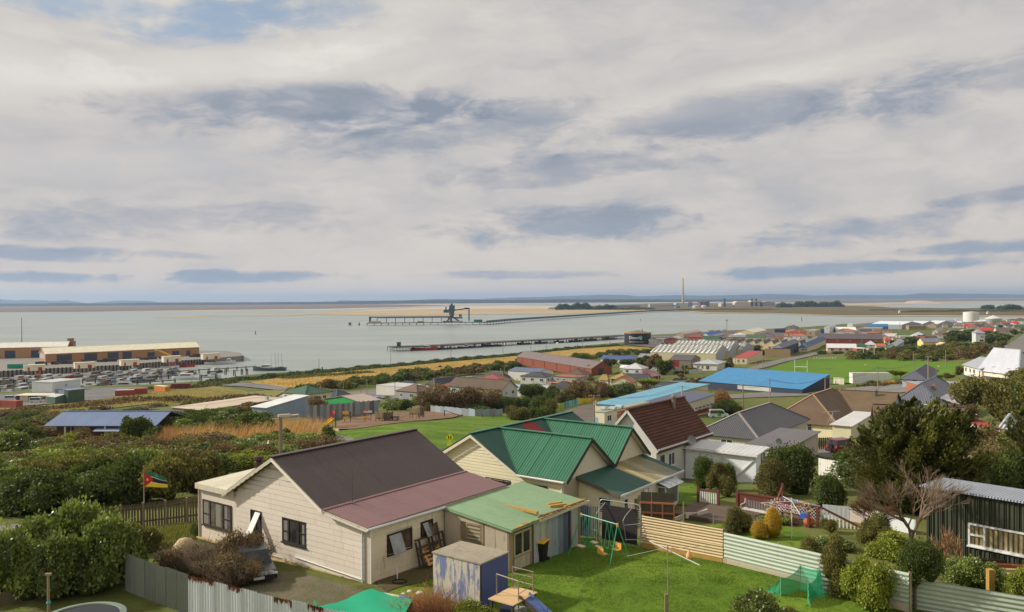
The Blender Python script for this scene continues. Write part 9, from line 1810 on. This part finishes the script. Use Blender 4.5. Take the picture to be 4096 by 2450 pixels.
def text_on(body,size,x,z,root,m_,rad,a0,name,bold=.0):
 cu=bpy.data.curves.new(name,'FONT');cu.body=body;cu.size=size;cu.extrude=.02;cu.offset=bold;to=bpy.data.objects.new(name,cu);COL.objects.link(to);dg=bpy.context.evaluated_depsgraph_get();me=bpy.data.meshes.new_from_object(to.evaluated_get(dg));bpy.data.objects.remove(to)
 bm=bmesh.new();bm.from_mesh(me)
 for _ in range(3):bmesh.ops.subdivide_edges(bm,edges=[e_ for e_ in bm.edges if e_.calc_length()>1.0],cuts=1)
 bmesh.ops.triangulate(bm,faces=bm.faces[:])
 for v in bm.verts:
  a=a0+(v.co.x+x)/rad;r_=rad+.12+v.co.z;v.co=Vector((r_*math.cos(a),r_*math.sin(a),v.co.y+z))
 bm.to_mesh(me);bm.free();me.materials.clear();me.materials.append(m_);return put(name,me,root)
text_on('Downer',th2*.36,0,th2*.50,tn_,M_frame,tr_,R(-90-48),'lettering',.03);text_on('www.downer.co.nz',th2*.16,0,th2*.22,tn_,paint((200,200,200)),tr_,R(-90-47),'small_lettering',.015)
for x_,z_,w2,h2_,c_ in((.02,.66,.14,.12,(60,150,210)),(.16,.55,.10,.23,(120,190,70)),(.16,.44,.07,.1,(220,220,220))):
 b_=MB();n=4;a0=R(-90-6);b_.face([])if False else None
 for i in range(n):a1,a2_=a0+x_+w2*i/n,a0+x_+w2*(i+1)/n;b_.face([((tr_+.15)*math.cos(a),(tr_+.15)*math.sin(a),z)for a,z in((a1,th2*z_),(a2_,th2*z_),(a2_,th2*(z_+h2_)),(a1,th2*(z_+h2_)))])
 b_.build('logo_block',paint(c_),tn_)
def wtank(u,vb,vt,w_,label,cone=None):
 p=G(u,vb);k=p.y/FPX;r_=w_/2*k;H=(vb-vt)*k;o=empty('storage_tank',p,0,label,'tank')
 if cone:MB().lathe([(r_*.45,0),(r_*.5,H*.1),(r_,H*.66),(r_*1.0,H*.72),(.1,H)],32).build('shell',paint((206,206,204),rough=.5),o)
 else:MB().lathe([(r_,0),(r_,H)],40).build('shell',paint((220,218,212),rough=.5),o,True);MB().lathe([(r_,H),(.1,H*1.05)],32).build('roof',paint((206,206,206)),o)
wtank(3884,1290,1249,57,'tall white cylindrical tank by the water at right');wtank(3974,1304,1262,62,'white tank with wide cone top',True)
wtank(3823,1290,1277,5,'thin white vent stack left of the tall white tank')
def mast(u,vb,vt,w_,label,m_,p=None,name='mast'):
 p=p or G(u,vb);d=ray(u,vt);H=CZ+d[2]/d[1]*p.y-p.z;o=empty(name,p,0,label,'mast');b_=MB()
 if w_>.5:
  n=int(H/w_)
  for x,y in((-w_/2,0),(w_/2,0),(0,w_*.8)):b_.tube((x,y,0),(x,y,H),.12,n=4)
  for k in range(n):b_.tube((-w_/2,0,H*k/n),(w_/2,0,H*(k+1)/n),.07,n=3);b_.tube((w_/2,0,H*k/n),(-w_/2,0,H*(k+1)/n),.07,n=3)
  b_.box(-w_*.9,w_*.9,-.3,.3,H-1,H)
 else:b_.tube((0,0,0),(0,0,H),w_,w_*.5,6)
 b_.build('lattice' if w_>.5 else 'shaft',m_,o)
mast(2907,1335,1280,1.6,'tan lattice mast beside the pink box buildings',paint((176,160,130)));mast(88,1400,1272,.35,'thin dark mast behind the rear quay warehouse',paint((84,92,92)),Zp(88,1420,QZ))
for u,v,h_,lb in((1022,1340,16,'dark channel beacon in the water at left of centre'),(2563,1284,7,'small dark beacon far out on the water'),(3207,1286,16,'thin channel marker right of the harbour town')):q=bp_(u,v);k=q.y/FPX;o=empty('channel_beacon',q,0,lb,'beacon');MB().tube((-1.2,0,-1),(0,0,h_*k*.55),.25,n=5).tube((1.2,0,-1),(0,0,h_*k*.55),.25,n=5).build('leg',piles,o);MB().tube((0,0,h_*k*.3),(0,0,h_*k),.5,n=6).build('mark',paint((50,60,56)),o)
for u,v,lb in((3600,1253,'small white navigation hut on the spit, left one'),(3953,1257,'small white navigation hut on the spit, right one')):q=Zp(u,v,1.3);k=q.y/FPX;o=empty('navigation_hut',q,0,lb,'hut');MB().box(-4*k,4*k,0,6*k,0,7*k).build('wall',M_frame,o);MB().prism([(-4.5*k,-.3,7*k),(4.5*k,-.3,7*k),(0,-.3,10*k)],(0,7*k,0)).build('roof',M_frame,o)
boat(G(*px('A',1318,412))+Vector((0,0,.6)),R(4),17,(44,74,150),'blue hulled boat standing on the yard',(60,90,160),0,.5,0)
# far wharf across the harbour, with its conveyor and unloader
FZ=4.5;ss=mat('steelwork',srgb((78,84,84)),.7,var=.2);bs=paint((60,96,110));tl_=paint((44,140,126))
fo_,FW=wharf([(1466,1293),(1948,1289)],FZ,22,'far cargo wharf on thick piles across the harbour',step=12)
A_,B_=FW;d=(B_-A_).normalized();nv=Vector((-d.y,d.x,0));k=A_.y/FPX;O_=fo_
def onw(u,f=8):t_=(u-1466)/(1948-1466);q=A_.lerp(B_,t_)+nv*f;return Vector((q.x,q.y,FZ))
cg=empty('conveyor_gallery',onw(1474),0,'long raised conveyor gallery along the far wharf','conveyor');a,b=Vector((0,0,12)),onw(1850)-onw(1474)+Vector((0,0,15));a2,b2=onw(1506)-onw(1474),onw(1800)-onw(1474)
MB().hexa([a2+Vector((0,0,8)),b2+Vector((0,0,8)),b2+Vector((0,5,8)),a2+Vector((0,5,8)),a2+Vector((0,0,11)),b2+Vector((0,0,11)),b2+Vector((0,5,11)),a2+Vector((0,5,11))]).build('gallery',paint((110,110,106)),cg)
MB().box(0,3,0,5,0,11).box(0,14,0,5,9,11).build('end_frame',ss,cg)
for j in range(9):q=a2.lerp(b2,j/8);MB().bar(q+Vector((0,2,0)),q+Vector((0,2,8)),1.0).build('trestle',ss,cg)
ul=empty('ship_unloader',onw(1808,4),0,'tall blue ship unloader crane with long boom on the far wharf','crane');c0=onw(1808,4);U=lambda u,v:at_y(u,v,c0.y)-c0
def block(u0,u1,v0,v1,m_,nm,dy=8):p,q=U(u0,v1),U(u1,v0);MB().box(p.x,q.x,0,dy,p.z,q.z).build(nm,m_,ul)
block(1797,1818,1222,1246,bs,'machine_house');block(1774,1794,1240,1252,bs,'counterweight');block(1803,1810,1216,1222,ss,'top_house');block(1796,1816,1246,1260,paint((110,90,74)),'tower_head');block(1800,1814,1260,1275,ss,'tower');block(1836,1846,1258,1268,ss,'hopper')
b_=MB();[b_.bar(U(*p_),U(*q_),2.2)for p_,q_ in(((1815,1242),(1876,1234)),((1858,1234),(1877,1234)),((1876,1234),(1876,1284)),((1792,1250),(1800,1230)),((1784,1240),(1784,1228)))];b_.build('boom',bs,ul)
b_=MB();[b_.bar(U(*p_),U(*q_),2.5)for p_,q_ in(((1798,1275),(1782,1292)),((1816,1272),(1846,1292)),((1805,1275),(1805,1292)),((1792,1272),(1850,1272)))];b_.build('portal',ss,ul)
q=onw(1912,6);o=empty('teal_store',q,0,'teal box shed on the far wharf','shed');MB().box(-17*k,17*k,0,8,0,9*k).build('wall',tl_,o);MB().box(-17.5*k,17.5*k,-.5,8.5,9*k,9.6*k).build('roof',tl_,o)
for j,(u,w2,h2_,c_,lb)in enumerate(((1500,22,7,(190,170,160),'pale shed at the left end of the far wharf'),(1680,12,5,(150,110,96),'rusty box in the middle of the far wharf'),(1790,20,6,(90,120,140),'blue grey box under the ship unloader'),(1830,20,6,(176,176,170),'pale box right of the ship unloader'))):q=onw(u,2);o=empty('wharf_box',q,0,lb,'box');MB().box(-w2*k,w2*k,0,4,0,h2_*k).build('body',paint(c_),o)
for u,v,w2,lb in((1400,1303,6,'braced dolphin left of the far wharf'),(1437,1303,1.5,'single pile dolphin between the far wharf and the braced one')):q=bp_(u,v);k2=q.y/FPX;o=empty('mooring_dolphin',q,0,lb,'dolphin');MB().tube((-w2*k2,0,-1),(w2*k2*.4,0,12*k2),1.0,n=5).tube((w2*k2,0,-1),(-w2*k2*.4,0,12*k2),1.0,n=5).build('pile',piles,o);MB().box(-w2*k2,w2*k2,-2,2,8*k2,11*k2).build('cap',piles,o)
jt,JW=wharf([(1948,1290),(2048,1281),(2400,1258),(2600,1246),(2760,1240)],4.5,10,'long trestle jetty from the far wharf to the far shore','trestle_jetty',16)
b_=MB();[b_.bar(Vector((A2.x,A2.y,6))-jt.location,Vector((B2.x,B2.y,6))-jt.location,3,3)for A2,B2 in zip(JW[:-1],JW[1:])];b_.build('pipe_gallery',paint((72,92,88)),jt)
cy=4200;cp2=at_y(2732,1212,cy);d=ray(2732,1113);ct=CZ+d[2]/d[1]*cy;ch2=empty('smelter_chimney',(cp2.x,cy,2),0,'tall pale concrete chimney on the far shore','chimney');MB().lathe([(7.5,0),(4.6,(ct-2)*.5),(3.9,ct-2),(3.0,ct-2)],20).build('shaft',paint((176,160,134),rough=.8),ch2,True)
def far(u0,u1,v0,v1,rgb,label,roof=None,y=4100,dy=60,cat='building',name='smelter_building'):
 p,q=at_y(u0,v1,y),at_y(u1,v0,y);zb=1.0;o=empty(name,((p.x+q.x)/2,y,zb),0,label,cat);w2=(q.x-p.x)/2;H=q.z-zb;m_=paint(rgb,var=.15)
 if roof:MB().box(-w2,w2,0,dy,0,H*.75).build('wall',m_,o);MB().prism([(-w2,-1,H*.75),(w2,-1,H*.75),(0,-1,H)]if roof=='g' else[(-w2,-1,H*.75),(w2,-1,H*.75),(w2*.7,-1,H),(-w2*.7,-1,H)],(0,dy,0)).build('roof',paint(tuple(min(255,c+20)for c in rgb)),o)
 else:MB().box(-w2,w2,0,dy,0,H).build('wall',m_,o)
for row in((2600,2690,1218,1230,(176,164,150),'low pale building left of the tall chimney'),(2690,2704,1220,1230,(92,110,130),'dark blue tank-like store left of the tall chimney'),(2704,2752,1213,1226,(190,184,176),'pale block at the foot of the tall chimney'),(2700,2715,1220,1231,(96,116,140),'small blue block below the tall chimney'),(2752,2770,1210,1228,(140,146,160),'grey block right of the tall chimney'),(2800,2822,1208,1226,(120,84,80),'red brown plant building on the far shore'),(2825,2838,1206,1220,(96,96,106),'dark tower-like plant building'),(2885,2930,1214,1228,(190,182,172),'long pale shed with flat top on the far shore'),(3040,3100,1206,1228,(150,146,150),'grey gabled store at the right of the smelter','g'),(2940,3000,1206,1226,(206,186,166),'pale stockpile shed on the far shore','t'),(3000,3050,1203,1226,(186,168,152),'second stockpile shed on the far shore','t'),(2460,2560,1222,1230,(120,116,96),'low dull building among the far trees')):far(*row)
for u,w2,rgb,lb in((2708,24,(110,130,146),'squat blue grey tank by the smelter'),(2783,26,(190,190,180),'squat pale tank, left of two by the smelter'),(2815,22,(206,204,196),'squat pale tank, right of two by the smelter')):
 q=at_y(u,1230,3500);k2=3500/FPX;o=empty('storage_tank',(q.x,3500,1.5),0,lb,'tank');MB().lathe([(w2/2*k2,0),(w2/2*k2,10*k2),(.1,12*k2)],24).build('shell',paint(rgb),o)
for u,lb in((2895,'loading tower, first of three on the far shore'),(3005,'loading tower, middle of three on the far shore'),(3022,'loading tower, last of three on the far shore')):far(u,u+7,1195,1226,(84,100,100),lb,dy=12,cat='tower',name='loading_tower')
def farclump(u0,u1,v0,vb,label,y,seed,n=2600,stuffk=True):
 r=np.random.default_rng(seed);x0,x1=at_y(u0,vb,y).x,at_y(u1,vb,y).x;H=(vb-v0)*y/FPX;xs=r.uniform(x0,x1,n);f=(xs-x0)/(x1-x0);env=np.clip(np.minimum(f,1-f)*9,.25,1)*(.72+.28*np.sin(f*17+seed)*np.cos(f*7));z=env*H*r.uniform(0,1,n)**.6;P=np.stack([xs,y+r.uniform(-20,20,n),z+1],1);s_=H*.16
 ax=r.normal(size=(n,3))*.6+[0,0,.6];sd=np.cross(ax,r.normal(size=(n,3)));sd/=np.linalg.norm(sd,axis=1)[:,None];V=np.stack([P-sd*s_,P+sd*s_,P+ax*s_],1).reshape(-1,3)
 return tag(put('far_trees',npmesh('far_trees',V,np.arange(len(V)).reshape(-1,3),m_dark,r.uniform(0,1,n))),label,'trees',None,'stuff')
farclump(2222,2375,1209,1235,'dark wood on the point across the harbour',3300,1,5000);farclump(2375,2475,1214,1234,'right part of the dark wood on the point',3250,2,3000);farclump(2450,2620,1223,1234,'low trees right of the dark wood',3200,3,2500)
farclump(3108,3165,1209,1228,'small dark wood by the smelter sheds',3600,4,2000);farclump(3165,3372,1201,1224,'long dark shelter belt right of the smelter',3700,5,6000);farclump(3480,3590,1225,1231,'low dark trees on the spit',2600,6,1500);farclump(3935,3970,1205,1224,'lone dark tree group on the spit at right',2700,7,900);farclump(3996,4082,1205,1226,'dark wood on the spit at the right edge',2600,8,2500);farclump(3590,4110,1225,1234,'scrubby dark rise along the spit',2300,9,6000)
farclump(2745,3110,1229,1236,'scrub below the smelter',2900,10,4000)
for k,(u,v,rgb,lb)in enumerate(((1215,1484,(214,180,40),'yellow marker post on the shore at left'),(2140,1400,(214,180,50),'yellow marker post on the shore by the golden field'),(2310,1388,(220,90,80),'small red marker by the shore'),(1289,1484,(60,60,60),'dark stub beside the first shore pole'),(2440,1376,(220,90,90),'small red buoy left of the black tank'))):
 q=G(u,v);o=tag(MB().tube((0,0,0),(0,0,2.2),.35,n=7).build('marker_post',paint(rgb)),lb,'marker');o.location=q
for k,(u,v,w2)in enumerate(((1760,1472,10),(1745,1474,5),(1790,1466,4))):o=bush_px(u,v,w2*1.6,w2,B_FAR['brown'],('largest of three brown animals or bushes standing in the golden field','middle sized brown clump in the golden field','smallest brown clump in the golden field')[k],name='clump')
# air between here and the hills
hz=bpy.data.materials.new('haze_air');hz.use_nodes=True;th=NT(hz.node_tree);th.n.clear();ho=th.node('ShaderNodeOutputMaterial')
pv=th.node('ShaderNodeVolumePrincipled');pv.inputs['Color'].default_value=(.52,.71,1,1);pv.inputs['Density'].default_value=5.4e-5;pv.inputs['Anisotropy'].default_value=.2;th.l.new(pv.outputs[0],ho.inputs['Volume'])
hb=MB().box(-13500,25500,-1800,33500,-6,240).build('haze',hz);tag(hb,'thin haze over the harbour','haze',None,'stuff')
